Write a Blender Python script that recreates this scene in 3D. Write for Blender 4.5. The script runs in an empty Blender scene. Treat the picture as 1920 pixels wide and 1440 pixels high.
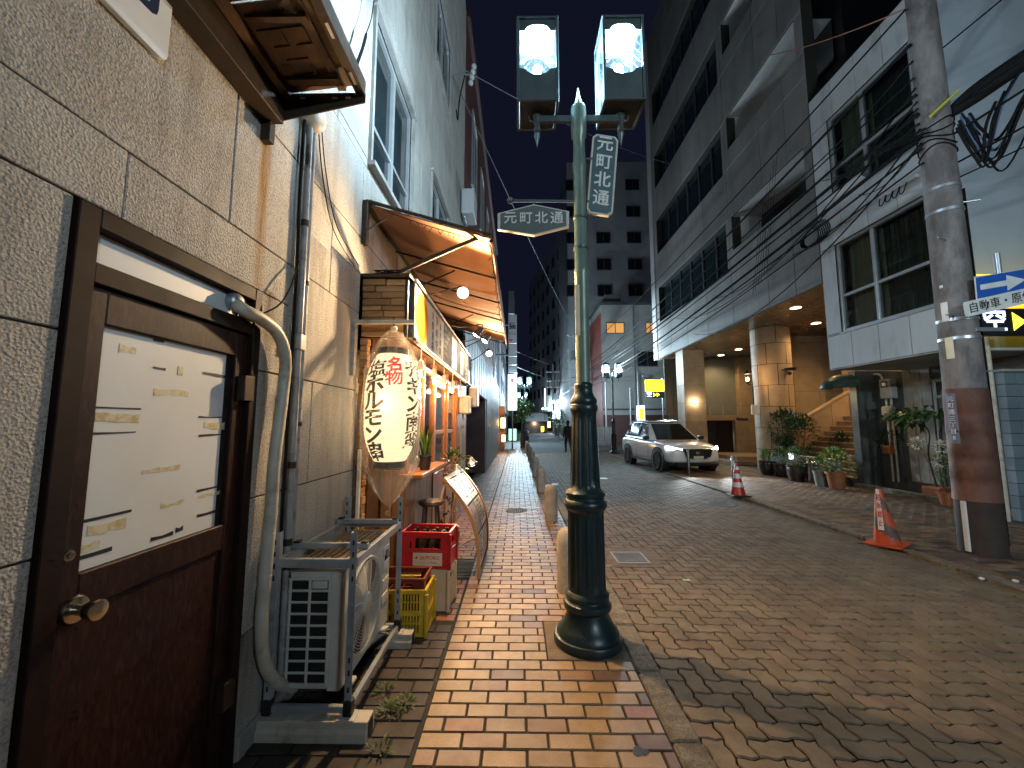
import bpy, bmesh, math, random
from mathutils import Vector, Matrix
R = math.radians
rnd = random.Random(7)
sc = bpy.context.scene
col = sc.collection

# ------------------------------------------------------------------ camera
F, CAMH, PITCH, YAW = 745.0, 1.55, math.atan(75/745), math.atan(10/745)
cd = bpy.data.cameras.new('camera'); cam = bpy.data.objects.new('camera', cd); col.objects.link(cam)
cd.sensor_width = 36; cd.lens = 36*F/1920; cd.clip_start = 0.05; cd.clip_end = 2000
cam.location = (0, 0, CAMH); cam.rotation_euler = (R(90)+PITCH, 0, YAW)
sc.camera = cam
# ------------------------------------------------------------------ night sky
w = bpy.data.worlds.new('World'); sc.world = w; w.use_nodes = True
wn = w.node_tree.nodes; wl = w.node_tree.links
sky = wn.new('ShaderNodeTexSky'); sky.sky_type = 'NISHITA'; sky.sun_disc = False
sky.sun_elevation = R(-4); sky.sun_rotation = R(200); sky.altitude = 0
bg = wn['Background']; 
mixc = wn.new('ShaderNodeMix'); mixc.data_type = 'RGBA'; mixc.blend_type = 'MULTIPLY'
mixc.inputs['Factor'].default_value = 0.0
gl = wn.new('ShaderNodeRGB'); gl.outputs[0].default_value = (0.0026, 0.0031, 0.0080, 1)   # city glow on the night haze
addn = wn.new('ShaderNodeMix'); addn.data_type = 'RGBA'; addn.blend_type = 'ADD'; addn.inputs['Factor'].default_value = 1
sk2 = wn.new('ShaderNodeVectorMath'); sk2.operation = 'SCALE'; sk2.inputs['Scale'].default_value = 0.004
wl.new(sky.outputs[0], sk2.inputs[0]); wl.new(sk2.outputs[0], addn.inputs['A']); wl.new(gl.outputs[0], addn.inputs['B'])
wl.new(addn.outputs['Result'], bg.inputs['Color']); bg.inputs['Strength'].default_value = 1.0
# ------------------------------------------------------------------ exposure
vs = sc.view_settings; vs.view_transform = 'Standard'; vs.look = 'None'; vs.exposure = 0.9; vs.gamma = 1.0
vs.use_curve_mapping = False
cy = sc.cycles
cy.use_denoising = True; cy.denoiser = 'OPENIMAGEDENOISE'
cy.max_bounces = 6; cy.diffuse_bounces = 3; cy.glossy_bounces = 3; cy.transmission_bounces = 4; cy.transparent_max_bounces = 12
cy.caustics_reflective = False; cy.caustics_refractive = False
cy.sample_clamp_indirect = 4.0; cy.sample_clamp_direct = 0
cy.use_light_tree = True; cy.use_adaptive_sampling = True; cy.adaptive_threshold = .02; cy.adaptive_min_samples = 12

# ------------------------------------------------------------------ pixel -> place helpers
_fw = Vector((-math.sin(YAW)*math.cos(PITCH), math.cos(YAW)*math.cos(PITCH), math.sin(PITCH)))
_rt = Vector((math.cos(YAW), math.sin(YAW), 0)); _up = _rt.cross(_fw)
_C = Vector((0, 0, CAMH))
def ray(x, y): return _fw + _rt*((x-960)/F) + _up*((720-y)/F)
def G(x, y, z=0.0): d = ray(x, y); return _C + d*((z-CAMH)/d.z)
def PX(x, y, v): d = ray(x, y); return _C + d*(v/d.x)
def PY(x, y, v): d = ray(x, y); return _C + d*(v/d.y)

# ------------------------------------------------------------------ materials
MATS = {}
def mat(name, c, c2=None, rough=.6, metal=0, scale=6, bump=0, bscale=60, emit=None, es=0, rand=0, coat=0, spec=None,
        stretch=(1, 1, 1), contrast=(.35, .65), speck=None, speckscale=250, speckamt=.35, alpha=None, bdist=.004, dirt=None, dirtscale=1.3):
    m = bpy.data.materials.new(name); m.use_nodes = True; MATS[name] = m
    nt = m.node_tree; N = nt.nodes; L = nt.links; b = N['Principled BSDF']
    def RGB(c): return (c[0], c[1], c[2], 1)
    b.inputs['Base Color'].default_value = RGB(c); b.inputs['Roughness'].default_value = rough; b.inputs['Metallic'].default_value = metal
    if coat: b.inputs['Coat Weight'].default_value = coat; b.inputs['Coat Roughness'].default_value = .1
    if spec is not None: b.inputs['Specular IOR Level'].default_value = spec
    geo = N.new('ShaderNodeNewGeometry'); mp = N.new('ShaderNodeVectorMath'); mp.operation = 'MULTIPLY'
    mp.inputs[1].default_value = stretch; L.new(geo.outputs['Position'], mp.inputs[0])
    def noise(s, det=5, r=.6):
        n = N.new('ShaderNodeTexNoise'); n.inputs['Scale'].default_value = s; n.inputs['Detail'].default_value = det
        n.inputs['Roughness'].default_value = r; L.new(mp.outputs[0], n.inputs['Vector']); return n
    def ramp(src, lo, hi):
        r = N.new('ShaderNodeMapRange'); r.inputs['From Min'].default_value = lo; r.inputs['From Max'].default_value = hi
        L.new(src, r.inputs['Value']); return r.outputs[0]
    def mix(a, bb, f, mode='MIX'):
        x = N.new('ShaderNodeMix'); x.data_type = 'RGBA'; x.blend_type = mode
        for s, v in (('A', a), ('B', bb)):
            if isinstance(v, tuple): x.inputs[s].default_value = v
            else: L.new(v, x.inputs[s])
        if isinstance(f, float): x.inputs['Factor'].default_value = f
        else: L.new(f, x.inputs['Factor'])
        return x.outputs['Result']
    cur = None
    if c2 is None: c2 = tuple(v*.82 for v in c)
    n1 = noise(scale); cur = mix(RGB(c), RGB(c2), ramp(n1.outputs['Fac'], *contrast))
    if speck:
        n2 = noise(speckscale, 2); sp = ramp(n2.outputs['Fac'], .5, .62)
        mm = N.new('ShaderNodeMath'); mm.operation = 'MULTIPLY'; mm.inputs[1].default_value = speckamt; L.new(sp, mm.inputs[0])
        cur = mix(cur, RGB(speck), mm.outputs[0])
    if dirt:
        n3 = noise(dirtscale, 6, .65); dd = ramp(n3.outputs['Fac'], .52, .72)
        cur = mix(cur, RGB(dirt), dd)
    if rand:
        oi = N.new('ShaderNodeObjectInfo'); mr = N.new('ShaderNodeMapRange'); mr.inputs['To Min'].default_value = 1-rand; mr.inputs['To Max'].default_value = 1+rand
        L.new(oi.outputs['Random'], mr.inputs['Value'])
        vm = N.new('ShaderNodeVectorMath'); vm.operation = 'SCALE'; L.new(cur, vm.inputs[0]); L.new(mr.outputs[0], vm.inputs['Scale']); cur = vm.outputs[0]
    L.new(cur, b.inputs['Base Color'])
    rr = N.new('ShaderNodeMapRange'); rr.inputs['To Min'].default_value = max(0.02, rough*.8); rr.inputs['To Max'].default_value = min(1, rough*1.2)
    L.new(n1.outputs['Fac'], rr.inputs['Value']); L.new(rr.outputs[0], b.inputs['Roughness'])
    if bump:
        nb = noise(bscale, 4); bp = N.new('ShaderNodeBump'); bp.inputs['Strength'].default_value = bump; bp.inputs['Distance'].default_value = bdist
        L.new(nb.outputs['Fac'], bp.inputs['Height']); L.new(bp.outputs[0], b.inputs['Normal'])
    if emit:
        b.inputs['Emission Color'].default_value = RGB(emit); b.inputs['Emission Strength'].default_value = es
    return m
def emat(name, c, s):
    m = bpy.data.materials.new(name); m.use_nodes = True; MATS[name] = m
    b = m.node_tree.nodes['Principled BSDF']; b.inputs['Base Color'].default_value = (c[0], c[1], c[2], 1); b.inputs['Roughness'].default_value = .4
    b.inputs['Emission Color'].default_value = (c[0], c[1], c[2], 1); b.inputs['Emission Strength'].default_value = s
    return m
def glowmat(name, c, s):
    """clear glowing envelope of a bulb"""
    m = bpy.data.materials.new(name); m.use_nodes = True; MATS[name] = m
    nt = m.node_tree; N = nt.nodes; L = nt.links; N.remove(N['Principled BSDF']); out = N['Material Output']
    t = N.new('ShaderNodeBsdfTransparent'); e = N.new('ShaderNodeEmission'); e.inputs[0].default_value = (*c, 1); e.inputs[1].default_value = s
    a = N.new('ShaderNodeAddShader'); L.new(t.outputs[0], a.inputs[0]); L.new(e.outputs[0], a.inputs[1]); L.new(a.outputs[0], out.inputs['Surface']); return m
def glassmat(name, tint, transp, rough=.05, diff=None, bump=0, bscale=30):
    """thin sheet: part clear, part reflecting (and part milky when diff is given)"""
    m = bpy.data.materials.new(name); m.use_nodes = True; MATS[name] = m
    nt = m.node_tree; N = nt.nodes; L = nt.links; N.remove(N['Principled BSDF']); out = N['Material Output']
    t = N.new('ShaderNodeBsdfTransparent'); t.inputs[0].default_value = (*tint, 1)
    g = N.new('ShaderNodeBsdfGlossy'); g.inputs['Roughness'].default_value = rough; g.inputs[0].default_value = (.9, .9, .9, 1)
    lw_ = N.new('ShaderNodeLayerWeight'); lw_.inputs['Blend'].default_value = .5
    pw = N.new('ShaderNodeMath'); pw.operation = 'POWER'; pw.inputs[1].default_value = 4.5; L.new(lw_.outputs['Facing'], pw.inputs[0])
    fr = N.new('ShaderNodeMath'); fr.operation = 'MULTIPLY_ADD'; fr.inputs[1].default_value = .85; fr.inputs[2].default_value = .045; L.new(pw.outputs[0], fr.inputs[0])
    if bump:
        nb = N.new('ShaderNodeTexNoise'); nb.inputs['Scale'].default_value = bscale; nb.inputs['Detail'].default_value = 3
        ge = N.new('ShaderNodeNewGeometry'); vm = N.new('ShaderNodeVectorMath'); vm.operation = 'MULTIPLY'; vm.inputs[1].default_value = (1, 1, .25)
        L.new(ge.outputs['Position'], vm.inputs[0]); L.new(vm.outputs[0], nb.inputs['Vector'])
        bp = N.new('ShaderNodeBump'); bp.inputs['Strength'].default_value = bump; bp.inputs['Distance'].default_value = .02
        L.new(nb.outputs['Fac'], bp.inputs['Height']); L.new(bp.outputs[0], g.inputs['Normal']); L.new(bp.outputs[0], lw_.inputs['Normal'])
    base = t.outputs[0]
    if diff:
        d = N.new('ShaderNodeBsdfTranslucent'); d.inputs[0].default_value = (*diff, 1)
        d2 = N.new('ShaderNodeBsdfDiffuse'); d2.inputs[0].default_value = (*diff, 1)
        mx0 = N.new('ShaderNodeMixShader'); L.new(d.outputs[0], mx0.inputs[1]); L.new(d2.outputs[0], mx0.inputs[2])
        mx = N.new('ShaderNodeMixShader'); mx.inputs[0].default_value = 1-transp; L.new(t.outputs[0], mx.inputs[1]); L.new(mx0.outputs[0], mx.inputs[2]); base = mx.outputs[0]
    fin = N.new('ShaderNodeMixShader'); L.new(fr.outputs[0], fin.inputs[0]); L.new(base, fin.inputs[1]); L.new(g.outputs[0], fin.inputs[2])
    L.new(fin.outputs[0], out.inputs['Surface'])
    return m

# ------------------------------------------------------------------ mesh builder
class MB:
    def __init__(s): s.v = []; s.f = []; s.m = []; s.cm = 0; s.sm = []; s.csm = False
    def add(s, vs_, fs):
        o = len(s.v); s.v += [Vector(p) for p in vs_]
        for f in fs: s.f.append([i+o for i in f]); s.m.append(s.cm); s.sm.append(s.csm)
        return s
    def box(s, a, b, M=None):
        (x0, y0, z0), (x1, y1, z1) = a, b
        x0, x1 = min(x0, x1), max(x0, x1); y0, y1 = min(y0, y1), max(y0, y1); z0, z1 = min(z0, z1), max(z0, z1)
        P = [Vector(p) for p in ((x0,y0,z0),(x1,y0,z0),(x1,y1,z0),(x0,y1,z0),(x0,y0,z1),(x1,y0,z1),(x1,y1,z1),(x0,y1,z1))]
        if M: P = [M @ p for p in P]
        return s.add(P, [(0,3,2,1),(4,5,6,7),(0,1,5,4),(1,2,6,5),(2,3,7,6),(3,0,4,7)])
    def cbox(s, a, b, c=.004, M=None):
        """chamfered box"""
        lo = [min(a[i], b[i]) for i in range(3)]; hi = [max(a[i], b[i]) for i in range(3)]
        c = min(c, *[(hi[i]-lo[i])*.45 for i in range(3)])
        P = []; idx = {}
        for sx in (0, 1):
            for sy in (0, 1):
                for sz in (0, 1):
                    for ax in range(3):
                        p = [(lo, hi)[q][i] for i, q in enumerate((sx, sy, sz))]
                        for i, q in enumerate((sx, sy, sz)):
                            if i != ax: p[i] += c if q == 0 else -c
                        idx[(sx, sy, sz, ax)] = len(P); P.append(Vector(p))
        fs = []
        for ax in range(3):
            o = [i for i in range(3) if i != ax]
            for q in (0, 1):
                loop = []
                for (u, v_) in ((0,0),(1,0),(1,1),(0,1)):
                    k = [0, 0, 0]; k[ax] = q; k[o[0]] = u; k[o[1]] = v_; loop.append(idx[(*k, ax)])
                fs.append(loop)
        for ax in range(3):
            o = [i for i in range(3) if i != ax]
            for u in (0, 1):
                for v_ in (0, 1):
                    k0 = [0, 0, 0]; k1 = [0, 0, 0]; k0[ax] = 0; k1[ax] = 1
                    for k in (k0, k1): k[o[0]] = u; k[o[1]] = v_
                    fs.append([idx[(*k0, o[0])], idx[(*k1, o[0])], idx[(*k1, o[1])], idx[(*k0, o[1])]])
        for sx in (0, 1):
            for sy in (0, 1):
                for sz in (0, 1): fs.append([idx[(sx, sy, sz, a_)] for a_ in range(3)])
        ctr = Vector([(lo[i]+hi[i])/2 for i in range(3)])
        out = []
        for f in fs:
            n = (P[f[1]]-P[f[0]]).cross(P[f[2]]-P[f[0]]); fc = sum((P[i] for i in f), Vector())/len(f)
            out.append(f if n.dot(fc-ctr) > 0 else f[::-1])
        if M: P = [M @ p for p in P]
        return s.add(P, out)
    def cyl(s, p0, p1, r0, r1=None, n=12, caps=True):
        r1 = r0 if r1 is None else r1
        p0 = Vector(p0); p1 = Vector(p1); d = (p1-p0).normalized()
        a = d.orthogonal().normalized(); b = d.cross(a)
        vs_ = [p + (a*math.cos(2*math.pi*i/n)+b*math.sin(2*math.pi*i/n))*r for p, r in ((p0, r0), (p1, r1)) for i in range(n)]
        fs = [(i, (i+1) % n, n+(i+1) % n, n+i) for i in range(n)]
        k = s.csm; s.csm = True; s.add(vs_, fs); s.csm = k
        if caps: s.add(vs_, [tuple(range(n))[::-1], tuple(range(n, 2*n))])
        return s
    def tube(s, pts, r, n=8, caps=True):
        pts = [Vector(p) for p in pts]; rs = r if isinstance(r, (list, tuple)) else [r]*len(pts)
        vs_ = []; prev = None
        for i, p in enumerate(pts):
            d = (pts[min(i+1, len(pts)-1)]-pts[max(i-1, 0)]).normalized()
            if prev is None: a = d.orthogonal().normalized()
            else:
                a = prev - d*prev.dot(d); a = a.normalized() if a.length > 1e-6 else d.orthogonal().normalized()
            prev = a; b = d.cross(a)
            vs_ += [p + (a*math.cos(2*math.pi*j/n)+b*math.sin(2*math.pi*j/n))*rs[i] for j in range(n)]
        fs = [(i*n+j, i*n+(j+1) % n, (i+1)*n+(j+1) % n, (i+1)*n+j) for i in range(len(pts)-1) for j in range(n)]
        k = s.csm; s.csm = True; s.add(vs_, fs); s.csm = k
        if caps: s.add(vs_, [tuple(range(n))[::-1], tuple(range((len(pts)-1)*n, len(pts)*n))])
        return s
    def lathe(s, prof, c=(0, 0, 0), n=20, rfun=None, a0=0, a1=2*math.pi):
        """prof: list of (r, z)"""
        c = Vector(c); full = abs(a1-a0-2*math.pi) < 1e-6; m = n if full else n+1
        vs_ = []
        for r, z in prof:
            for i in range(m):
                t = a0+(a1-a0)*i/n; rr = r*(rfun(t, z) if rfun else 1)
                vs_.append(c+Vector((rr*math.cos(t), rr*math.sin(t), z)))
        fs = [(k*m+i, k*m+(i+1) % m, (k+1)*m+(i+1) % m, (k+1)*m+i) for k in range(len(prof)-1) for i in range(n)]
        k = s.csm; s.csm = True; s.add(vs_, fs); s.csm = k
        return s
    def prism(s, pts, ext, flip=False):
        """pts: planar 3d polygon, ext: extrusion vector"""
        pts = [Vector(p) for p in pts]; e = Vector(ext); n = len(pts)
        nn = Vector()
        for i in range(n): nn += pts[i].cross(pts[(i+1) % n])
        if nn.dot(e) > 0: pts = pts[::-1]
        return s.add(pts+[p+e for p in pts], [tuple(range(n)), tuple(range(n, 2*n))[::-1]]+[(i, n+i, n+(i+1) % n, (i+1) % n) for i in range(n)])
    def sphere(s, c, r, n=12, m=8, sc_=(1, 1, 1)):
        pr = [(max(1e-4, math.sin(math.pi*k/m))*r, -math.cos(math.pi*k/m)*r) for k in range(m+1)]
        o = len(s.v); s.lathe(pr, (0, 0, 0), n)
        for i in range(o, len(s.v)): p = s.v[i]; s.v[i] = Vector((p.x*sc_[0], p.y*sc_[1], p.z*sc_[2]))+Vector(c)
        return s
    def xf(s, M): s.v = [M @ p for p in s.v]; return s
    def merge(s, o): return s._m(o)
    def _m(s, o):
        k = len(s.v); s.v += o.v
        for f, m, q in zip(o.f, o.m, o.sm): s.f.append([i+k for i in f]); s.m.append(m); s.sm.append(q)
        return s
    def build(s, name, mats, parent=None, bevel=0):
        return mesh_obj(name, s.v, s.f, mats, parent, s.m, s.sm, bevel)
ORG = {}
def org(o): return ORG.get(o.name, Vector())
def mesh_obj(name, v, f, mats, parent=None, mi=None, sm=None, bevel=0):
    if not isinstance(mats, (list, tuple)): mats = [mats]
    if parent is None:
        xs = [p.x for p in v]; ys = [p.y for p in v]; zs = [p.z for p in v]
        o0 = Vector(((min(xs)+max(xs))/2, (min(ys)+max(ys))/2, min(zs)))
    else: o0 = org(parent)
    me = bpy.data.meshes.new(name); me.from_pydata([p-o0 for p in v], [], f)
    for m in mats: me.materials.append(MATS[m] if isinstance(m, str) else m)
    if mi: me.polygons.foreach_set('material_index', mi)
    if sm: me.polygons.foreach_set('use_smooth', sm)
    me.update()
    if sm and any(sm): me.set_sharp_from_angle(angle=R(42))
    o = bpy.data.objects.new(name, me); col.objects.link(o); ORG[o.name] = o0
    if parent is None: o.location = o0
    else: o.parent = parent
    if bevel:
        bm = o.modifiers.new('edge', 'BEVEL'); bm.width = bevel; bm.segments = 2; bm.limit_method = 'ANGLE'; bm.angle_limit = R(40)
    return o
def tag(o, label, cat, group=None, kind=None):
    if label: o['label'] = label
    if cat: o['category'] = cat
    if group: o['group'] = group
    if kind: o['kind'] = kind
    return o
def thing(name, loc, label, cat, group=None):
    o = bpy.data.objects.new(name, None); col.objects.link(o); o.location = loc; o.empty_display_size = .1
    ORG[o.name] = Vector(loc); return tag(o, label, cat, group)
def struct(o): o['kind'] = 'structure'; return o
def copy_tree(o, parent=None):
    c = o.copy(); col.objects.link(c); c.parent = parent; ORG[c.name] = org(o)
    for ch in list(o.children): copy_tree(ch, c)
    return c
def light(name, kind, loc, power, color, parent=None, size=.04, target=None, angle=60, blend=.6):
    l = bpy.data.lights.new(name, kind); l.energy = power; l.color = color; l.shadow_soft_size = size
    if kind == 'SPOT': l.spot_size = R(angle); l.spot_blend = blend
    o = bpy.data.objects.new(name, l); col.objects.link(o)
    loc = Vector(loc)
    if target is not None: o.rotation_euler = (Vector(target)-loc).to_track_quat('-Z', 'Y').to_euler()
    if parent: o.parent = parent; loc = loc-org(parent)
    o.location = loc
    return o
# ------------------------------------------------------------------ lettering
_tc = {}
def glyphs(body, size=1.0, bold=0.0, ext=0.0, line=1.0, align='CENTER'):
    key = (body, bold, ext/size, line, align)
    if key not in _tc:
        cu = bpy.data.curves.new('t', 'FONT'); cu.body = body; cu.size = 1; cu.offset = bold; cu.extrude = ext/size; cu.space_line = line
        cu.align_x = align; cu.align_y = 'CENTER'; cu.resolution_u = 2
        ob = bpy.data.objects.new('t', cu); ev = ob; me = ob.to_mesh()
        vs_ = [v.co.copy() for v in me.vertices]; fs = [tuple(p.vertices) for p in me.polygons]
        ev.to_mesh_clear(); bpy.data.objects.remove(ob); bpy.data.curves.remove(cu)
        _tc[key] = (vs_, fs)
    vs_, fs = _tc[key]
    return [v*size for v in vs_], fs
def text(name, body, size, origin, right, up, mats, parent, bold=.0, ext=.002, line=1.0, align='CENTER', fit=None, fn=None):
    vs_, fs = glyphs(body, size, bold, ext, line, align)
    if not vs_: return None
    r = Vector(right).normalized(); u = Vector(up).normalized(); n = r.cross(u); o = Vector(origin)
    if fit:
        xs = [v.x for v in vs_]; ys = [v.y for v in vs_]
        cx, cy_ = (min(xs)+max(xs))/2, (min(ys)+max(ys))/2; fx = fit[0]/(max(xs)-min(xs)); fy = fit[1]/(max(ys)-min(ys))
        vs_ = [Vector(((v.x-cx)*fx, (v.y-cy_)*fy, v.z)) for v in vs_]
    if fn: P = [fn(v) for v in vs_]
    else: P = [o+r*v.x+u*v.y+n*v.z for v in vs_]
    return mesh_obj(name, P, [list(f) for f in fs], mats, parent)
def rects_minus(r, holes, eps=.012):
    """axis rect (a0,b0,a1,b1) minus holes -> list of rects"""
    out = [r]
    for (c0, d0, c1, d1) in holes:
        nx = []
        for (a0, b0, a1, b1) in out:
            if c1 <= a0 or c0 >= a1 or d1 <= b0 or d0 >= b1: nx.append((a0, b0, a1, b1)); continue
            if d0 > b0: nx.append((a0, b0, a1, d0))
            if d1 < b1: nx.append((a0, d1, a1, b1))
            m0, m1 = max(b0, d0), min(b1, d1)
            if c0 > a0: nx.append((a0, m0, c0, m1))
            if c1 < a1: nx.append((c1, m0, a1, m1))
        out = nx
    return [q for q in out if q[2]-q[0] > eps and q[3]-q[1] > eps]
def sag(p0, p1, s, n=14):
    p0 = Vector(p0); p1 = Vector(p1)
    return [p0.lerp(p1, t/n)-Vector((0, 0, s*4*(t/n)*(1-t/n))) for t in range(n+1)]
def smooth_path(pts, k=5):
    P = [Vector(p) for p in pts]; out = []
    for i in range(len(P)-1):
        a = P[max(i-1, 0)]; b = P[i]; c = P[i+1]; d = P[min(i+2, len(P)-1)]
        for t in range(k):
            u = t/k
            out.append(.5*((2*b)+(c-a)*u+(2*a-5*b+4*c-d)*u*u+(3*b-a-3*c+d)*u**3))
    return out+[P[-1]]
def leafset(rng, pts_dirs, L, W, mb, droop=.2, fold=.12):
    """pointed leaf blades: list of (pos, dir)"""
    for p, d in pts_dirs:
        d = d.normalized(); sd = d.cross(Vector((0, 0, 1)));
        if sd.length < .05: sd = Vector((1, 0, 0))
        sd.normalize(); up = sd.cross(d); l = L*rng.uniform(.7, 1.2); wd = W*rng.uniform(.8, 1.15)
        a = p; b = p+d*l*.45+sd*wd/2+up*fold*wd; c = p+d*l*.45-sd*wd/2+up*fold*wd; m = p+d*l*.5; e = p+d*l-Vector((0, 0, l*droop))
        mb.add([a, b, m, c, e], [(0, 1, 2), (0, 2, 3), (1, 4, 2), (2, 4, 3)])
# ================================================================== MATERIALS
mat('asphalt', (.045,.045,.046), (.03,.03,.031), rough=.8, bump=.5, bscale=120, speck=(.12,.12,.12), speckscale=300, speckamt=.3)
mat('joint', (.012,.010,.008), (.02,.017,.012), rough=.95)
mat('moss_joint', (.010,.010,.007), (.018,.022,.009), rough=.95)
for k, (nm, c, c2) in enumerate((('buff', (.33,.225,.125), (.27,.175,.092)), ('pink', (.25,.145,.092), (.20,.11,.07)),
                                 ('umber', (.15,.085,.065), (.115,.065,.05)), ('rust', (.25,.105,.05), (.2,.08,.04)))):
    mat('brick_'+nm, c, c2, rough=.5, scale=9, bump=.6, bscale=200, bdist=.002, rand=.2, speck=(.10,.062,.038), speckscale=330, speckamt=.5, dirt=tuple(v*.62 for v in c), dirtscale=7)
mat('dark_paver', (.055,.040,.033), (.034,.025,.021), rough=.75, scale=6, bump=.6, bscale=140, bdist=.003, rand=.25, speck=(.10,.08,.065), speckscale=320, speckamt=.25)
mat('road_paver', (.20,.152,.098), (.135,.102,.066), rough=.82, scale=4, bump=.7, bscale=170, bdist=.003, rand=.13, speck=(.07,.055,.042), speckscale=380, speckamt=.5, dirt=(.085,.07,.052), dirtscale=2.2)
mat('road_paver_pink', (.20,.138,.095), (.14,.094,.064), rough=.82, scale=4, bump=.7, bscale=170, bdist=.003, rand=.13, speck=(.07,.055,.042), speckscale=380, speckamt=.5, dirt=(.09,.067,.05), dirtscale=2.2)
for nm, c in (('a', (.15,.088,.052)), ('b', (.085,.05,.035)), ('c', (.20,.13,.078)), ('d', (.062,.04,.03))):
    mat('walk_'+nm, c, tuple(v*.75 for v in c), rough=.6, scale=6, bump=.5, bscale=200, bdist=.002, rand=.15, speck=(.05,.035,.025), speckscale=300, dirt=tuple(v*.55 for v in c), dirtscale=1.6)
mat('kerb_stone', (.24,.21,.165), (.15,.13,.10), rough=.95, scale=16, contrast=(.4,.6), bump=1, bscale=70, bdist=.012, speck=(.05,.045,.04), speckscale=140, speckamt=.6, rand=.1, dirt=(.08,.07,.055), dirtscale=3)
mat('slab', (.17,.13,.095), (.12,.09,.066), rough=.85, scale=9, bump=.8, bscale=160, speck=(.06,.05,.04))
mat('concrete', (.33,.32,.30), (.24,.23,.215), rough=.8, scale=3, bump=.4, bscale=90, dirt=(.16,.15,.14))
mat('iron', (.05,.05,.05), (.035,.035,.035), rough=.6, metal=.6)
mat('cover_iron', (.13,.13,.13), (.09,.09,.09), rough=.75, metal=.3)
mat('galv', (.42,.44,.46), (.33,.35,.37), rough=.4, metal=.7)
mat('white_paint', (.75,.75,.73), (.6,.6,.58), rough=.6)
mat('black', (.015,.015,.016), (.01,.01,.01), rough=.5)
mat('cable', (.008,.008,.009), (.012,.012,.012), rough=.85, spec=.12)
mat('weed', (.075,.11,.03), (.05,.08,.02), rough=.6)
mat('leaf_dark', (.035,.075,.026), (.02,.05,.018), rough=.4, rand=.2)
mat('leaf_mid', (.07,.15,.035), (.05,.11,.026), rough=.4, rand=.2)
mat('leaf_light', (.14,.25,.05), (.09,.18,.035), rough=.4)
mat('bark', (.10,.07,.045), (.06,.045,.03), rough=.9, bump=.8, bscale=60)

# ================================================================== GROUND
def sheet(name, x0, x1, y0, y1, z, m, parent=None):
    b = MB(); b.add([(x0,y0,z),(x1,y0,z),(x1,y1,z),(x0,y1,z)], [(0,1,2,3)]); return b.build(name, m, parent)
struct(sheet('ground', -300, 300, -120, 400, -.10, 'asphalt'))
KI, KO, RK, RKO, RW = .752, .905, 4.77, 4.92, 8.35      # kerb inner / outer, right kerb, right pavement edge
RZ = -.035                                                # carriageway level
road = struct(sheet('road', KO-.02, RK+.02, -14, 22.6, RZ-.014, 'joint'))
struct(sheet('road_far', KO-.02, RK+.02, 22.6, 150, RZ-.004, 'asphalt'))

# interlocking wavy pavers laid in herringbone
U = .1155
def warp(x, y): return Vector((x + .0088*math.sin(2*math.pi*y/U+.6), y + .0088*math.sin(2*math.pi*x/U+.6), 0))
def paver_mesh(wd, hd):
    def outline(ins):
        x0, y0, x1, y1 = ins, ins, wd*U-ins, hd*U-ins; nx, ny = (6, 3) if wd > hd else (3, 6); P = []
        for i in range(nx): P.append((x0+(x1-x0)*i/nx, y0))
        for i in range(ny): P.append((x1, y0+(y1-y0)*i/ny))
        for i in range(nx): P.append((x1-(x1-x0)*i/nx, y1))
        for i in range(ny): P.append((x0, y1-(y1-y0)*i/ny))
        return [warp(*p) for p in P]
    a = outline(.0105); b = outline(.0052); n = len(a)
    v = [p.copy() for p in a]+[p-Vector((0, 0, .008)) for p in b]
    return v, [list(range(n))]+[[i, n+i, n+(i+1) % n, (i+1) % n] for i in range(n)]
pvH, pvV = paver_mesh(2, 1), paver_mesh(1, 2)
cells = []
i0, i1, j0, j1 = int(KO/U)-1, int(RK/U)+2, int(-1.0/U), int(22.5/U)
for i in range(i0, i1):
    for j in range(j0, j1):
        d = (i-j) % 4
        if d == 0: cells.append((i, j, 0))
        elif d == 3: cells.append((i, j, 1))
def paver_in(c):
    i, j, k = c; x0, x1 = i*U, (i+(2 if k == 0 else 1))*U
    cx, cy_ = (x0+x1)/2, (j+.5+.5*(k == 1))*U
    if cx < KO-.05 or cx > RK+.05: return False
    if 1.19 < cx < 1.51 and 4.74 < cy_ < 5.18: return False     # drain grate surround
    return True
cells = [c for c in cells if paver_in(c)]
cells.sort(key=lambda c: abs((c[1]+.5)*U-2.0)+.12*abs((c[0])*U-2.2) + (100 if (c[1]*U < 1.55 or (c[0]*U-0.1) > 1.32*(c[1]*U)) else 0))
meshes = {}
for k, (v, f) in enumerate((pvH, pvV)):
    for mm in ('road_paver', 'road_paver_pink'):
        me = bpy.data.meshes.new('paver'); me.from_pydata(v, [], f); me.materials.append(MATS[mm]); meshes[(k, mm)] = me
rest = MB()
for n, (i, j, k) in enumerate(cells):
    dx = 0
    mm = 'road_paver' if rnd.random() < .8 else 'road_paver_pink'
    z = RZ+rnd.uniform(-.002, .002)
    if n < 300:
        o = bpy.data.objects.new('paver', meshes[(k, mm)]); col.objects.link(o); o.parent = road
        o.location = Vector((i*U, j*U, z))-org(road); o.rotation_euler = (R(rnd.uniform(-.35, .35)), R(rnd.uniform(-.35, .35)), 0)
    else:
        v, f = (pvH, pvV)[k]; rest.cm = 0 if mm == 'road_paver' else 1
        T = Vector((i*U, j*U, z)); rest.add([p+T for p in v], f)
o = rest.build('paver_field', ['road_paver', 'road_paver_pink'], road); o['kind'] = 'stuff'

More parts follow.
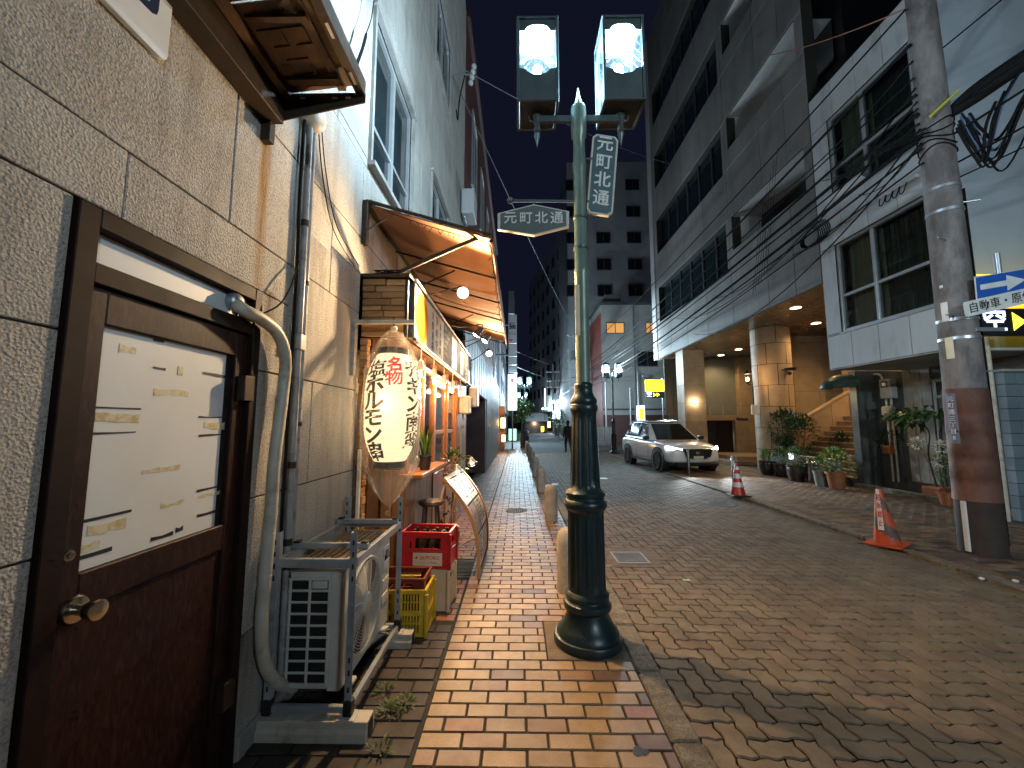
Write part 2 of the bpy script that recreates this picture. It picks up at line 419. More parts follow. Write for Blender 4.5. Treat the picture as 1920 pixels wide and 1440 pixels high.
# brick footways
def brick_mesh(lx, ly, g=.0055, h=.007):
    b = MB(); x0, y0, x1, y1 = g, g, lx-g, ly-g; c = .003
    b.add([(x0+c,y0+c,0),(x1-c,y0+c,0),(x1-c,y1-c,0),(x0+c,y1-c,0),(x0,y0,-h),(x1,y0,-h),(x1,y1,-h),(x0,y1,-h)],
          [(0,1,2,3),(0,4,5,1),(1,5,6,2),(2,6,7,3),(3,7,4,0)])
    return b.v, b.f
def brick_field(parent, name, x0, x1, y0, y1, lx, ly, mats, weights, skip=None, near=300, z=0, jit=.0012, tilt=.25, score=None, roww=None, trim=None):
    items = []; ny = int((y1-y0)/ly)
    for r in range(ny):
        y = y0+r*ly; off = (0, lx/2)[r % 2]; x = x0-off
        while x < x1-.02:
            a, b = max(x, x0), min(x+lx, x1)
            if trim and trim[1] < y+ly/2 < trim[2] and a < trim[0] < b: b = trim[0]
            if b-a > .03 and not (skip and skip((a+b)/2, y+ly/2)): items.append((a, y, b-a))
            x += lx
    items.sort(key=score or (lambda q: math.hypot(q[0], q[1]-1.4) + (60 if q[1] < 1.35 else 0)))
    cache = {}; rest = MB(); nidx = {m: i for i, m in enumerate(mats)}
    for n, (a, y, l) in enumerate(items):
        m = rnd.choices(mats, roww(a, y) if roww else weights)[0]; zz = z+rnd.uniform(-jit, jit)
        if n < near:
            key = (round(l, 3), m)
            if key not in cache:
                v, f = brick_mesh(l, ly); me = bpy.data.meshes.new(name); me.from_pydata(v, [], f); me.materials.append(MATS[m]); cache[key] = me
            o = bpy.data.objects.new(name, cache[key]); col.objects.link(o); o.parent = parent
            o.location = Vector((a, y, zz))-org(parent); o.rotation_euler = (R(rnd.uniform(-tilt, tilt)), R(rnd.uniform(-tilt, tilt)), R(rnd.uniform(-.3, .3)))
        else:
            v, f = brick_mesh(l, ly); rest.cm = nidx[m]; T = Vector((a, y, zz)); rest.add([p+T for p in v], f)
    if rest.v:
        o = rest.build(name+'_field', mats, parent); o['kind'] = 'stuff'
BM = ['brick_buff', 'brick_pink', 'brick_umber', 'brick_rust']
pav = struct(sheet('pavement', -.495, KI, -6, 24, -.008, 'joint'))
def patch(x, y): return (.20 < x < .80 and 2.79 < y < 3.311)
def wts(x, y):
    if x > .45 and y < 3.0: return (.55, .12, .17, .16)
    if y > 6.2 and y < 9: return (.55, .2, .15, .1)
    if y > 4.4 and x > .1: return (.6, .15, .2, .05)
    return (.80, .11, .06, .03)
brick_field(pav, 'brick', -.49, KI-.003, .62, 24, .2135, .1035, BM, None, skip=patch, roww=wts, trim=(.20, 2.79, 3.311))
sl = MB(); sl.cbox((.204, 2.797, -.03), (KI-.004, 3.307, .003), .004); sl.build('base_slab', 'slab', pav)
struct(sheet('pavement_far', -1.6, KI, 24, 150, -.006, 'walk_c'))
# darker paved strip along the wall, then the reddish threshold before the shop
strip = struct(sheet('paved_strip', -1.36, -.495, -6, 3.30, -.008, 'moss_joint'))
brick_field(strip, 'strip_paver', -1.32, -.50, .9, 3.30, .232, .112, ['dark_paver'], [1], near=200, jit=.003, tilt=.6)
thr = struct(sheet('shop_threshold', -1.36, -.495, 3.30, 24, -.008, 'joint'))
def inset(x, y): return False
brick_field(thr, 'threshold_brick', -1.30, -.50, 3.31, 24, .2135, .1035, ['brick_rust', 'brick_umber', 'brick_pink', 'brick_buff'], [.36, .24, .28, .12], near=200,
            score=lambda q: q[1]+.5*abs(q[0]+.5), skip=lambda x, y: (-.80 < x < -.42 and 4.18 < y < 4.75))
# kerbs: single stones
def kerb(name, x0, x1, y0, y1, L, top):
    k = struct(sheet(name, x0+.01, x1-.01, y0, y1, -.05, 'joint')); y = y0
    while y < y1:
        l = L*rnd.uniform(.93, 1.05)
        b = MB(); b.cbox((x0+rnd.uniform(-.004, .004), y+.004, -.09), (x1+rnd.uniform(-.004, .004), y+l-.004, top+rnd.uniform(-.004, .003)), .012)
        b.build('kerb_stone', 'kerb_stone', k); y += l
    return k
kerb('left_kerb', KI+.004, KO, -2, 34, .6, .004)
kerb('right_kerb', RK, RKO, -2, 34, .6, .004)
# right-hand footway and hotel forecourt
rp = struct(sheet('right_pavement', RKO, 14, -6, 24, -.008, 'joint'))
brick_field(rp, 'footway_brick', RKO+.003, RW, 2.4, 21, .2135, .1035, ['walk_a', 'walk_b', 'walk_c', 'walk_d'], None, near=300, jit=.002, tilt=.4,
            score=lambda q: math.hypot(q[0]-5.2, q[1]-4.8), roww=lambda x, y: (.35, .2, .25, .2) if y < 11.2 else (.30, .05, .62, .03))
sheet_far = struct(sheet('right_pavement_far', RKO, 9, 24, 150, -.006, 'walk_b'))
# planter kerb behind the right footway
pk = struct(MB().cbox((RW, 4, -.09), (RW+.14, 10.4, .10), .015).build('planter_kerb', 'kerb_stone'))

# ------------------------------------------------------------------ iron in the ground
mat('grate_steel', (.30,.32,.34), (.24,.26,.28), rough=.75, metal=.1)
mat('sump', (.006,.006,.006), rough=1, spec=0)
def grate(name, x0, y0, x1, y1, z, n, label, mframe='grate_steel', along='x'):
    t = thing(name, ((x0+x1)/2, (y0+y1)/2, z-.03), label, 'drain grate')
    b = MB(); f = .022
    b.box((x0, y0, z-.03), (x1, y0+f, z)); b.box((x0, y1-f, z-.03), (x1, y1, z)); b.box((x0, y0+f, z-.03), (x0+f, y1-f, z)); b.box((x1-f, y0+f, z-.03), (x1, y1-f, z))
    b.build('frame', mframe, t)
    MB().box((x0+f, y0+f, z-.034), (x1-f, y1-f, z-.0048)).build('sump', 'sump', t)
    s = MB(); s.box((x0+f, y0+f, z-.004), (x0+f+.01, y1-f, z-.003))
    for i in range(n):
        if along == 'x':
            y = y0+f+(y1-y0-2*f)*(i+.5)/n; MB().box((x0+f, y-.008, z-.0045), (x1-f, y+.008, z-.002)).build('bar', mframe, t)
        else:
            x = x0+f+(x1-x0-2*f)*(i+.5)/n; MB().box((x-.006, y0+f, z-.0045), (x+.006, y1-f, z-.002)).build('bar', mframe, t)
    return t
MB().cbox((1.07, 4.62, RZ-.03), (1.63, 5.30, RZ+.004), .003).build('grate_surround', 'slab', road)
grate('drain_grate', 1.14, 4.72, 1.52, 5.12, RZ+.012, 9, 'square galvanised drain grate in the carriageway beside the lamp post')
grate('drain_grate', -.78, 4.20, -.44, 4.72, .001, 12, 'dark slotted drain grate under the curved menu board', 'iron')
grate('drain_grate', -.62, 6.65, -.36, 7.2, .001, 10, 'small dark drain grate on the footway past the menu board', 'iron')
def manhole(x, y, z, r, label, m='iron'):
    t = thing('manhole_cover', (x, y, z-.01), label, 'manhole cover')
    MB().lathe([(0.001, 0), (r*.9, 0), (r*.9, -.004), (r*.93, -.004), (r*.93, .001), (r, .001), (r, -.01)], (x, y, z+.002), 28).build('lid', m, t)
    b = MB()
    for k in range(-4, 5):
        for q in range(-4, 5):
            if k*k+q*q < 17: b.box((x+k*r*.19-.012, y+q*r*.19-.012, z+.002), (x+k*r*.19+.012, y+q*r*.19+.012, z+.006))
    b.build('tread', m, t)['kind'] = 'stuff'
manhole(-.02, 7.35, 0, .2, 'round grey manhole cover on the brick footway beyond the menu board', 'cover_iron')
manhole(4.05, 8.2, RZ, .3, 'round iron manhole cover on the carriageway near the banded cone')
# weeds and moss by the unit, crumbs of litter
b = MB(); rg = random.Random(3)
for cx, cy_, n in ((-.70, 2.32, 90), (-.62, 2.38, 50), (-.78, 2.48, 30), (-.66, 2.05, 25)):
    pd = []
    for _ in range(n):
        a = rg.uniform(0, 6.28); r = rg.uniform(0, .05); pd.append((Vector((cx+r*math.cos(a), cy_+r*math.sin(a), -.006)), Vector((math.cos(a), math.sin(a), rg.uniform(.3, 1.6)))))
    leafset(rg, pd, .055, .012, b)
tag(b.build('weeds', 'weed'), 'small green weeds sprouting from joints before the outdoor unit', 'weeds', kind='stuff')
for k, (x, y, s, m, lb) in enumerate(((2.55, 3.42, .05, 'litter_green', 'small pale green sticker lying flat on the carriageway'), (4.62, 4.42, .05, 'white_paint', 'crumpled white scrap lying by the right kerb'),
                          (4.9, 3.95, .03, 'white_paint', 'tiny white scrap on the right kerb stone'))):
    if k == 0: mat('litter_green', (.35,.6,.45), rough=.6)
    p = G(1287, 1088, RZ) if k == 0 else G(1840, 1081, 0) if k == 1 else G(1905, 1093, 0)
    b = MB()
    if k == 0: b.box((p.x-.035, p.y-.02, RZ), (p.x+.035, p.y+.02, RZ+.004))
    else:
        b.sphere((p.x, p.y, .012+(RZ if k == 1 else 0.004)), .02, 7, 5, (1.5, 1, .7))
        b.v = [q+Vector((rg.uniform(-.005, .005), rg.uniform(-.005, .005), rg.uniform(0, .006))) for q in b.v]
    tag(b.build('paper_scrap', m), lb, 'litter')
b = MB(); g0 = G(1055, 905, RZ)
for px in ((1035, 908), (1128, 897)):
    p = G(*px, RZ); b = MB(); b.box((p.x-.16, p.y-.12, RZ-.001), (p.x+.16, p.y+.12, RZ+.005)); b.build('road_plate', 'white_paint', road)

p = G(1199, 1409, 0); b = MB(); b.add([Vector((p.x, p.y, .0016))]+[Vector((p.x+(.036+.010*math.sin(k*2.3)+.006*math.cos(k*5.1))*math.cos(k*.35), p.y+(.028+.008*math.sin(k*1.7))*math.sin(k*.35), .0014)) for k in range(18)], [(0, k, k % 18+1) for k in range(1, 19)]); b.build('tar_spot', 'black', pav)
# ================================================================== LEFT: STONE-FACED BUILDING
def wall_material():
    m = mat('stone_wall', (.47,.45,.415), (.38,.36,.33), rough=.9, scale=2.2, speck=(.13,.12,.11), speckscale=120, speckamt=.55, rand=.05)
    nt = m.node_tree; N = nt.nodes; L = nt.links; b = N['Principled BSDF']
    geo = N.new('ShaderNodeNewGeometry'); P = geo.outputs['Position']
    # trowelled spray coat: coarse pitted relief
    n1 = N.new('ShaderNodeTexNoise'); n1.inputs['Scale'].default_value = 150; n1.inputs['Detail'].default_value = 3; L.new(P, n1.inputs['Vector'])
    n2 = N.new('ShaderNodeTexVoronoi'); n2.inputs['Scale'].default_value = 105; L.new(P, n2.inputs['Vector'])
    ad = N.new('ShaderNodeMath'); ad.operation = 'ADD'; L.new(n1.outputs['Fac'], ad.inputs[0]); L.new(n2.outputs['Distance'], ad.inputs[1])
    bp = N.new('ShaderNodeBump'); bp.inputs['Strength'].default_value = .75; bp.inputs['Distance'].default_value = .005
    L.new(ad.outputs[0], bp.inputs['Height']); L.new(bp.outputs[0], b.inputs['Normal'])
    # soot and rain streaks (long in z), rust under the bracket
    cur = b.inputs['Base Color'].links[0].from_socket
    vm = N.new('ShaderNodeVectorMath'); vm.operation = 'MULTIPLY'; vm.inputs[1].default_value = (1, 5, .55); L.new(P, vm.inputs[0])
    st = N.new('ShaderNodeTexNoise'); st.inputs['Scale'].default_value = 1.6; st.inputs['Detail'].default_value = 6; st.inputs['Roughness'].default_value = .65; L.new(vm.outputs[0], st.inputs['Vector'])
    mr = N.new('ShaderNodeMapRange'); mr.inputs['From Min'].default_value = .5; mr.inputs['From Max'].default_value = .74; mr.inputs['To Max'].default_value = .42; L.new(st.outputs['Fac'], mr.inputs['Value'])
    mx = N.new('ShaderNodeMix'); mx.data_type = 'RGBA'; L.new(cur, mx.inputs['A']); mx.inputs['B'].default_value = (.13,.115,.09, 1); L.new(mr.outputs[0], mx.inputs['Factor'])
    sp = N.new('ShaderNodeSeparateXYZ'); L.new(P, sp.inputs[0])
    def mth(op, a, bb, clamp=False):
        q = N.new('ShaderNodeMath'); q.operation = op; q.use_clamp = clamp
        for i, v in enumerate((a, bb)):
            if isinstance(v, (int, float)): q.inputs[i].default_value = v
            else: L.new(v, q.inputs[i])
        return q.outputs[0]
    cur = mx.outputs['Result']
    for (yc, wd, ztop, zlen, colr, amt) in ((1.925, .055, 3.02, 1.3, (.25,.13,.03,1), 1.7), (2.29, .17, 3.45, 2.4, (.09,.08,.07,1), .95), (2.03, .06, 2.25, 2.2, (.13,.08,.045,1), .9), (.62, .3, 3.3, 1.5, (.17,.12,.05,1), .9), (2.55, .35, 2.75, 1.0, (.12,.11,.10,1), .8), (1.98, .5, .55, .6, (.06,.07,.05,1), .8)):
        dy = mth('ABSOLUTE', mth('SUBTRACT', sp.outputs['Y'], yc), 0)
        a = mth('SUBTRACT', 1.0, mth('DIVIDE', dy, wd), True)
        zz = mth('DIVIDE', mth('SUBTRACT', ztop, sp.outputs['Z']), zlen)
        fade = mth('SUBTRACT', 1.0, zz, True); on = mth('GREATER_THAN', zz, 0.0)
        n3 = N.new('ShaderNodeTexNoise'); n3.inputs['Scale'].default_value = 7; n3.inputs['Detail'].default_value = 5; L.new(vm.outputs[0], n3.inputs['Vector'])
        f = mth('MULTIPLY', mth('MULTIPLY', mth('MULTIPLY', a, fade), on), mth('MULTIPLY', n3.outputs['Fac'], amt*1.7), True)
        mx = N.new('ShaderNodeMix'); mx.data_type = 'RGBA'; L.new(cur, mx.inputs['A']); mx.inputs['B'].default_value = colr; L.new(f, mx.inputs['Factor']); cur = mx.outputs['Result']
    L.new(cur, b.inputs['Base Color'])
wall_material()
mat('door_brown', (.024,.007,.006), (.014,.004,.004), spec=.2, rough=.55, scale=5, bump=.15, bscale=200, stretch=(1, 1, .3), speck=(.085,.045,.03), speckscale=60, speckamt=.2)
mat('frame_brown', (.018,.008,.006), (.012,.005,.004), spec=.15, rough=.6, scale=8)
mat('paper_white', (.66,.71,.77), (.58,.63,.68), rough=.5, scale=2)
mat('tape', (.60,.57,.44), (.46,.38,.2), rough=.5, scale=45, contrast=(.45,.62))
mat('brass', (.52,.48,.40), (.44,.40,.33), rough=.22, metal=1)
mat('rust_sheet', (.16,.085,.04), (.07,.038,.02), rough=.6, metal=.25, scale=5, bump=.4, bscale=40, dirt=(.022,.016,.011), dirtscale=3)
mat('rust_dark', (.03,.024,.018), (.05,.028,.015), rough=.6, metal=.4, scale=9, bump=.3)
mat('alu', (.55,.57,.58), (.45,.47,.48), rough=.35, metal=.6)
mat('night_glass', (.012,.018,.020), (.02,.027,.03), rough=.06, scale=1, spec=.7)
mat('sign_white', (.72,.75,.78), (.65,.68,.7), rough=.3)
mat('sign_navy', (.02,.035,.08), rough=.4)
mat('pvc_grey', (.30,.30,.31), (.22,.22,.22), rough=.45, scale=12, dirt=(.10,.09,.085), dirtscale=9)
mat('pvc_cream', (.50,.47,.40), (.40,.37,.31), rough=.5, scale=8, dirt=(.25,.2,.15), dirtscale=6)
WX = -1.31
bld = thing('stone_building', (WX, 3, 0), 'grey stone-clad building with brown door and tall windows along the left', 'building')
DOOR = (1.10, -.2, 1.965, 2.225)
WINS = [(3.30, 3.86, 4.60, 5.36), (5.72, 3.86, 7.06, 5.38), (3.30, 7.30, 4.60, 8.86), (5.80, 7.30, 7.14, 8.86)]
SHOPH = (3.20, -.2, 9.6, 2.80)
holes = [DOOR, SHOPH]+WINS
zr = [-.02, .545, 1.185, 1.82, 2.465, 3.11, 3.78]+[3.78+.655*k for k in range(1, 14)]
offs = [.27, .74, .27, 1.24-.97, .74, .27, .74]
back = MB(); npan = 0
for r in range(len(zr)-1):
    y = -2.3+offs[r % len(offs)] if r >= 7 else -2.6+(offs[r]-.27)+.87-.27
    y = 1.24-.97*4 if r % 2 else 1.71-.97*4-.0
    if r == 2: y = 1.24-.97*4+.3
    while y < 9.3:
        for (a0, b0, a1, b1) in rects_minus((y, zr[r], min(y+.97, 9.3), zr[r+1]), holes):
            g = .0035
            MB().cbox((WX-.10, a0+g, b0+g), (WX+rnd.uniform(-.0015, .0015), a1-g, b1-g), .003).build('stone_panel', 'stone_wall', bld)
        y += .97
for (a0, b0, a1, b1) in rects_minus((-2.7, -.05, 9.3, 12.2), holes):
    back.box((WX-.25, a0, b0), (WX-.008, a1, b1))
back.build('wall_core', 'joint', bld)
MB().box((-8, -2.7, -.05), (WX-.26, 9.3, 12.0)).build('core', 'black', bld)
# plinth darker kerb at wall foot
MB().cbox((WX-.05, 1.975, -.05), (WX+.02, 3.19, .10), .01).build('plinth', 'concrete', bld)
# ---- tall windows: frame, sill, panes
def tall_window(y0, z0, y1, z1):
    x = WX-.02
    w_ = MB(); t = .045
    w_.box((x-.06, y0, z0), (x, y0+t, z1)); w_.box((x-.06, y1-t, z0), (x, y1, z1)); w_.box((x-.06, y0+t, z1-t), (x, y1-t, z1)); w_.box((x-.06, y0+t, z0), (x, y1-t, z0+t))
    fr = w_.build('window', 'alu', bld)
    ym = (y0+y1)/2; zm = z0+(z1-z0)*.30
    MB().box((x-.05, ym-.03, z0+t), (x+.005, ym+.03, z1-t)).build('mullion', 'alu', fr)
    for ya, yb in ((y0+t, ym-.03), (ym+.03, y1-t)):
        MB().box((x-.05, ya, zm-.02), (x-.005, yb, zm+.02)).build('transom', 'alu', fr)
        for za, zb in ((z0+t, zm-.02), (zm+.02, z1-t)):
            MB().box((x-.04, ya, za), (x-.03, yb, zb)).build('pane', 'night_glass', fr)
    MB().cbox((WX-.02, y0-.05, z0-.05), (WX+.07, y1+.05, z0-.004), .004).build('sill', 'concrete', fr)
    MB().cbox((WX-.02, y0-.07, z1+.004), (WX+.05, y1+.07, z1+.05), .004).build('hood', 'concrete', fr)
    MB().box((WX-.02, y0-.045, z0), (WX+.03, y0-.004, z1)).build('jamb', 'concrete', fr)
    MB().box((WX-.02, y1+.004, z0), (WX+.03, y1+.045, z1)).build('jamb', 'concrete', fr)
for q in WINS: tall_window(*q)
# ---- brown service door
dy0, dy1, dz1 = 1.105, 1.96, 2.22
fx = WX+.012
fr = MB()
fr.cbox((WX-.09, dy0, -.02), (fx, dy0+.062, dz1), .003); fr.cbox((WX-.09, dy1-.055, -.02), (fx, dy1, dz1), .003); fr.cbox((WX-.09, dy0+.062, dz1-.062), (fx, dy1-.055, dz1), .003)
fr.cbox((WX-.09, dy0+.062, 1.985), (fx-.004, dy1-.055, 2.05), .003)
door = fr.build('door_frame', 'frame_brown', bld)
MB().box((WX-.06, dy0+.066, 2.053), (WX-.03, 1.83, 2.156)).build('transom_panel', 'paper_white', door)
MB().box((WX-.055, 1.83, 2.053), (WX-.02, dy1-.057, 2.156)).build('transom_vent', 'black', door)
lx = WX-.012
leaf = MB(); ya, yb = dy0+.066, dy1-.059
leaf.cbox((WX-.055, ya, .01), (lx, ya+.062, 1.98), .004); leaf.cbox((WX-.055, yb-.075, .01), (lx, yb, 1.98), .004)
leaf.cbox((WX-.055, ya+.062, 1.868), (lx, yb-.075, 1.98), .004); leaf.cbox((WX-.055, ya+.062, .99), (lx, yb-.075, 1.10), .004)
leaf.cbox((WX-.055, ya+.062, .01), (lx-.012, yb-.075, .99), .004)
dl = leaf.build('door_leaf', 'door_brown', bld)
ga, gb, gz0, gz1 = ya+.062, yb-.075, 1.10, 1.868
MB().box((WX-.05, ga, gz0), (lx-.022, gb, gz1)).build('papered_pane', 'paper_white', dl)
MB().box((WX-.05, gb-.03, gz0), (lx-.0215, gb, gz1)).build('pane_gap', 'black', dl)
rg = random.Random(11)
for (u0, u1, z, h) in ((0, .30, 1.60, .006), (0, .28, 1.515, .009), (0, .30, 1.245, .010), (0, .20, 1.135, .012), (.34, .42, 1.855, .010), (.36, .45, 1.755, .007), (.77, 1, 1.762, .010), (.76, 1, 1.575, .009), (.78, 1, 1.495, .010),
                       (.80, 1, 1.265, .010), (.45, .62, 1.122, .014), (.64, .70, 1.125, .02), (.82, 1, 1.16, .012)):
    yy0 = ga+(gb-.03-ga)*u0; yy1 = ga+(gb-.03-ga)*u1
    MB().prism([(lx-.0212, yy0, z), (lx-.0212, yy1, z+rg.uniform(-.004, .006)), (lx-.0212, yy1, z+h), (lx-.0212, (yy0+yy1)/2, z+h*rg.uniform(.6, 1.2)), (lx-.0212, yy0, z+h)], (.001, 0, 0)).build('paper_gap', 'black', dl)
for (u0, u1, z, h) in ((.12, .22, 1.795, .02), (.03, .28, 1.558, .024), (.36, .62, 1.66, .022), (.78, .98, 1.53, .025), (.33, .60, 1.375, .010), (.05, .26, 1.20, .03), (.0, .12, 1.155, .022), (.48, .66, 1.235, .012), (.52, .56, 1.745, .03), (.78, .98, 1.24, .012)):
    yy0 = ga+(gb-ga)*u0; yy1 = ga+(gb-ga)*u1; P = []
    for k in range(6): P.append((lx-.0215, yy0+(yy1-yy0)*k/5, z+rg.uniform(-.006, .004)))
    for k in range(6): P.append((lx-.0215, yy1-(yy1-yy0)*k/5, z+h+rg.uniform(-.004, .006)))
    MB().prism(P, (.0008, 0, 0)).build('tape_scrap', 'tape', dl)
kb = MB(); M = Matrix.Translation((lx, ya+.055, 1.0)) @ Matrix.Rotation(R(90), 4, 'Y')
kb.lathe([(0.0005, .080), (.020, .080), (.0285, .078), (.030, .072), (.026, .050), (.019, .034), (.016, .026), (.015, .014), (.036, .011), (.041, .004), (.041, 0)], (0, 0, 0), 28).xf(M)
kb.build('knob', 'brass', dl)
kb = MB(); M = Matrix.Translation((lx, ya+.022, 1.165)) @ Matrix.Rotation(R(90), 4, 'Y')
kb.lathe([(.0005, .014), (.008, .014), (.009, .009), (.016, .008), (.0175, 0)], (0, 0, 0), 20).xf(M); kb.build('deadlock', 'brass', dl)
for z in (1.72, .35): MB().cbox((lx-.002, yb-.05, z-.06), (fx+.012, yb+.02, z+.06), .003).build('hinge', 'rust_dark', dl)

# ---- white sign cut by the top of the picture
sg = thing('wall_sign', (WX, 1.2, 2.8), 'white rounded wall sign with navy lettering above the brown door', 'sign')
P = []; c0, c1, s0, s1, rr = .45, 1.318, 2.865, 3.42, .03
for cx, cz, a in ((c1-rr, s0+rr, -90), (c1-rr, s1-rr, 0), (c0+rr, s1-rr, 90), (c0+rr, s0+rr, 180)):
    for k in range(5): t = R(a+k*22.5); P.append((WX+.004, cx+rr*math.cos(t), cz+rr*math.sin(t)))
MB().prism(P, (.022, 0, 0)).build('board', 'sign_white', sg, bevel=.003)
text('lettering', '受付', .36, (WX+.0268, .965, 3.125), (0, 1, 0), (0, 0, 1), 'sign_navy', sg, bold=.006, ext=.0008)
# ---- rusty steel canopy on brackets
cn = thing('steel_canopy', (WX, 1.3, 3.05), 'rusty sheet steel canopy on slotted brackets over the brown door', 'canopy')
cy0, cy1, cxo = -.35, 1.90, -.79
slope = lambda x: 3.20+(x-WX)/(cxo-WX)*.06
b = MB()
for k in range(5):                                               # folded pans, front to back
    a = cy0+(cy1-cy0)*k/5; e = cy0+(cy1-cy0)*(k+1)/5
    q = MB(); q.add([(WX+.09, a+.006, slope(WX+.09)+.05), (cxo-.02, a+.006, slope(cxo)+.05), (cxo-.02, e-.006, slope(cxo)+.05), (WX+.09, e-.006, slope(WX+.09)+.05),
             (WX+.09, a+.006, slope(WX+.09)+.056), (cxo-.02, a+.006, slope(cxo)+.056), (cxo-.02, e-.006, slope(cxo)+.056), (WX+.09, e-.006, slope(WX+.09)+.056)],
            [(0,1,2,3)[::-1], (4,5,6,7), (0,1,5,4), (1,2,6,5), (2,3,7,6), (3,0,4,7)])
    q.box((WX+.16, a+.05, slope(-1.1)+.035), (cxo-.10, a+.075, slope(-1.1)+.052)); q.box((WX+.16, e-.10, slope(-1.1)+.03), (cxo-.10, e-.06, slope(-1.1)+.052))
    pn = q.build('sheet_panel', 'rust_sheet', cn)
    for (u, v_) in ((.3, .35), (.62, .35), (.45, .68)):             # pressed outlines
        x = WX+.12+(cxo-WX-.2)*u; y = a+(e-a)*v_
        pts = [(x-.05, y-.04), (x+.05, y-.04), (x+.05, y+.04), (x-.02, y+.04)]
        MB().tube([(p[0], p[1], slope(p[0])+.048) for p in pts], .004, 6).build('pressed_rib', 'rust_sheet', cn)
MB().box((cxo-.14, cy0, slope(cxo)+.02), (cxo-.10, cy1, slope(cxo)+.049)).build('purlin', 'rust_sheet', cn)
MB().box((WX+.11, cy0, slope(WX)+.02), (WX+.15, cy1, slope(WX)+.049)).build('purlin', 'rust_sheet', cn)
b = MB(); y = cy0                                                   # slotted front angle
fz = slope(cxo)
b.box((cxo-.045, cy0, fz-.008), (cxo, cy1, fz)); b.build('front_angle', 'rust_dark', cn)
MB().box((cxo-.003, cy0, fz), (cxo, cy1, fz+.075)).build('front_lip', 'rust_sheet', cn)
for k in range(9):
    yy = cy1-.09-k*.24
    MB().cbox((cxo-.030, yy-.05, fz-.0095), (cxo-.016, yy+.02, fz-.0078), .0005).build('slot', 'sign_white', cn)
MB().cbox((WX, cy0, 3.095), (WX+.10, cy1, 3.30), .003).build('wall_angle', 'rust_dark', cn)
MB().prism([(WX+.005, cy1, 3.10), (cxo, cy1, 3.215), (cxo, cy1, 3.27), (WX+.005, cy1, 3.27)], (0, .006, 0)).build('end_bracket', 'rust_dark', cn)
MB().cbox((WX, cy1-.03, 2.99), (WX+.05, cy1+.012, 3.10), .002).build('bracket_foot', 'rust_dark', cn)
for x in (-1.17, -1.12, -.95, -.88): MB().cbox((x-.014, cy1-.0012, 3.237), (x+.014, cy1-.0002, 3.247), .0002).build('slot', 'sign_white', cn)
# ---- pipes and cables on the wall
def single(name, mb, m, label, cat, group=None): return tag(mb.build(name, m), label, cat, group)
t = thing('drain_pipe', (WX+.04, 2.27, .1), 'grey plastic conduit with straps, left one of two beside the door', 'pipe')
MB().cyl((WX+.035, 2.265, .12), (WX+.035, 2.265, 3.42), .0185, n=12).build('pipe', 'pvc_grey', t)
for z in (.9, 1.32, 2.02, 2.75): MB().cyl((WX+.035, 2.265, z-.018), (WX+.035, 2.265, z+.018), .024, n=12).build('strap', 'rust_dark', t)
MB().cbox((WX+.012, 2.235, 1.98), (WX+.065, 2.295, 2.07), .004).build('coupling', 'galv', t)
t = thing('drain_pipe', (WX+.04, 2.33, .1), 'slim violet grey conduit, right one of two beside the door', 'pipe')
MB().cyl((WX+.028, 2.325, .12), (WX+.028, 2.325, 3.42), .0135, n=12).build('pipe', 'pvc_grey', t)
for z in (.7, 1.55, 2.4): MB().cyl((WX+.028, 2.325, z-.012), (WX+.028, 2.325, z+.012), .018, n=12).build('strap', 'rust_dark', t)
single('black_cable', MB().tube(smooth_path([(WX+.02, 2.225, 3.40), (WX+.022, 2.215, 2.9), (WX+.022, 2.225, 2.4), (WX+.022, 2.22, 1.2), (WX+.022, 2.225, .2)]), .009, 8), 'cable', 'thick black cable running down beside the grey conduit', 'cable')
single('round_vent', MB().lathe([(.0005, .10), (.05, .097), (.085, .08), (.10, .05), (.105, .02), (.105, 0)], (0, 0, 0), 24).xf(Matrix.Translation((WX+.002, 2.28, 3.47)) @ Matrix.Rotation(R(90), 4, 'Y')),
       'pvc_cream', 'round cream vent hood where the conduits end under the steel canopy', 'vent')
hp = [PX(x, y, WX+d) for x, y, d in ((440, 566, -.02), (455, 580, .035), (488, 597, .055), (520, 625, .06), (535, 670, .06), (530, 740, .055), (515, 860, .055), (508, 960, .055), (497, 1080, .055), (490, 1180, .055), (497, 1245, .06), (520, 1280, .06), (545, 1290, .06))]
t = thing('insulated_hose', tuple(hp[-1]), 'thick cream taped refrigerant hose curving down from the door transom', 'hose')
MB().tube(smooth_path(hp, 6), .030, 14).build('hose', 'pvc_cream', t)
for q in smooth_path(hp, 6)[::4][1:-1]: MB().sphere(q, .0315, 12, 6, (1, 1, .22)).build('tape_band', 'pvc_cream', t)
MB().sphere(PX(440, 566, WX-.01), .045, 12, 8, (.8, 1, 1)).build('foil_plug', 'galv', t)
single('black_cable', MB().tube(smooth_path([PX(488, 590, WX+.01), PX(525, 570, WX+.05), PX(548, 530, WX+.05), PX(560, 490, WX+.02)]), .004, 6), 'cable', 'thin dark cable arching from the transom to the conduit', 'cable')
for k, (pts, lb) in enumerate((([(597, 240), (605, 330), (625, 430), (665, 500)], 'thin cable hanging from the round vent to the shop, left strand'), ([(603, 240), (612, 330), (632, 425), (672, 497)], 'thin cable hanging from the round vent to the shop, right strand'))):
    single('hanging_cable', MB().tube(smooth_path([PX(x, y, WX+.015) for x, y in pts]), .0035, 6), 'cable', lb, 'cable')
single('hanging_cable', MB().tube(smooth_path([PX(705, -30, WX+.1), PX(697, 30, WX+.1), PX(688, 60, WX+.1), PX(680, 90, WX+.1), PX(670, 118, WX+.1)]), [.004]*11+[.012]*10, 6), 'cable', 'black cable with clamps hanging in front of the pale upper wall', 'cable')
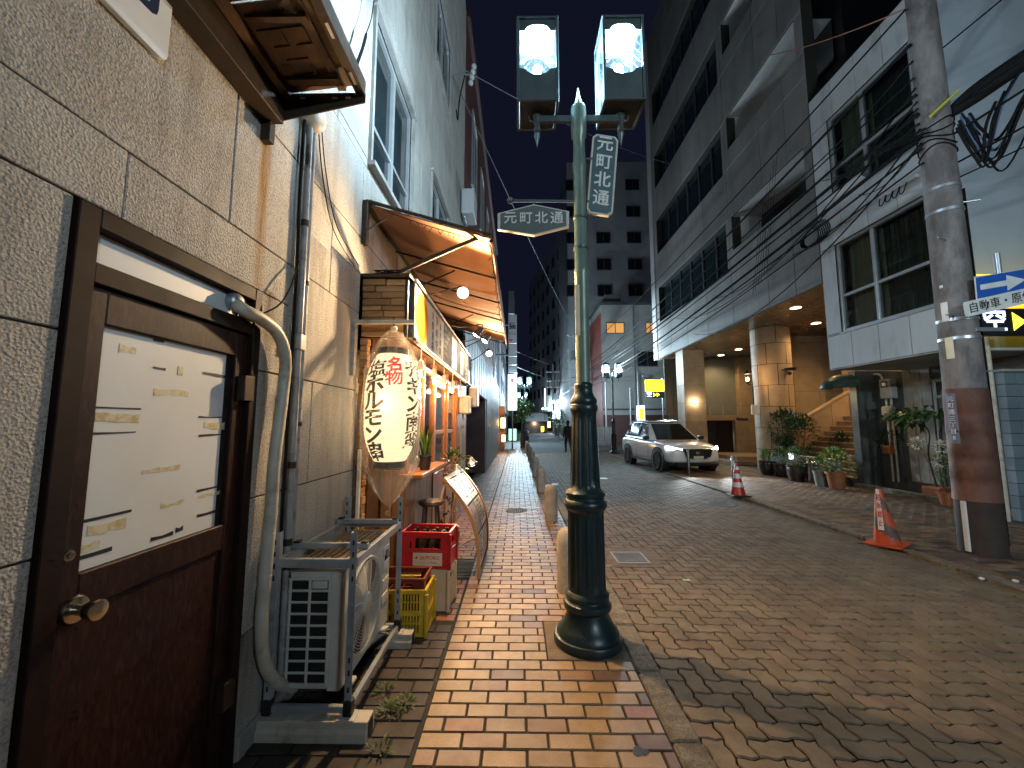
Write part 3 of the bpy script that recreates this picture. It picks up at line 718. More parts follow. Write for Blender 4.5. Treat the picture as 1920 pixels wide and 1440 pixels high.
# ================================================================== OUTDOOR UNIT ON ITS STAND
mat('ac_white', (.52,.52,.49), (.44,.44,.41), rough=.45, scale=5, dirt=(.33,.30,.25), dirtscale=3)
mat('steel_grey', (.36,.39,.42), (.28,.30,.33), rough=.4, metal=.35, scale=9, dirt=(.2,.2,.2), dirtscale=8)
mat('wood_dirty', (.23,.17,.10), (.15,.11,.065), rough=.7, scale=6, stretch=(6, 1, 6), bump=.3)
ax0, ax1, ay0, ay1, az0, az1 = -1.262, -.938, 2.25, 3.03, .135, .765
ac = thing('outdoor_unit', (-1.1, 2.64, az0), 'white air conditioner outdoor unit with round fan grille by the stone wall', 'air conditioner')
b = MB(); b.cbox((ax0+.01, ay0+.012, az0), (ax1-.006, ay1, az1-.02), .008); b.build('casing', 'ac_white', ac)
b = MB(); b.cbox((ax0, ay0-.002, az1-.02), (ax1+.006, ay1+.008, az1), .006); b.build('lid', 'ac_white', ac)
for k in range(7): MB().box((ax0+.02+.041*k, ay0+.02, az1+.0005), (ax0+.046+.041*k, ay1-.02, az1+.012)).build('top_plank', 'wood_dirty', ac)
# side grille facing the viewer: two columns of openings
cxs = (ax0+.022, ax0+.130, ax0+.238)
bk = MB(); bk.box((cxs[0], ay0+.006, az0+.04), (cxs[2], ay0+.0118, az1-.07)); bk.build('coil', 'black', ac)
nrow = 9; zh = (az1-.06-(az0+.03))/nrow
for r in range(nrow+1): MB().cbox((ax0+.01, ay0, az0+.03+zh*r-.006), (cxs[2]+.008, ay0+.0115, az0+.03+zh*r+.006), .002).build('grille_bar', 'ac_white', ac)
for x in cxs: MB().cbox((x-.007, ay0-.001, az0+.03), (x+.007, ay0+.0105, az1-.06), .002).build('grille_bar', 'ac_white', ac)
MB().cbox((cxs[1]+.012, ay0-.006, az1-.06-zh+.012), (cxs[2]-.012, ay0+.008, az1-.068), .004).build('handle_cover', 'ac_white', ac)
MB().box((cxs[2]+.008, ay0+.003, az0+.002), (ax1-.012, ay0+.0118, az1-.03)).build('side_plate', 'ac_white', ac)
# front with fan
fc = (ax1, 2.56, .45); fr_ = .255
b = MB(); M = Matrix.Translation((ax1-.0055, fc[1], fc[2])) @ Matrix.Rotation(R(90), 4, 'Y')
b.lathe([(fr_, .0), (fr_+.012, .012), (fr_+.02, .008), (fr_+.022, 0)], (0, 0, 0), 40).xf(M); b.build('fan_ring', 'ac_white', ac)
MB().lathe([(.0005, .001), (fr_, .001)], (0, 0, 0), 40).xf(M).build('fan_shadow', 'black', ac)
for k in range(13):
    rr = .07+(fr_-.075)*k/12
    MB().tube([M @ Vector((rr*math.cos(2*math.pi*q/36), rr*math.sin(2*math.pi*q/36), .012+.010*(1-rr/fr_))) for q in range(37)], .0017, 5, caps=False).build('grille_wire', 'ac_white', ac)
for k in range(12):
    a = 2*math.pi*k/12; MB().tube([M @ Vector((rr*math.cos(a+rr), rr*math.sin(a+rr), .010+.010*(1-rr/fr_))) for rr in (.06, .12, .18, .25)], .0028, 5).build('grille_spoke', 'ac_white', ac)
MB().lathe([(.0005, .026), (.06, .024), (.068, .016), (.068, .008)], (0, 0, 0), 28).xf(M).build('fan_hub', 'ac_white', ac)
for k in range(4):
    a = k*math.pi/2; P = [M @ Vector((r_*math.cos(a+d_), r_*math.sin(a+d_), z_)) for r_, d_, z_ in ((.06, 0, .003), (.24, -.1, .003), (.24, .6, .007), (.06, .9, .006))]
    MB().add(P, [(0, 1, 2, 3)]).build('fan_blade', 'pvc_grey', ac)
for z in (.30, .40, .52, .62): MB().cbox((ax1-.006, 2.88, z), (ax1-.0005, 3.01, z+.06), .002).build('front_rib', 'ac_white', ac)
MB().cbox((ax1-.006, 2.925, .585), (ax1+.001, 2.985, .655), .002).build('badge', 'black', ac)
text('badge_mark', 'F', .04, (ax1+.0016, 2.955, .62), (0, 1, 0), (0, 0, 1), 'sign_white', ac, bold=.01, ext=.0004)
for y in (2.36, 2.92): MB().cbox((ax0+.02, y-.03, az0-.018), (ax1+.03, y+.03, az0+.001), .004).build('foot', 'ac_white', ac)
# stand
st = thing('unit_stand', (-1.05, 2.55, .1), 'grey slotted steel stand carrying the outdoor unit', 'stand')
px0, px1, py0, py1 = -1.262, -.852, 2.13, 2.955
for (x, y, top) in ((px0, py0, .985), (px1, py0, .985), (px0+.02, py1, 1.02), (px1, py1, 1.02)):
    b = MB(); sx = 1 if x < -1.1 else -1
    b.cbox((x-.018, y-.002, .10), (x+.018, y+.002, top), .001); b.cbox((x-.018*sx*-1-.002, y+.002, .10), (x-.018*sx*-1+.002, y+.034, top), .001)
    po = b.build('post', 'steel_grey', st)
    for z in (.16, .22, .30, .36, top-.05, top-.11, top-.17, top-.23): MB().cbox((x-.005, y-.0035, z-.013), (x+.005, y-.0021, z+.013), .0005).build('slot', 'black', po)
    MB().cbox((x-.022, y-.008, .095), (x+.022, y+.036, .17), .004).build('shoe', 'black', po)
for z in (.165, .805):
    for (a, c) in (((px0, py0+.004, z), (px1, py0+.03, z+.045)), ((px0, py1+.004, z), (px1, py1+.03, z+.045)), ((px0-.01, py0+.034, z), (px0+.018, py1, z+.045)), ((px1-.015, py0+.034, z), (px1+.012, py1, z+.045))):
        if z < .2: a = (a[0], a[1], .135-.03); c = (c[0], c[1], .135+.005-.003)
        MB().cbox(a, c, .002).build('rail', 'steel_grey', st)
for y in (2.30, 2.86): MB().cbox((px0-.01, y, .852), (px1+.01, y+.03, .882), .002).build('cross_bar', 'steel_grey', st)
for x in (px0+.0, px1-.03):
    for y in (2.30, 2.86): MB().cbox((x, y-.004, .8825), (x+.035, y+.034, .893), .002).build('clamp', 'black', st)
for y, lb in ((2.115, 'pale ribbed plastic foot block under the near end of the unit stand'), (2.935, 'pale ribbed plastic foot block under the far end of the unit stand')):
    t = thing('foot_block', (-1.02, y+.03, 0), lb, 'foot block', 'foot blocks under the unit stand')
    b = MB(); P = [(0, -.045, .0), (0, .075, .0), (0, .075, .045), (0, .06, .055), (0, .06, .09), (0, -.03, .09), (0, -.03, .055), (0, -.045, .045)]
    b.prism([(-1.29, y+.015+p[1], p[2]+.0) for p in P], (.55, 0, 0)); b.build('block', 'pvc_cream', t, bevel=.004)
    MB().box((-.739, y, .012), (-.737, y+.06, .08)).build('end_cap', 'black', t)
    for x in (-1.15, -.9): MB().cbox((x, y-.012, .0905), (x+.09, y+.07, .0945), .001).build('pad', 'ac_white', t)

# ================================================================== CRATES
mat('crate_red', (.52,.016,.022), (.42,.012,.017), rough=.35, scale=5)
mat('crate_maroon', (.16,.024,.012), (.12,.018,.010), rough=.38, scale=5)
mat('crate_yellow', (.60,.40,.03), (.48,.31,.022), rough=.4, scale=5, dirt=(.36,.24,.04), dirtscale=6)
mat('crate_cream', (.62,.50,.33), (.52,.41,.26), rough=.45, scale=5)
mat('bottle_brown', (.030,.013,.006), (.02,.009,.004), rough=.08, spec=.7)
mat('label_cream', (.68,.58,.42), rough=.5)
mat('print_red', (.5,.03,.03), rough=.5)
def wall_win(b, a, c, axis, wins, th):
    """a,c = (u0,z0),(u1,z1) in the wall's plane; axis gives the builder; wins = list of openings"""
    for (u0, z0, u1, z1) in rects_minus((a[0], a[1], c[0], c[1]), wins, .003): axis(b, u0, z0, u1, z1, th)
def crate(name, loc, rot, wd, dp, h, m, label, cat='crate', wins_f=(), wins_s=(), rim=.016, group=None, ribs=True):
    t = thing(name, (0, 0, 0), label, cat, group); th = .012
    fr = lambda b, u0, z0, u1, z1, q: b.box((u0, -dp/2, z0), (u1, -dp/2+th, z1))
    bk_ = lambda b, u0, z0, u1, z1, q: b.box((u0, dp/2-th, z0), (u1, dp/2, z1))
    lf = lambda b, u0, z0, u1, z1, q: b.box((-wd/2, u0, z0), (-wd/2+th, u1, z1))
    rt_ = lambda b, u0, z0, u1, z1, q: b.box((wd/2-th, u0, z0), (wd/2, u1, z1))
    for nm, f, half, wn_ in (('front_wall', fr, wd/2, wins_f), ('back_wall', bk_, wd/2, wins_f), ('side_wall', lf, dp/2-th, wins_s), ('side_wall', rt_, dp/2-th, wins_s)):
        b = MB(); wall_win(b, (-half, .004), (half, h-.004), f, list(wn_), th); b.build(nm, m, t)
    MB().box((-wd/2+th, -dp/2+th, .002), (wd/2-th, dp/2-th, .012)).build('base', m, t)
    b = MB(); r = rim
    b.cbox((-wd/2-.006, -dp/2-.006, h-r), (wd/2+.006, -dp/2+th+.002, h), .003); b.cbox((-wd/2-.006, dp/2-th-.002, h-r), (wd/2+.006, dp/2+.006, h), .003)
    b.cbox((-wd/2-.006, -dp/2+th+.002, h-r), (-wd/2+th+.002, dp/2-th-.002, h), .003); b.cbox((wd/2-th-.002, -dp/2+th+.002, h-r), (wd/2+.006, dp/2-th-.002, h), .003)
    b.build('rim', m, t)
    if ribs:
        for x in (-wd/2-.005, wd/2+.005):
            for y in (-dp/2-.005, dp/2+.005): MB().cbox((x-.012, y-.012, 0), (x+.012, y+.012, h-r), .004).build('corner_post', m, t)
        for z in (.006, h*.45):
            b = MB(); b.cbox((-wd/2-.004, -dp/2-.004, z), (wd/2+.004, -dp/2+.001, z+.010), .002); b.build('band', m, t)
            b = MB(); b.cbox((wd/2-.001, -dp/2, z), (wd/2+.004, dp/2, z+.010), .002); b.build('band', m, t)
    t.location = loc; t.rotation_euler = (0, 0, R(rot)); return t
cw = crate('beer_crate', (-.775, 3.605, 0), -3, .40, .28, .335, 'crate_cream', 'cream crate with closed sides under the red crate', wins_f=[(-.06, .24, .06, .28)], wins_s=[(-.05, .24, .05, .28)])
cr = crate('beer_crate', (-.775, 3.605, .336), -3, .42, .28, .305, 'crate_red', 'bright red crate of brown bottles on top of the cream crate',
           wins_f=[(-.135, .165, -.115, .225), (-.085, .165, .135, .255)], wins_s=[(-.07, .18, .07, .25)], ribs=True)
MB().cbox((-.10, -.1475, .030), (.15, -.1425, .135), .001).build('label_plate', 'label_cream', cr)
text('brand_lettering', 'SAPPORO', .036, (.042, -.1482, .095), (1, 0, 0), (0, 0, 1), 'print_red', cr, bold=.012, ext=.0005, fit=(.165, .032))
P = []
for k in range(10): a = R(90+36*k); r = .013 if k % 2 == 0 else .0055; P.append((-.068+r*1.3*math.cos(a), -.1479, .095+r*1.3*math.sin(a)))
MB().prism(P, (0, -.0008, 0)).build('star_mark', 'print_red', cr)
text('small_print', 'サッポロビール株式会社', .016, (.025, -.1482, .055), (1, 0, 0), (0, 0, 1), 'print_red', cr, bold=.004, ext=.0005)
for lt in (cr,):
    for o in list(lt.children): pass
bt = None; k = 0; Mc = Matrix.Translation((-.775, 3.605, .336)) @ Matrix.Rotation(R(-3), 4, 'Z')
for j in range(3):
    for i in range(4):
        p = Mc @ Vector((-.135+.09*i, -.085+.085*j, .014))
        row = ('front', 'middle', 'back')[j]; colm = ('leftmost', 'second', 'third', 'rightmost')[i]
        lb = 'brown glass beer bottle in the red crate, %s row, %s' % (row, colm)
        if bt is None:
            bt = thing('beer_bottle', (0, 0, 0), lb, 'bottle', 'bottles in the red crate')
            MB().lathe([(.0005, 0), (.033, 0), (.034, .004), (.034, .165), (.030, .195), (.016, .225), (.0135, .262), (.0145, .264), (.0145, .272)], (0, 0, 0), 16).build('glass', 'bottle_brown', bt)
            MB().lathe([(.0155, .262), (.0155, .274), (.0005, .276)], (0, 0, 0), 14).build('cap', 'label_cream' if False else 'iron', bt)
            o = bt
        else: o = copy_tree(bt); o['label'] = lb
        o.location = p
slots = [(-.16+.011*q*2-.0, z0, -.16+.011*q*2+.011, z0+.055) for z0 in (.035, .105, .185, .25) for q in range(5)] + [(.03+.022*q, z0, .041+.022*q, z0+.055) for z0 in (.035, .105, .185, .25) for q in range(6)]
sslots = [(-.11+.022*q, z0, -.099+.022*q, z0+.055) for z0 in (.035, .105, .185, .25) for q in range(10)]
cyl_ = crate('slatted_crate', (-.875, 3.20, 0), 0, .40, .29, .335, 'crate_yellow', 'yellow plastic crate with slotted sides behind the outdoor unit', wins_f=slots, wins_s=sslots, rim=.03)
cm_ = crate('bottle_crate', (-.875, 3.203, .115), 0, .362, .252, .29, 'crate_maroon', 'dark red empty crate sitting in the yellow crate', wins_f=[(-.10, .2, .10, .25)], wins_s=[(-.06, .2, .06, .25)], ribs=False)
for x in (-.09, 0, .09): MB().box((x-.003, -.118, .014), (x+.003, .118, .20)).build('divider', 'crate_maroon', cm_)
for y in (-.045, .045): MB().box((-.17, y-.003, .2005), (.17, y+.003, .2015)).build('divider', 'crate_maroon', cm_)

# ================================================================== THE GRILL BAR
mat('lamp_grey', (.10,.105,.12), (.08,.08,.09), rough=.35, metal=.4)
mat('plank', (.34,.16,.055), (.22,.095,.03), rough=.5, scale=3, stretch=(1, 1, 7), rand=.25, bump=.2)
mat('plank_h', (.36,.20,.085), (.24,.12,.045), rough=.55, scale=4, stretch=(1, .8, 8), rand=.35, bump=.25)
mat('wood_orange', (.36,.145,.04), (.26,.095,.025), rough=.38, scale=2.5, stretch=(5, 5, .6), bump=.1)
mat('wood_dark', (.07,.035,.018), (.045,.022,.011), rough=.5, scale=4, stretch=(1, 1, 4))
mat('awning_cloth', (.50,.26,.15), (.43,.22,.125), rough=.75, scale=3, bump=.1)
mat('bar_white', (.78,.72,.62), (.74,.68,.58), rough=.45, scale=2)
mat('menu_black', (.022,.025,.035), (.014,.016,.022), rough=.85, spec=.15)
mat('sign_cream', (.60,.53,.43), (.56,.49,.4), rough=.85, scale=2, spec=.15)
mat('sun_orange', (.80,.17,.004), rough=.9, spec=.1)
mat('sun_yellow', (.80,.42,.015), rough=.9, spec=.1)
mat('print_dark', (.05,.04,.038), rough=.9, spec=.1)
mat('print_white', (.45,.43,.40), rough=.9, spec=.1)
mat('noodle', (.62,.48,.28), (.32,.2,.11), rough=.6, scale=9, contrast=(.4,.6))
glassmat('shop_glass', (.9,.9,.88), .9)
sh = thing('grill_bar', (-1.1, 5.2, 0), 'small grill bar with timber front, counter hatch and wooden door', 'shop')
SX = -1.0                                                         # shop face
FX = -.925                                                        # fascia face
# fascia box, planked end facing the viewer
MB().box((WX+.01, 3.245, 2.262), (FX-.012, 7.48, 2.765)).build('fascia', 'wood_dark', sh)
zz = 2.27; r = 0
while zz < 2.74:
    h = rnd.choice((.045, .055, .06)); h = min(h, 2.762-zz); x = WX+.015; cut = rnd.uniform(-1.2, -1.05)
    for a, c in ((x, cut), (cut, FX-.012)):
        MB().cbox((a+.002, 3.205+rnd.uniform(0, .016), zz+.002), (c-.002, 3.245, zz+h-.002), .004).build('plank', 'plank_h', sh)
    zz += h
MB().box((WX+.005, 3.19, 2.768), (FX+.03, 7.5, 2.80)).build('fascia_cap', 'rust_dark', sh)
MB().cbox((FX-.01, 3.215, 2.265), (FX+.012, 3.265, 2.765), .003).build('corner_trim', 'black', sh)
# tile-like timber blocks on the party pier
zz = .02
while zz < 2.25:
    h = rnd.uniform(.05, .085); h = min(h, 2.258-zz)
    MB().cbox((WX+.012, 3.19+rnd.uniform(0, .03), zz+.002), (WX+.085+rnd.uniform(-.012, .012), 3.28, zz+h-.002), .004).build('timber_block', 'plank_h', sh)
    zz += h
MB().box((WX+.01, 3.285, 0), (WX+.09, 3.60, 2.26)).build('pier', 'wood_dark', sh)
zz = 1.15; 
while zz < 2.25:                                                   # brick-like cladding deeper in
    h = .055; x = WX+.1
    for q in range(2):
        MB().cbox((x+.002, 3.575+rnd.uniform(0, .012), zz+.002), (x+.098, 3.60, zz+h-.002), .003).build('timber_block', 'plank_h', sh); x += .10
    zz += h
for q in range(2):
    x = WX+.1+.1*q; MB().cbox((x+.002, 3.57, .02), (x+.098, 3.60, 1.14), .004).build('plank', 'wood_orange', sh)
MB().box((WX+.09, 3.602, 0), (SX-.035, 3.66, 2.26)).build('return_wall', 'wood_dark', sh)
MB().cbox((WX+.05, 3.15, .0), (WX+.075, 3.18, 1.35), .003).build('white_post', 'bar_white', sh)
# street face
y = 3.60
for q in range(7):
    MB().cbox((SX-.03, y+.002, .02), (SX, y+.168, 1.06), .004).build('plank', 'wood_orange', sh); y += .17
MB().cbox((SX-.05, 3.56, 1.065), (SX+.16, 4.80, 1.105), .006).build('counter', 'wood_orange', sh)
for (a, c) in ((3.60, 3.67), (4.18, 4.25), (4.73, 4.83), (5.60, 5.68), (6.42, 6.50)):
    MB().cbox((SX-.05, a, 1.106 if a < 4.7 else 0), (SX+.012, c, 2.262), .004).build('mullion', 'wood_orange', sh)
MB().cbox((SX-.05, 3.60, 2.12), (SX+.008, 6.5, 2.17), .004).build('head_rail', 'wood_orange', sh)
for (a, c) in ((3.67, 4.18), (4.25, 4.73)): MB().box((SX-.02, a, 1.106), (SX-.014, c, 2.12)).build('pane', 'shop_glass', sh)
for (a, c) in ((4.83, 5.60), (5.68, 6.42)):
    d = MB().cbox((SX-.045, a+.002, .02), (SX-.01, c-.002, .95), .006).build('sliding_door', 'wood_orange', sh)
    MB().cbox((SX-.045, a+.002, 2.02), (SX-.01, c-.002, 2.12), .005).build('door_rail', 'wood_orange', d)
    MB().cbox((SX-.045, a+.002, .95), (SX-.01, a+.09, 2.02), .005).build('door_stile', 'wood_orange', d)
    MB().cbox((SX-.045, c-.09, .95), (SX-.01, c-.002, 2.02), .005).build('door_stile', 'wood_orange', d)
    MB().cbox((SX-.042, a+.09, 1.42), (SX-.012, c-.09, 1.47), .004).build('door_rail', 'wood_orange', d)
    MB().box((SX-.03, a+.09, .95), (SX-.024, c-.09, 2.02)).build('pane', 'shop_glass', d)
    MB().cbox((SX-.012, a+.03, 1.0), (SX+.006, a+.05, 1.2), .003).build('pull', 'iron', d)
MB().cbox((SX-.05, 6.5, 0), (SX+.02, 7.5, 2.262), .006).build('end_wall', 'wood_orange', sh)
MB().box((WX-.9, 3.66, 0), (WX-.85, 7.5, 2.7)).build('inner_wall', 'plank', sh)
MB().box((WX-.85, 7.45, 0), (SX-.06, 7.5, 2.25)).build('inner_end', 'plank', sh)
MB().box((WX-.85, 3.6, 2.23), (WX+.005, 7.5, 2.26)).build('inner_ceiling', 'wood_dark', sh)
for k in range(5):
    z = 1.3+.0*k; MB().cbox((WX-.8, 4.0+.6*k, 1.25), (WX-.6, 4.4+.6*k, 1.9), .01).build('shelf_unit', 'wood_dark', sh)
light('interior_light', 'POINT', (WX-.25, 5.0, 2.05), 40, (1, .62, .30), sh, .15)
# ---- sign board on the fascia
sb = thing('sign_board', (FX, 5.2, 2.27), 'long white and black signboard with an orange sun over the bar', 'sign')
y0s, y1s, z0s, z1s = 3.285, 7.46, 2.275, 2.755
MB().cbox((FX-.008, y0s, z0s), (FX+.05, y1s, z1s), .003).build('board', 'lamp_grey', sb)
fx_ = FX+.051
MB().box((fx_, 3.30, 2.29), (fx_+.002, 4.62, 2.742)).build('white_panel', 'sign_cream', sb)
MB().box((fx_, 4.625, 2.29), (fx_+.002, 7.44, 2.742)).build('black_panel', 'menu_black', sb)
MB().cbox((FX+.045, 3.27, 2.757), (FX+.075, 7.47, 2.785), .003).build('top_trim', 'bar_white', sb)
MB().cbox((FX+.045, 3.27, 2.245), (FX+.075, 7.47, 2.273), .003).build('bottom_trim', 'wood_dark', sb)
for nm, rr, m, d in (('sun_halo', .225, 'sun_yellow', .0025), ('sun_disc', .195, 'sun_orange', .0035)):
    MB().prism([(fx_+d-.0005, 3.565+rr*1.1*math.cos(2*math.pi*k/40), 2.515+rr*1.0*math.sin(2*math.pi*k/40)) for k in range(40)], (.0008, 0, 0)).build(nm, m, sb)
text('name_lettering', '大\n衆\n酒\n場', .105, (fx_+.0028, 4.02, 2.50), (0, 1, 0), (0, 0, 1), 'print_dark', sb, bold=.004, ext=.0006, line=1.0)
text('name_lettering', 'ひ\nの\nで', .125, (fx_+.0028, 4.22, 2.52), (0, 1, 0), (0, 0, 1), 'print_dark', sb, bold=.004, ext=.0006, line=1.05)
text('name_lettering', '炭\n火\n串\n焼', .085, (fx_+.0028, 4.42, 2.50), (0, 1, 0), (0, 0, 1), 'print_dark', sb, bold=.004, ext=.0006, line=1.05)
y = 4.70
mrg = random.Random(5); wrd = ['名物チキン南蛮', '塩ホルモン串', '生ビール', '焼とり', 'もつ煮込み', '冷奴', 'ハイボール', '枝豆', '唐揚げ', '日本酒', '焼酎', 'お造り']
for k in range(26):
    z = 2.70-.075*(k % 6); yy = 4.66+.115*0+(k//6)*.66
    wd_ = wrd[k % 12]
    text('menu_line', wd_, .058, (fx_+.0028, yy, z), (0, 1, 0), (0, 0, 1), 'print_white', sb, bold=.004, ext=.0005, align='LEFT')
for (a, c, z0_, z1_) in ((5.22, 5.62, 2.30, 2.72), (6.02, 6.30, 2.32, 2.66), (6.95, 7.25, 2.30, 2.5)):
    MB().box((fx_+.002, a, z0_), (fx_+.0045, c, z1_)).build('food_picture', 'noodle', sb)

# ---- awning
aw = thing('shop_awning', (WX, 5.3, 3.0), 'brown fabric awning on steel arms over the bar front', 'awning')
A0, A1 = 3.20, 7.42; AXW, AXO, AZW, AZO = WX+.03, -.20, 3.41, 3.09
b = MB(); nx, ny = 6, 24; th = .012
def azf(u, v_): return AZW+(AZO-AZW)*u-.025*math.sin(math.pi*u)*abs(math.sin(math.pi*v_*5))
gridp = [[Vector((AXW+(AXO-AXW)*i/nx, A0+(A1-A0)*j/ny, azf(i/nx, j/ny))) for j in range(ny+1)] for i in range(nx+1)]
vv = [p for row in gridp for p in row]; n0 = len(vv); vv += [p+Vector((0, 0, th)) for p in vv[:n0]]
ff = []
for i in range(nx):
    for j in range(ny):
        a = i*(ny+1)+j; q = (a, a+ny+1, a+ny+2, a+1); ff.append(q[::-1]); ff.append(tuple(k+n0 for k in q))
b.csm = True; b.add(vv, ff); b.build('cloth', 'awning_cloth', aw)
b = MB(); b.box((AXO-.004, A0, AZO-.13), (AXO+.004, A1, AZO+.012)); b.build('valance', 'awning_cloth', aw)
MB().cyl((AXO-.02, A0, AZO-.01), (AXO-.02, A1, AZO-.01), .018, n=10).build('front_bar', 'rust_dark', aw)
MB().cbox((AXW-.025, A0-.03, 3.05), (AXW+.02, A0+.02, 3.44), .004).build('wall_plate', 'rust_dark', aw)
MB().cbox((AXW-.02, A0-.012, 3.40), (AXW+.05, A1, 3.45), .004).build('wall_bar', 'rust_dark', aw)
MB().tube([(AXW, A0-.008, AZW+.03), (AXO, A0-.008, AZO+.03)], .016, 8).build('end_bar', 'rust_dark', aw)
for k in range(1, 6):
    y = A0+(A1-A0)*k/5-.03
    MB().tube([(AXW, y, AZW-.05), (AXO-.02, y, AZO-.03)], .011, 8).build('rib', 'rust_dark', aw)
    if k in (1, 3, 5): MB().tube([(WX+.02, y, 2.86), (AXO-.45, y, AZO+.06)], .009, 8).build('stay', 'rust_dark', aw)
MB().tube([PY(898, 445, 3.26), PY(800, 487, 3.24), PX(697, 534, WX+.06)], [.016, .020, .014], 10).build('near_arm', 'rust_dark', aw)
MB().tube([PX(682, 436, WX+.03), PY(737, 402, 3.21)], .006, 6).build('brace', 'rust_dark', aw)
# fairy lights round the awning edge
fl = thing('fairy_lights', (-.2, 5, 2.9), 'dark unlit fairy light string tied along the awning edge', 'string lights')
pts = sag((WX+.12, A0+.02, 3.39), (AXO-.05, A0+.02, AZO-.01), .02, 10)+sag((AXO-.03, A0+.05, AZO-.03), (AXO-.03, A1, AZO-.07), .02, 30)
MB().tube(pts, .0035, 5).build('wire', 'cable', fl)
wq = MB()
for k, p in enumerate(smooth_path(pts, 2)[6:]):
    d = Vector((rg.uniform(-.03, .03), rg.uniform(-.02, .02), -.03)); MB().tube([p, p+d], [.002, .004], 4).build('bulb', 'cable', fl)
# wires heaped on the fascia cap
tw = MB()
for k in range(6): tw.tube(smooth_path([(WX+.03+rg.uniform(0, .3), 3.2+rg.uniform(0, .05), 2.80+rg.uniform(0, .05)) for _ in range(5)], 4), .004, 5)
o = tag(tw.build('cable_tangle', 'cable'), 'tangle of black cable lying on top of the shop fascia', 'cable', kind='stuff')

# ---- spot lamps on arms
glowmat('hot_white', (1, .82, .55), 20)
glowmat('bulb_warm', (1, .70, .34), 14)
WARM = (1.0, .68, .36)
def spot_lamp(p, tgt, arm0, label, power, angle=115, on=True):
    p = Vector(p); d = (Vector(tgt)-p).normalized()
    t = thing('spot_lamp', tuple(p), label, 'spot lamp', 'spot lamps over the bar sign')
    MB().tube(smooth_path([arm0, Vector(arm0).lerp(p, .5)+Vector((0, 0, .03)), p-d*.11+Vector((0, 0, .05)), p-d*.11], 4), .008, 8).build('arm', 'lamp_grey', t)
    prof = [(.0005, -.12), (.03, -.12), (.034, -.11), (.036, -.05), (.042, -.03), (.056, 0), (.060, .012), (.056, .012), (.050, 0)]
    M = Matrix.Translation(p) @ d.to_track_quat('Z', 'Y').to_matrix().to_4x4()
    MB().lathe(prof, (0, 0, 0), 20).xf(M).build('housing', 'lamp_grey', t)
    MB().lathe([(.050, .001), (.030, .012), (.0005, .016)], (0, 0, 0), 20).xf(M).build('lens', 'hot_white', t)
    light('spot', 'SPOT', p+d*.035, power, WARM, t, .035, p+d*2, angle, .5)
    return t
spot_lamp(PY(868, 549, 3.70), tuple(PY(868, 549, 3.70)+Vector((.22, -1, -.5))), (FX+.06, 3.75, 2.80), 'grey spot lamp glaring towards the viewer, nearest under the awning', 165, 178)
spot_lamp(PY(893, 628, 4.95), (-.85, 4.9, 2.2), (FX+.06, 4.9, 2.80), 'small grey spot lamp turned to the sign, middle one under the awning', 9, 120)
spot_lamp(PY(917, 663, 7.15), (-.3, 6.0, 2.0), (FX+.06, 7.3, 2.72), 'grey spot lamp on a long arm at the far end of the sign', 130, 175)
spot_lamp((-.5, 6.0, 2.82), (-.86, 5.8, 2.3), (FX+.06, 6.0, 2.80), 'small grey spot lamp close to the awning cloth, far middle', 7, 120)
# ---- bare pendant bulbs under the fascia
glassmat('bulb_glass', (1, .9, .75), .9)
tr = thing('bulb_track', (-.86, 4.7, 2.2), 'pale conduit rail under the signboard carrying the bare bulbs', 'conduit')
MB().cyl((-.86, 3.35, 2.235), (-.86, 6.6, 2.235), .009, n=8).build('rail', 'bar_white', tr)
for k, (y, ord_) in enumerate(((3.50, 'nearest'), (4.05, 'second'), (4.62, 'third'), (5.25, 'fourth'), (5.95, 'farthest'))):
    t = thing('pendant_bulb', (-.86, y, 2.0), 'bare glowing bulb on a short white holder under the signboard, %s from the lantern' % ord_, 'light bulb', 'bare bulbs under the signboard')
    MB().cyl((-.86, y, 2.11), (-.86, y, 2.226), .006, n=8).build('stem', 'bar_white', t)
    MB().lathe([(.022, 0), (.026, .01), (.026, .09), (.012, .10)], (-.86, y, 2.02), 16).build('holder', 'bar_white', t)
    MB().lathe([(.0005, -.075), (.015, -.072), (.026, -.058), (.030, -.042), (.026, -.022), (.016, -.004), (.014, .008)], (-.86, y, 2.02), 16).build('globe', 'bulb_glass', t)
    MB().lathe([(.0005, -.06), (.008, -.052), (.010, -.035), (.006, -.012), (.0005, -.005)], (-.86, y, 2.02), 10).build('filament', 'bulb_warm', t)
    light('bulb_light', 'POINT', (-.86, y, 1.975), 12, (1, .58, .25), t, .02)

# ---- paper lantern in its plastic cover
def lantern_paper():
    m = bpy.data.materials.new('lantern_paper'); m.use_nodes = True; MATS['lantern_paper'] = m
    nt = m.node_tree; N = nt.nodes; L = nt.links; b = N['Principled BSDF']; b.inputs['Base Color'].default_value = (.75,.66,.5, 1); b.inputs['Roughness'].default_value = .7
    geo = N.new('ShaderNodeNewGeometry'); nz = N.new('ShaderNodeTexNoise'); nz.inputs['Scale'].default_value = 9; L.new(geo.outputs['Position'], nz.inputs['Vector'])
    mx = N.new('ShaderNodeMix'); mx.data_type = 'RGBA'; mx.inputs['A'].default_value = (1, .78, .47, 1); mx.inputs['B'].default_value = (.95, .68, .37, 1); L.new(nz.outputs['Fac'], mx.inputs['Factor'])
    L.new(mx.outputs['Result'], b.inputs['Emission Color']); b.inputs['Emission Strength'].default_value = .74
lantern_paper()
mat('ink_black', (.02,.014,.010), rough=.6); mat('ink_red', (.42,.015,.02), rough=.6, emit=(.62,.012,.02), es=.75)  # red ink emits, standing in for lantern light coming through the paper
glassmat('film', (.97,.95,.92), .90, rough=.07, diff=(.85,.82,.75), bump=1.0, bscale=45)
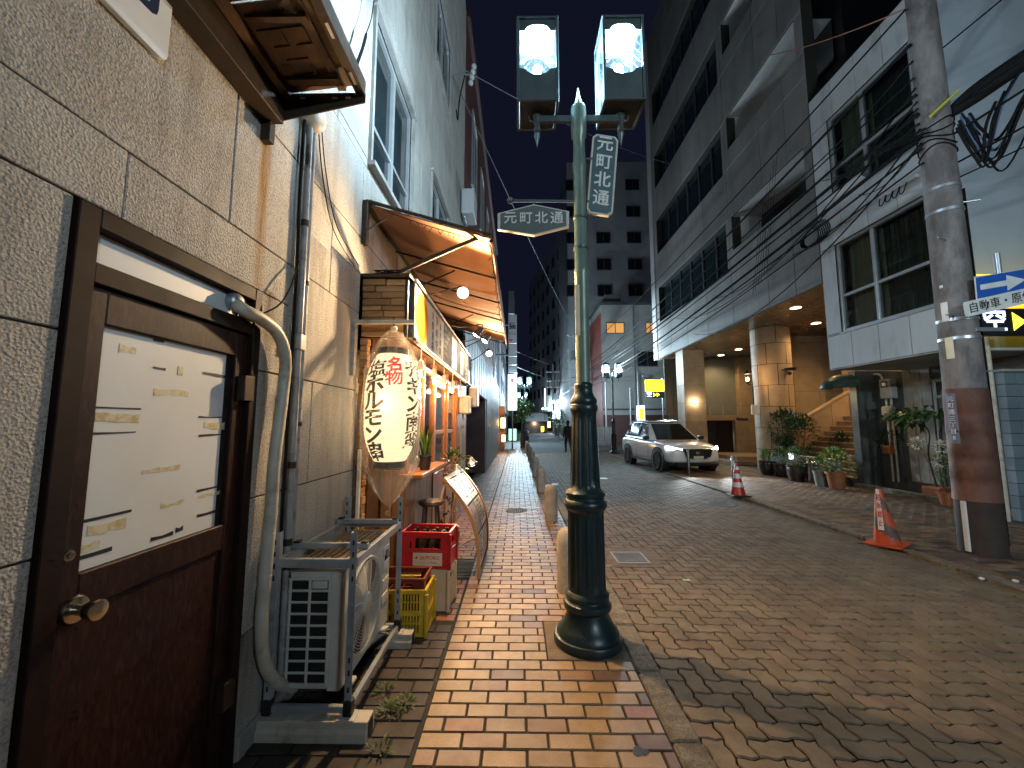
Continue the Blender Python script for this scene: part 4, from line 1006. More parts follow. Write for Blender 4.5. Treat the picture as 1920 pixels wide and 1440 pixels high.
LC = Vector((-.985, 3.10, 0)); LZ0, LZ1, LR = 1.265, 2.095, .205
def lprof(z):
    u = (z-LZ0)/(LZ1-LZ0)*2-1
    return LR*(1-.44*abs(u)**3.2)
la = thing('paper_lantern', (LC.x, LC.y, LZ0), 'tall cream paper lantern with black and red brush lettering, glowing beside the bar', 'lantern')
pr = []; nr = 26
for k in range(nr*4+1):
    z = LZ0+(LZ1-LZ0)*k/(nr*4); pr.append((lprof(z)-.004*abs(math.cos(math.pi*k/4))**3, z))
MB().lathe(pr, (LC.x, LC.y, 0), 48).build('paper', 'lantern_paper', la)
rt0 = lprof(LZ1); rb0 = lprof(LZ0)
MB().lathe([(rt0-.02, LZ1-.004), (rt0+.004, LZ1-.002), (rt0+.004, LZ1+.045), (rt0-.03, LZ1+.047)], (LC.x, LC.y, 0), 40).build('top_hoop', 'black', la)
MB().lathe([(rb0-.02, LZ0+.004), (rb0+.004, LZ0+.002), (rb0+.004, LZ0-.045), (rb0-.03, LZ0-.047)], (LC.x, LC.y, 0), 40).build('bottom_hoop', 'black', la)
def on_lantern(ac_, zc):
    def f(v):
        z = zc+v.y; rr = lprof(z)+.0035+v.z; a = ac_+v.x/LR
        return Vector((LC.x+rr*math.cos(a), LC.y+rr*math.sin(a), z))
    return f
BASEA = R(-90+17)
def lcol(chars, dax, z_top, size, m, sq=.82, sx=1.0):
    n = len(chars)
    for k, ch in enumerate(chars):
        zc = z_top-size*sq*(k+.5); f = on_lantern(BASEA+dax, zc)
        vs_, fs = glyphs(ch, size, .016 if ch in '塩蛮物南' else .030, .0006)
        ys = [v.y for v in vs_]; xs = [v.x for v in vs_]; cyy = (min(ys)+max(ys))/2; cxx = (min(xs)+max(xs))/2
        tilt = rg.uniform(-.05, .05)
        P = [f(Vector(((v.x-cxx)*sx*1.0+(v.y-cyy)*tilt, (v.y-cyy)*.95+(v.x-cxx)*.10, v.z))) for v in vs_]
        mesh_obj('brush_character', P, [list(q) for q in fs], m, la)
lcol('塩ホルモン串', -.70, 2.03, .155, 'ink_black', .80, 1.22)
lcol('名物', .07, 2.055, .125, 'ink_red', .85, 1.15)
lcol('チキン南蛮', .92, 2.04, .155, 'ink_black', .86, 1.1)
light('lantern_light', 'POINT', (LC.x, LC.y-.30, 1.7), 2.2, (1, .66, .32), la, .15)
# plastic cover
bp_ = []
for k in range(41):
    z = .93+(2.30-.93)*k/40
    if z < 1.25: u = (z-.93)/.32; rr = .012+(.205-.012)*(u**.75)
    elif z < 1.95: rr = .205+.018*math.sin((z-1.25)/.7*math.pi)
    else: u = (2.30-z)/.35; rr = .012+(.213-.012)*min(1, u)**.62
    bp_.append((rr, z))
def crinkle(t, z): return 1+(.035*math.sin(9*t+z*6)+.03*math.sin(17*t-z*11)+.025*abs(math.sin(14*t+2*math.sin(z*7))))*(2.0 if (z < 1.3 or z > 2.05) else .6)
t = thing('plastic_cover', (LC.x, LC.y, .93), 'clear plastic rain cover tied around the paper lantern', 'cover')
MB().lathe(bp_, (LC.x, LC.y, 0), 110, crinkle).build('film', 'film', t)
MB().sphere((LC.x, LC.y, 2.305), .022, 12, 8, (1.3, 1.1, 1)).build('top_knot', 'bar_white', t)
MB().tube(smooth_path([(LC.x, LC.y, .93), (LC.x+.01, LC.y, .90), (LC.x-.015, LC.y-.01, .875), (LC.x+.02, LC.y, .86)]), .010, 7).build('bottom_knot', 'film', t)
t = thing('lantern_bracket', (WX, 3.1, 2.0), 'pale slotted steel bracket holding the paper lantern', 'bracket')
MB().cbox((WX+.001, 3.075, 2.345), (-.815, 3.115, 2.375), .002).build('arm', 'pvc_cream', t)
MB().cbox((WX+.001, 3.06, 1.93), (WX+.03, 3.10, 2.36), .002).build('upright', 'pvc_grey', t)
MB().tube([(LC.x, 3.10, 2.40), (LC.x, 3.10, 2.30)], .006, 6).build('hook', 'iron', t)

# ---- pot plant, stool and boxes by the counter
mat('pot_dark', (.05,.04,.035), (.035,.028,.024), rough=.4)
mat('grass_blade', (.12,.20,.035), (.07,.14,.02), rough=.45)
t = thing('potted_grass', (-.90, 3.92, 1.105), 'upright grass-like plant in a ribbed dark pot on the counter', 'plant')
MB().lathe([(.0005, 0), (.045, 0), (.047, .02), (.052, .03), (.052, .05), (.056, .06), (.056, .085), (.060, .095), (.060, .12), (.066, .125), (.066, .145), (.058, .145), (.05, .12), (.0005, .12)], (-.90, 3.92, 1.106), 22).build('pot', 'pot_dark', t)
b = MB(); gr = random.Random(2)
for k in range(60):
    a = gr.uniform(0, 6.28); r = gr.uniform(0, .04); p = Vector((-.90+r*math.cos(a), 3.92+r*math.sin(a), 1.23)); d = Vector((math.cos(a)*.22, math.sin(a)*.22, 1)); l = gr.uniform(.18, .36); s_ = Vector((-d.y, d.x, 0)).normalized()*.006
    q = p+d*l*.55; e = p+d*l+Vector((math.cos(a), math.sin(a), -.2))*.03
    b.add([p-s_, p+s_, q+s_, q-s_, e], [(0, 1, 2, 3), (3, 2, 4)])
b.build('blades', 'grass_blade', t)['kind'] = 'stuff'
t = thing('bar_stool', (-.86, 4.05, 0), 'dark round-seated bar stool standing before the counter', 'stool')
MB().lathe([(.0005, .80), (.10, .80), (.12, .79), (.125, .765), (.11, .75), (.0005, .75)], (-.86, 4.05, 0), 24).build('seat', 'wood_dark', t)
for k in range(4):
    a = math.pi/4+k*math.pi/2; MB().tube([(-.86+.08*math.cos(a), 4.05+.08*math.sin(a), .755), (-.86+.15*math.cos(a), 4.05+.15*math.sin(a), .0)], .013, 8).build('leg', 'wood_dark', t)
MB().tube([(-.86+.125*math.cos(2*math.pi*k/20), 4.05+.125*math.sin(2*math.pi*k/20), .28) for k in range(21)], .009, 6).build('foot_ring', 'wood_dark', t)
t = thing('wall_meter', (SX, 6.75, 1.75), 'cream gas meter box on the far end of the bar front', 'meter')
MB().cbox((SX+.022, 6.60, 1.72), (SX+.20, 6.90, 2.02), .02).build('case', 'pvc_cream', t)
MB().cbox((SX+.15, 6.93, 1.85), (SX+.30, 7.25, 2.20), .02).build('box', 'pvc_cream', t)
MB().tube(smooth_path([(SX+.08, 6.72, 1.72), (SX+.09, 6.72, 1.5), (SX+.05, 6.74, 1.4), (SX+.05, 6.74, .1)]), .016, 8).build('pipe', 'pvc_grey', t)

# ---- curved menu board with clip lamps
glassmat('menu_sheen', (1, 1, 1), .96, rough=.06)
mat('menu_paper', (.58,.54,.46), (.48,.44,.37), rough=.35, scale=3)
mat('menu_photo', (.34,.20,.09), (.10,.07,.05), rough=.4, scale=22, contrast=(.42,.58))
mat('frame_wood', (.34,.19,.08), (.25,.13,.05), rough=.4, scale=5)
mn = thing('menu_stand', (-.45, 4.7, 0), 'curved menu board in a wooden frame leaning on the footway', 'menu board')
NB, FBm = Vector((-.40, 4.12, .015)), Vector((-.385, 5.02, .015)); NT, FTm = Vector((-.80, 4.18, .985)), Vector((-.735, 5.05, .985))
def mp_(u, v_, off=0):
    """u along the street 0..1, v up 0..1; bows out towards the street"""
    p = NB.lerp(FBm, u).lerp(NT.lerp(FTm, u), v_); bow = .155*math.sin(math.pi*min(1, v_*.93+.02))
    return p+Vector((.93, -.06, .36))*(bow+off)
def mstrip(u0, u1, v0, v1, off, th, n=14):
    b = MB(); V = []
    for k in range(n+1):
        v_ = v0+(v1-v0)*k/n
        for (u, o) in ((u0, off), (u1, off), (u1, off+th), (u0, off+th)): V.append(mp_(u, v_, o))
    Fq = []
    for k in range(n):
        a = 4*k
        for q in range(4): Fq.append((a+q, a+(q+1) % 4, a+4+(q+1) % 4, a+4+q))
    Fq += [(3, 2, 1, 0), (4*n, 4*n+1, 4*n+2, 4*n+3)]
    b.add(V, Fq); return b
mstrip(.03, .97, .02, .98, -.012, .012).build('panel', 'menu_black', mn)
mstrip(0, .045, 0, 1, -.016, .034).build('frame_rail', 'frame_wood', mn); mstrip(.955, 1, 0, 1, -.016, .034).build('frame_rail', 'frame_wood', mn)
mstrip(.045, .955, .965, 1, -.014, .03, 3).build('frame_rail', 'frame_wood', mn); mstrip(.045, .955, 0, .03, -.014, .03, 3).build('frame_rail', 'frame_wood', mn)
k = 0
for (u0, u1, v0, v1, m) in ((.06, .49, .66, .95, 'menu_paper'), (.51, .94, .66, .95, 'menu_paper'), (.06, .49, .36, .64, 'menu_photo'), (.51, .94, .36, .64, 'menu_paper'), (.06, .49, .05, .34, 'menu_paper'), (.51, .94, .05, .34, 'menu_photo')):
    mstrip(u0, u1, v0, v1, .0008, .001, 8).build('menu_sheet', m, mn)
    if m == 'menu_paper':
        for q in range(6):
            vv_ = v1-.03-(v1-v0-.05)*q/6; L_ = ['チキン南蛮 480円', '塩ホルモン串 150円', '生ビール 390円', '本日のおすすめ', '焼とり盛合せ 680円', 'ハイボール 290円'][q]
            vs_, fs = glyphs(L_, .036, .0, .0003, align='LEFT')
            P = [mp_(u1-.02-(.0)-((u1-u0-.04)-v.x/.92) if False else u0+.02+v.x/.92, vv_+v.y/1.05, .0024+v.z) for v in vs_]
            if max(p.y for p in P) < 5.2: mesh_obj('menu_lettering', P, [list(f) for f in fs], 'print_dark', mn)
MB().tube([mp_(.06, .95, -.03), (-.95, 4.25, .01)], .013, 8).build('rear_leg', 'bar_white', mn); MB().tube([mp_(.94, .95, -.03), (-.90, 4.98, .01)], .013, 8).build('rear_leg', 'bar_white', mn)
MB().tube([mp_(.3, .3, -.03), (-.93, 4.4, .12)], .008, 6).build('brace', 'bar_white', mn)
for (u, lb) in ((.18, 'wire-caged clip lamp shining on the near half of the menu board'), (.86, 'silver clip lamp shining on the far half of the menu board')):
    base = mp_(u, 1.0, 0); head = base+Vector((.12, -.02, .075)) if u < .5 else base+Vector((.16, .02, .10))
    t = thing('clip_lamp', tuple(base), lb, 'clip lamp', 'clip lamps on the menu board')
    MB().cbox(tuple(base-Vector((.03, .02, .02))), tuple(base+Vector((.02, .02, .03))), .004).build('clip', 'lamp_grey', t)
    MB().tube(smooth_path([base, base+Vector((-.01, 0, .10)), head+Vector((-.03, 0, .07)), head]), .007, 7).build('neck', 'lamp_grey', t)
    d = Vector((.25, -.1, -1)).normalized(); M = Matrix.Translation(head) @ d.to_track_quat('Z', 'Y').to_matrix().to_4x4()
    MB().lathe([(.012, -.05), (.022, -.045), (.030, -.02), (.062, .02), (.064, .022), (.058, .02), (.026, -.018)], (0, 0, 0), 22).xf(M).build('shade', 'galv', t)
    MB().sphere(head+d*.012, .020, 12, 8).build('bulb', 'hot_white', t)
    for q in range(6): a = q*math.pi/3; MB().tube([M @ Vector((.062*math.cos(a), .062*math.sin(a), .02)), M @ Vector((.045*math.cos(a), .045*math.sin(a), .055)), M @ Vector((0, 0, .065))], .0018, 4).build('cage_wire', 'galv', t)
    light('clip_light', 'SPOT', head+d*.036, 15, (1, .72, .42), t, .02, head+d+Vector((-.1, 0, 0)), 140, .5)
# bushy plants behind the board
def foliage(center, rad, n, L, W, m, seed, name='foliage', parent=None, up=.4, squash=1.0, droop=.2):
    rg_ = random.Random(seed); pd = []; c = Vector(center)
    for _ in range(n):
        d = Vector((rg_.gauss(0, 1), rg_.gauss(0, 1), rg_.gauss(0, 1)*squash)).normalized(); r = rad*rg_.uniform(.35, 1)**.6
        pd.append((c+Vector((d.x*r, d.y*r, d.z*r*squash)), d+Vector((rg_.uniform(-.5, .5), rg_.uniform(-.5, .5), up))))
    b_ = MB(); leafset(rg_, pd, L, W, b_, droop); return b_.build(name, m, parent)
t = thing('bushy_plant', (-.80, 5.0, 0), 'bushy green plant in a pot behind the curved menu board', 'plant')
MB().lathe([(.0005, 0), (.09, 0), (.12, .22), (.125, .24), (.11, .24), (.0005, .22)], (-.83, 5.05, 0), 18).build('pot', 'pot_dark', t)
MB().tube([(-.83, 5.05, .2), (-.81, 5.06, .6), (-.80, 5.05, .95)], [.012, .010, .006], 6).build('stem', 'bark', t)
foliage((-.79, 5.05, 1.05), .17, 170, .085, .030, 'leaf_mid', 21, parent=t)['kind'] = 'stuff'
foliage((-.86, 4.95, .55), .10, 60, .07, .025, 'leaf_dark', 22, parent=t)['kind'] = 'stuff'
t = thing('bushy_plant', (-.86, 4.55, 0), 'small dark plant in a white pot beside the wooden door', 'plant')
MB().lathe([(.0005, 0), (.06, 0), (.08, .14), (.07, .14), (.0005, .13)], (-.86, 4.58, 0), 16).build('pot', 'bar_white', t)
foliage((-.86, 4.58, .32), .12, 80, .09, .025, 'leaf_dark', 23, parent=t, up=.8)['kind'] = 'stuff'
# ================================================================== STREET LAMPS
mat('post_green', (.012,.030,.036), (.008,.021,.027), rough=.36, metal=.2, scale=5, speck=(.05,.08,.075), speckscale=90, speckamt=.25)
mat('post_green_lit', (.13,.19,.16), (.10,.15,.125), rough=.4, metal=.2, scale=6)  # upper shaft paler than the base: lamplight put into its colour
mat('lamp_metal', (.10,.13,.14), (.07,.10,.11), rough=.4, metal=.5)
glowmat('lamp_bulb', (.80, .93, 1.0), 10)
glassmat('lamp_glass', (.86,.96,1.0), .9955, rough=.03, diff=(.62,.88,1.0))
COOL = (.70, .88, 1.0)
def fluted(t, z): return 1-.085*min(1, max(0, math.cos(t*10)+.25)*2.2) if (.39 < z < .91 or 1.10 < z < 1.62) else 1
lp = thing('street_lamp', (0, 0, 0), 'dark green fluted street lamp with two square lanterns, nearest on the left kerb', 'street lamp')
prof = [(.001, 0), (.238, 0), (.243, .010), (.243, .045), (.236, .058), (.222, .062), (.218, .085), (.192, .115), (.166, .155), (.150, .195), (.144, .222), (.154, .226), (.168, .238), (.173, .260), (.167, .282), (.150, .292), (.144, .303), (.155, .312), (.158, .332), (.148, .346), (.136, .358), (.136, .375)]
prof += [(.135-.004*(k/10), .40+.05*k) for k in range(11)]
prof += [(.138, .925), (.150, .935), (.156, .962), (.152, .988), (.138, 1.0), (.136, 1.018), (.144, 1.026), (.144, 1.048), (.130, 1.062), (.114, 1.08)]
prof += [(.110-.019*(k/10), 1.11+.05*k) for k in range(11)]
prof += [(.096, 1.64), (.103, 1.655), (.104, 1.685), (.094, 1.70), (.100, 1.712), (.098, 1.735), (.080, 1.76), (.070, 1.79), (.066, 1.82), (.072, 1.832), (.070, 1.85), (.054, 1.865)]
MB().lathe(prof, (0, 0, 0), 120, fluted).build('base', 'post_green', lp)
MB().lathe([(.054, 1.86), (.053, 2.72), (.056, 2.73), (.056, 2.76), (.050, 2.77), (.049, 3.58), (.054, 3.60), (.054, 3.66), (.048, 3.68), (.046, 3.86), (.062, 3.88), (.063, 4.10), (.058, 4.14), (.036, 4.155), (.022, 4.17), (.028, 4.19), (.020, 4.21), (.003, 4.31), (.0005, 4.315)], (0, 0, 0), 24).build('shaft', 'post_green_lit', lp)
MB().cbox((-.37, -.016, 4.005), (.37, .016, 4.062), .004).build('cross_arm', 'lamp_metal', lp)
HW, HB, HT = .155, 4.085, 4.775
def half_plate(s):
    P = [(s*HW, HB), (0, HB), (0, HB+.215)]
    P += [(s*.10*math.sin(R(a)), HB+.265-.05*math.cos(R(a))) for a in (20, 40, 60, 80)]
    P += [(s*.148, HB+.272), (s*.148, HT-.10), (s*.105, HT-.095)]
    P += [(s*.10*math.cos(R(a)), HT-.085+.045*math.sin(R(a))) for a in (10, 35, 60)]
    P += [(0, HT-.043), (0, HT), (s*HW, HT)]
    return P
for cx in (-.34, .34):
    h = MB(); h.cbox((cx-HW-.012, -HW-.012, HT), (cx+HW+.012, HW+.012, HT+.02), .003);
    for q in (-1, 1):
        h.cbox((cx-HW-.008, q*HW-.010, HB-.018), (cx+HW+.008, q*HW+.010, HB), .002); h.cbox((cx+q*HW-.010, -HW+.011, HB-.018), (cx+q*HW+.010, HW-.011, HB), .002)
    base_plate = MB().cbox((cx-HW+.011, -HW+.011, HB-.014), (cx+HW-.011, HW-.011, HB-.004), .002)
    for sx in (-1, 1):
        for sy in (-1, 1): h.cbox((cx+sx*HW-.010, sy*HW-.010, HB), (cx+sx*HW+.010, sy*HW+.010, HT), .002)
    hd = h.build('lantern', 'lamp_metal', lp); base_plate.build('base_plate', 'black', hd)
    roof = MB(); roof.add([(cx-HW, -HW, HT+.02), (cx+HW, -HW, HT+.02), (cx+HW, HW, HT+.02), (cx-HW, HW, HT+.02), (cx, 0, HT+.10)], [(0, 1, 4), (1, 2, 4), (2, 3, 4), (3, 0, 4)]); roof.build('lantern_roof', 'lamp_metal', hd)
    MB().lathe([(.016, HT+.09), (.02, HT+.11), (.006, HT+.14), (.0005, HT+.17)], (cx, 0, 0), 10).build('finial', 'lamp_metal', hd)
    for k in range(4):
        M = Matrix.Translation((cx, 0, 0)) @ Matrix.Rotation(k*math.pi/2, 4, 'Z')
        for s in (-1, 1):
            MB().prism([M @ Vector((p[0]*.955, -HW+.004, p[1])) for p in half_plate(s)], M.to_3x3() @ Vector((0, .004, 0))).build('face_plate', 'lamp_metal', hd)
        MB().add([M @ Vector((-.145, -HW+.012, HB+.19)), M @ Vector((.145, -HW+.012, HB+.19)), M @ Vector((.145, -HW+.012, HT-.03)), M @ Vector((-.145, -HW+.012, HT-.03))], [(0, 1, 2, 3)]).build('glass', 'lamp_glass', hd)
        if k in (0, 2):
            for q in range(-5, 6):
                for s in (-1, 1):
                    u0, z0 = -.118, HT-.30+q*.075
                    a = Vector((-.132, -HW+.009, z0)); c = Vector((.132, -HW+.009, z0+s*.30))
                    lo, hi = HB+.26, HT-.12
                    pa = [a.lerp(c, w_/20) for w_ in range(21)]; pa = [p for p in pa if lo < p.z < hi]
                    if len(pa) > 2: MB().tube([M @ pa[0], M @ pa[-1]], .0013, 4).build('lattice_wire', 'lamp_metal', hd)
    MB().lathe([(.0005, 4.515), (.022, 4.51), (.034, 4.49), (.037, 4.45), (.037, 4.36), (.026, 4.33), (.024, 4.26)], (cx, 0, 0), 16).build('bulb', 'lamp_bulb', hd)
    MB().lathe([(.04, 4.09), (.045, 4.14), (.03, 4.24), (.028, 4.27), (.0005, 4.275)], (cx, 0, 0), 16).build('socket', 'lamp_metal', hd)
    MB().lathe([(.034, 4.075), (.036, 4.06), (.024, 4.05), (.022, 4.03), (.022, 3.96), (.027, 3.95), (.027, 3.93), (.016, 3.92), (.028, 3.90), (.020, 3.87), (.003, 3.80), (.0005, 3.795)], (cx, 0, 0), 16).build('drop', 'lamp_metal', hd)
    MB().tube([(cx+(-.07 if cx < 0 else .07), 0, HB-.01), (cx+(-.06 if cx < 0 else .06), 0, HB-.06), (cx, 0, HB-.07)], .007, 6).build('scroll', 'lamp_metal', hd)
    light('lamp_light', 'POINT', (cx, 0, 4.41), 210, COOL, lp, .05)
lamp_far = []
for (x, y, lb) in ((5.13, 21.4, 'two-lantern street lamp on the right kerb beside the parked white car'), (.50, 27.5, 'two-lantern street lamp far down the left kerb, before the round tree'),
                   (.50, 40.5, 'two-lantern street lamp farther down the left kerb beyond the round tree'), (5.15, 53, 'two-lantern street lamp far down the right side, blue post'),
                   (5.15, 75, 'smallest two-lantern street lamp near the far end, right side')):
    c = copy_tree(lp); c.location = (x, y, 0); c['label'] = lb; c['group'] = 'street lamps'; lamp_far.append(c)
# one more of the row stands a few metres behind the viewer on the right kerb
c = copy_tree(lp); c.location = (5.13, -5.5, 0); c['label'] = 'two-lantern street lamp behind the viewer on the right kerb'; c['group'] = 'street lamps'; lamp_back = c
lp.location = (.505, 3.03, 0); lp['group'] = 'street lamps'; ORG[lp.name] = Vector((.505, 3.03, 0))
for c in lamp_far+[lamp_back]:
    for ch in c.children:
        if ch.type == 'LIGHT': ch.data = ch.data.copy(); ch.data.energy = 760 if c is not lamp_back else 640; ch.data.color = COOL if c is not lamp_back else (.86, .95, 1.0)
# sticker, band and brackets, then the two name boards
mat('board_blue', (.055,.105,.125), (.045,.085,.105), rough=.4, scale=3)
mat('board_grey', (.085,.11,.11), (.07,.09,.09), rough=.45, scale=3)
mat('board_edge', (.50,.50,.45), (.4,.4,.36), rough=.5)
mat('board_letter', (.60,.62,.60), rough=.5)
PXc = .505
MB().cbox((-.047, -.058, 2.22), (-.012, -.0545, 2.62), .001).xf(Matrix.Rotation(R(-14), 4, 'Z')).xf(Matrix.Translation(lp.location)).build('sticker', 'label_cream', lp)
vb = thing('name_board', (PXc+.16, 3.0, 3.1), 'upright blue street name board with chamfered corners on the lamp post', 'street sign')
cc = (PY(1112, 250, 3.0), PY(1160, 257, 3.0), PY(1149, 406, 3.0), PY(1099, 398, 3.0))
vr = ((cc[1]-cc[0])+(cc[2]-cc[3])).normalized(); vu = ((cc[0]-cc[3])+(cc[1]-cc[2])).normalized(); vc = (cc[0]+cc[1]+cc[2]+cc[3])/4
vw, vh = (cc[1]-cc[0]).length, (cc[0]-cc[3]).length
def chamf(w_, h_, c_): return [(-w_/2+c_, -h_/2), (w_/2-c_, -h_/2), (w_/2, -h_/2+c_), (w_/2, h_/2-c_), (w_/2-c_, h_/2), (-w_/2+c_, h_/2), (-w_/2, h_/2-c_), (-w_/2, -h_/2+c_)]
dn = Vector((0, -1, 0))
MB().prism([vc+vr*p[0]+vu*p[1] for p in chamf(vw, vh, .03)], -dn*.03).build('border', 'board_edge', vb)
MB().prism([vc+dn*.001+vr*p[0]+vu*p[1] for p in chamf(vw-.03, vh-.03, .024)], dn*.004).build('plate', 'board_blue', vb)
for k, ch in enumerate('元町北通'): text('character', ch, .135, vc+dn*.006+vu*(vh*.5-.085-k*(vh-.05)/4.05)+vr*.0, vr, vu, 'board_letter', vb, bold=.016, ext=.004)
for z in (3.66, 3.30): MB().cbox((PXc+.045, 3.0, z), (vc.x-.04, 3.03, z+.02), .002).build('clamp', 'lamp_metal', vb)
hb = thing('name_board', (PXc-.3, 3.0, 3.0), 'hexagonal grey street name board hanging left of the lamp post', 'street sign')
HX = [PY(x, y, 3.0) for x, y in ((933, 400), (1001, 383), (1067, 396), (1067, 425), (1002, 441), (933, 430))]
ctr = sum(HX, Vector())/6
MB().prism(HX, (0, .03, 0)).build('border', 'board_edge', hb)
MB().prism([ctr+(p-ctr)*.92+dn*.001 for p in HX], (0, -.004, 0)).build('plate', 'board_grey', hb)
for k, ch in enumerate('元町北通'): text('character', ch, .105, PY(957+29*k, 409.5, 2.992), (1, 0, .02), (0, 0, 1), 'board_letter', hb, bold=.008, ext=.003)
MB().tube([PY(957, 376, 3.02), (PXc-.04, 3.03, PY(1070, 376, 3.02).z)], .011, 10).build('rod', 'lamp_metal', hb)
MB().sphere(PY(957, 376, 3.02), .026, 14, 10).build('ball', 'lamp_metal', hb)
MB().tube([PY(1001, 376, 3.02), PY(1001, 386, 3.02)], .008, 6).build('hanger', 'lamp_metal', hb)
for z in (2.92, 3.17): MB().lathe([(.054, 0), (.058, .004), (.058, .022), (.054, .026)], (PXc, 3.03, z), 16).build('strap', 'lamp_metal', hb)
# ---- granite bollards
mat('granite', (.40,.36,.30), (.30,.27,.22), rough=.75, scale=9, bump=.8, bscale=160, bdist=.003, speck=(.10,.09,.08), speckscale=210, speckamt=.6, rand=.08)
bo = None
for k, y in enumerate((3.90, 6.62, 9.34, 12.06, 14.78, 17.5, 20.2, 22.9)):
    lb = 'round-topped granite bollard on the left kerb, ' + ('partly hidden behind the lamp post' if k == 0 else ('second', 'third', 'fourth', 'fifth', 'sixth', 'seventh', 'eighth')[k-1]+' counting away from the lamp post')
    if bo is None:
        b = MB(); b.lathe([(.105, -.01), (.105, .42), (.102, .47), (.092, .51), (.072, .54), (.045, .558), (.0005, .565)], (0, 0, 0), 24); bo = b.build('stone_bollard', 'granite'); o = bo
    else: o = bo.copy(); col.objects.link(o)
    o.location = (.475 if k == 0 else .545, y, 0); tag(o, lb, 'bollard', 'granite bollards along the left kerb')

# ================================================================== RIGHT: CONES AND POSTS
mat('cone_orange', (.55,.075,.02), (.42,.055,.016), rough=.45, scale=8, dirt=(.3,.06,.025), dirtscale=9)
mat('cone_dark', (.11,.075,.055), (.075,.05,.04), rough=.6, scale=12)
mat('cone_red', (.55,.03,.025), (.45,.022,.02), rough=.4)
mat('reflective', (.70,.70,.68), (.6,.6,.58), rough=.3)
p = G(1665, 1022, 0)
t = thing('traffic_cone', (p.x, p.y, 0), 'faded orange cone with dark spiral stripe and red lettering, tilted on the right kerb', 'traffic cone')
M = Matrix.Translation((p.x, p.y, .012)) @ Matrix.Rotation(R(-5), 4, 'Y') @ Matrix.Rotation(R(28), 4, 'Z')
MB().cbox((-.19, -.19, 0), (.19, .19, .03), .012, M).build('base', 'cone_orange', t)
def cone_r(z): return .135-.105*(z-.03)/.67
b = MB(); n, mrows = 32, 24; V = []; Fq = []
for r in range(mrows+1):
    z = .03+.67*r/mrows
    for i in range(n): a = 2*math.pi*i/n; V.append(M @ Vector((cone_r(z)*math.cos(a), cone_r(z)*math.sin(a), z)))
for r in range(mrows):
    for i in range(n):
        b.cm = 1 if ((i/n*1.0 + r/mrows*1.55) % .78) < .30 else 0
        b.csm = True; b.add([V[r*n+i], V[r*n+(i+1) % n], V[(r+1)*n+(i+1) % n], V[(r+1)*n+i]], [(0, 1, 2, 3)])
b.cm = 0; b.add(V[-n:], [tuple(range(n))]); b.build('cone', ['cone_orange', 'cone_dark'], t)
# lettered sleeve on the side that faces the road
a0 = R(-152)-R(28)
b = MB(); V = []
for r in range(9):
    z = .20+.50*r/8
    for q in range(4): a = a0+R(-17+q*11)*(1+.5*r/8); V.append(M @ Vector(((cone_r(z)+.003)*math.cos(a), (cone_r(z)+.003)*math.sin(a), z)))
b.csm = True; b.add(V, [(r*4+q, r*4+q+1, (r+1)*4+q+1, (r+1)*4+q) for r in range(8) for q in range(3)]); b.build('sleeve', 'reflective', t)
for k, ch in enumerate('駐車禁止'):
    zc = .60-.105*k; vs_, fs = glyphs(ch, .085, .02, .0005); ys = [v.y for v in vs_]; cyy = (min(ys)+max(ys))/2
    P = []
    for v in vs_:
        z = zc+(v.y-cyy)*1.05; rr = cone_r(z)+.0045+v.z; a = a0+R(2)+v.x*.55/rr; P.append(M @ Vector((rr*math.cos(a), rr*math.sin(a), z)))
    mesh_obj('character', P, [list(q) for q in fs], 'print_red', t)
p = G(1384, 930, 0)
t = thing('traffic_cone', (p.x, p.y, 0), 'red cone with white reflective bands on the forecourt kerb', 'traffic cone')
M = Matrix.Translation((p.x, p.y, .002))
MB().cbox((-.19, -.19, 0), (.19, .19, .035), .012, M).build('base', 'rust_dark', t)
MB().lathe([(.15, .03), (.145, .06), (.12, .15), (.028, .68), (.022, .70), (.0005, .70)], (p.x, p.y, 0), 28).build('cone', 'cone_red', t)
for z0, z1 in ((.20, .30), (.38, .48), (.56, .63)):
    f = lambda z: .12-.092*(z-.15)/.53+.002
    MB().lathe([(f(z0), z0), (f(z1), z1)], (p.x, p.y, 0), 28).build('band', 'reflective', t)
mat('steel_post', (.20,.20,.19), (.14,.14,.13), rough=.35, metal=.8)
def steel_post(px, py, lb, band=None, h=.78):
    p = G(px, py, 0); t = thing('steel_bollard', (p.x, p.y, 0), lb, 'bollard', 'steel bollards on the right')
    MB().lathe([(.05, 0), (.05, .01), (.038, .012), (.038, h-.02), (.03, h-.005), (.0005, h)], (p.x, p.y, 0), 18).build('tube', 'steel_post', t)
    if band: MB().lathe([(.0392, h-.22), (.0392, h-.10)], (p.x, p.y, 0), 18).build('band', band, t)
steel_post(1292, 889, 'slim steel bollard before the front of the white car')
steel_post(1377, 920, 'steel bollard with a reflective band behind the red banded cone', 'reflective', .80)

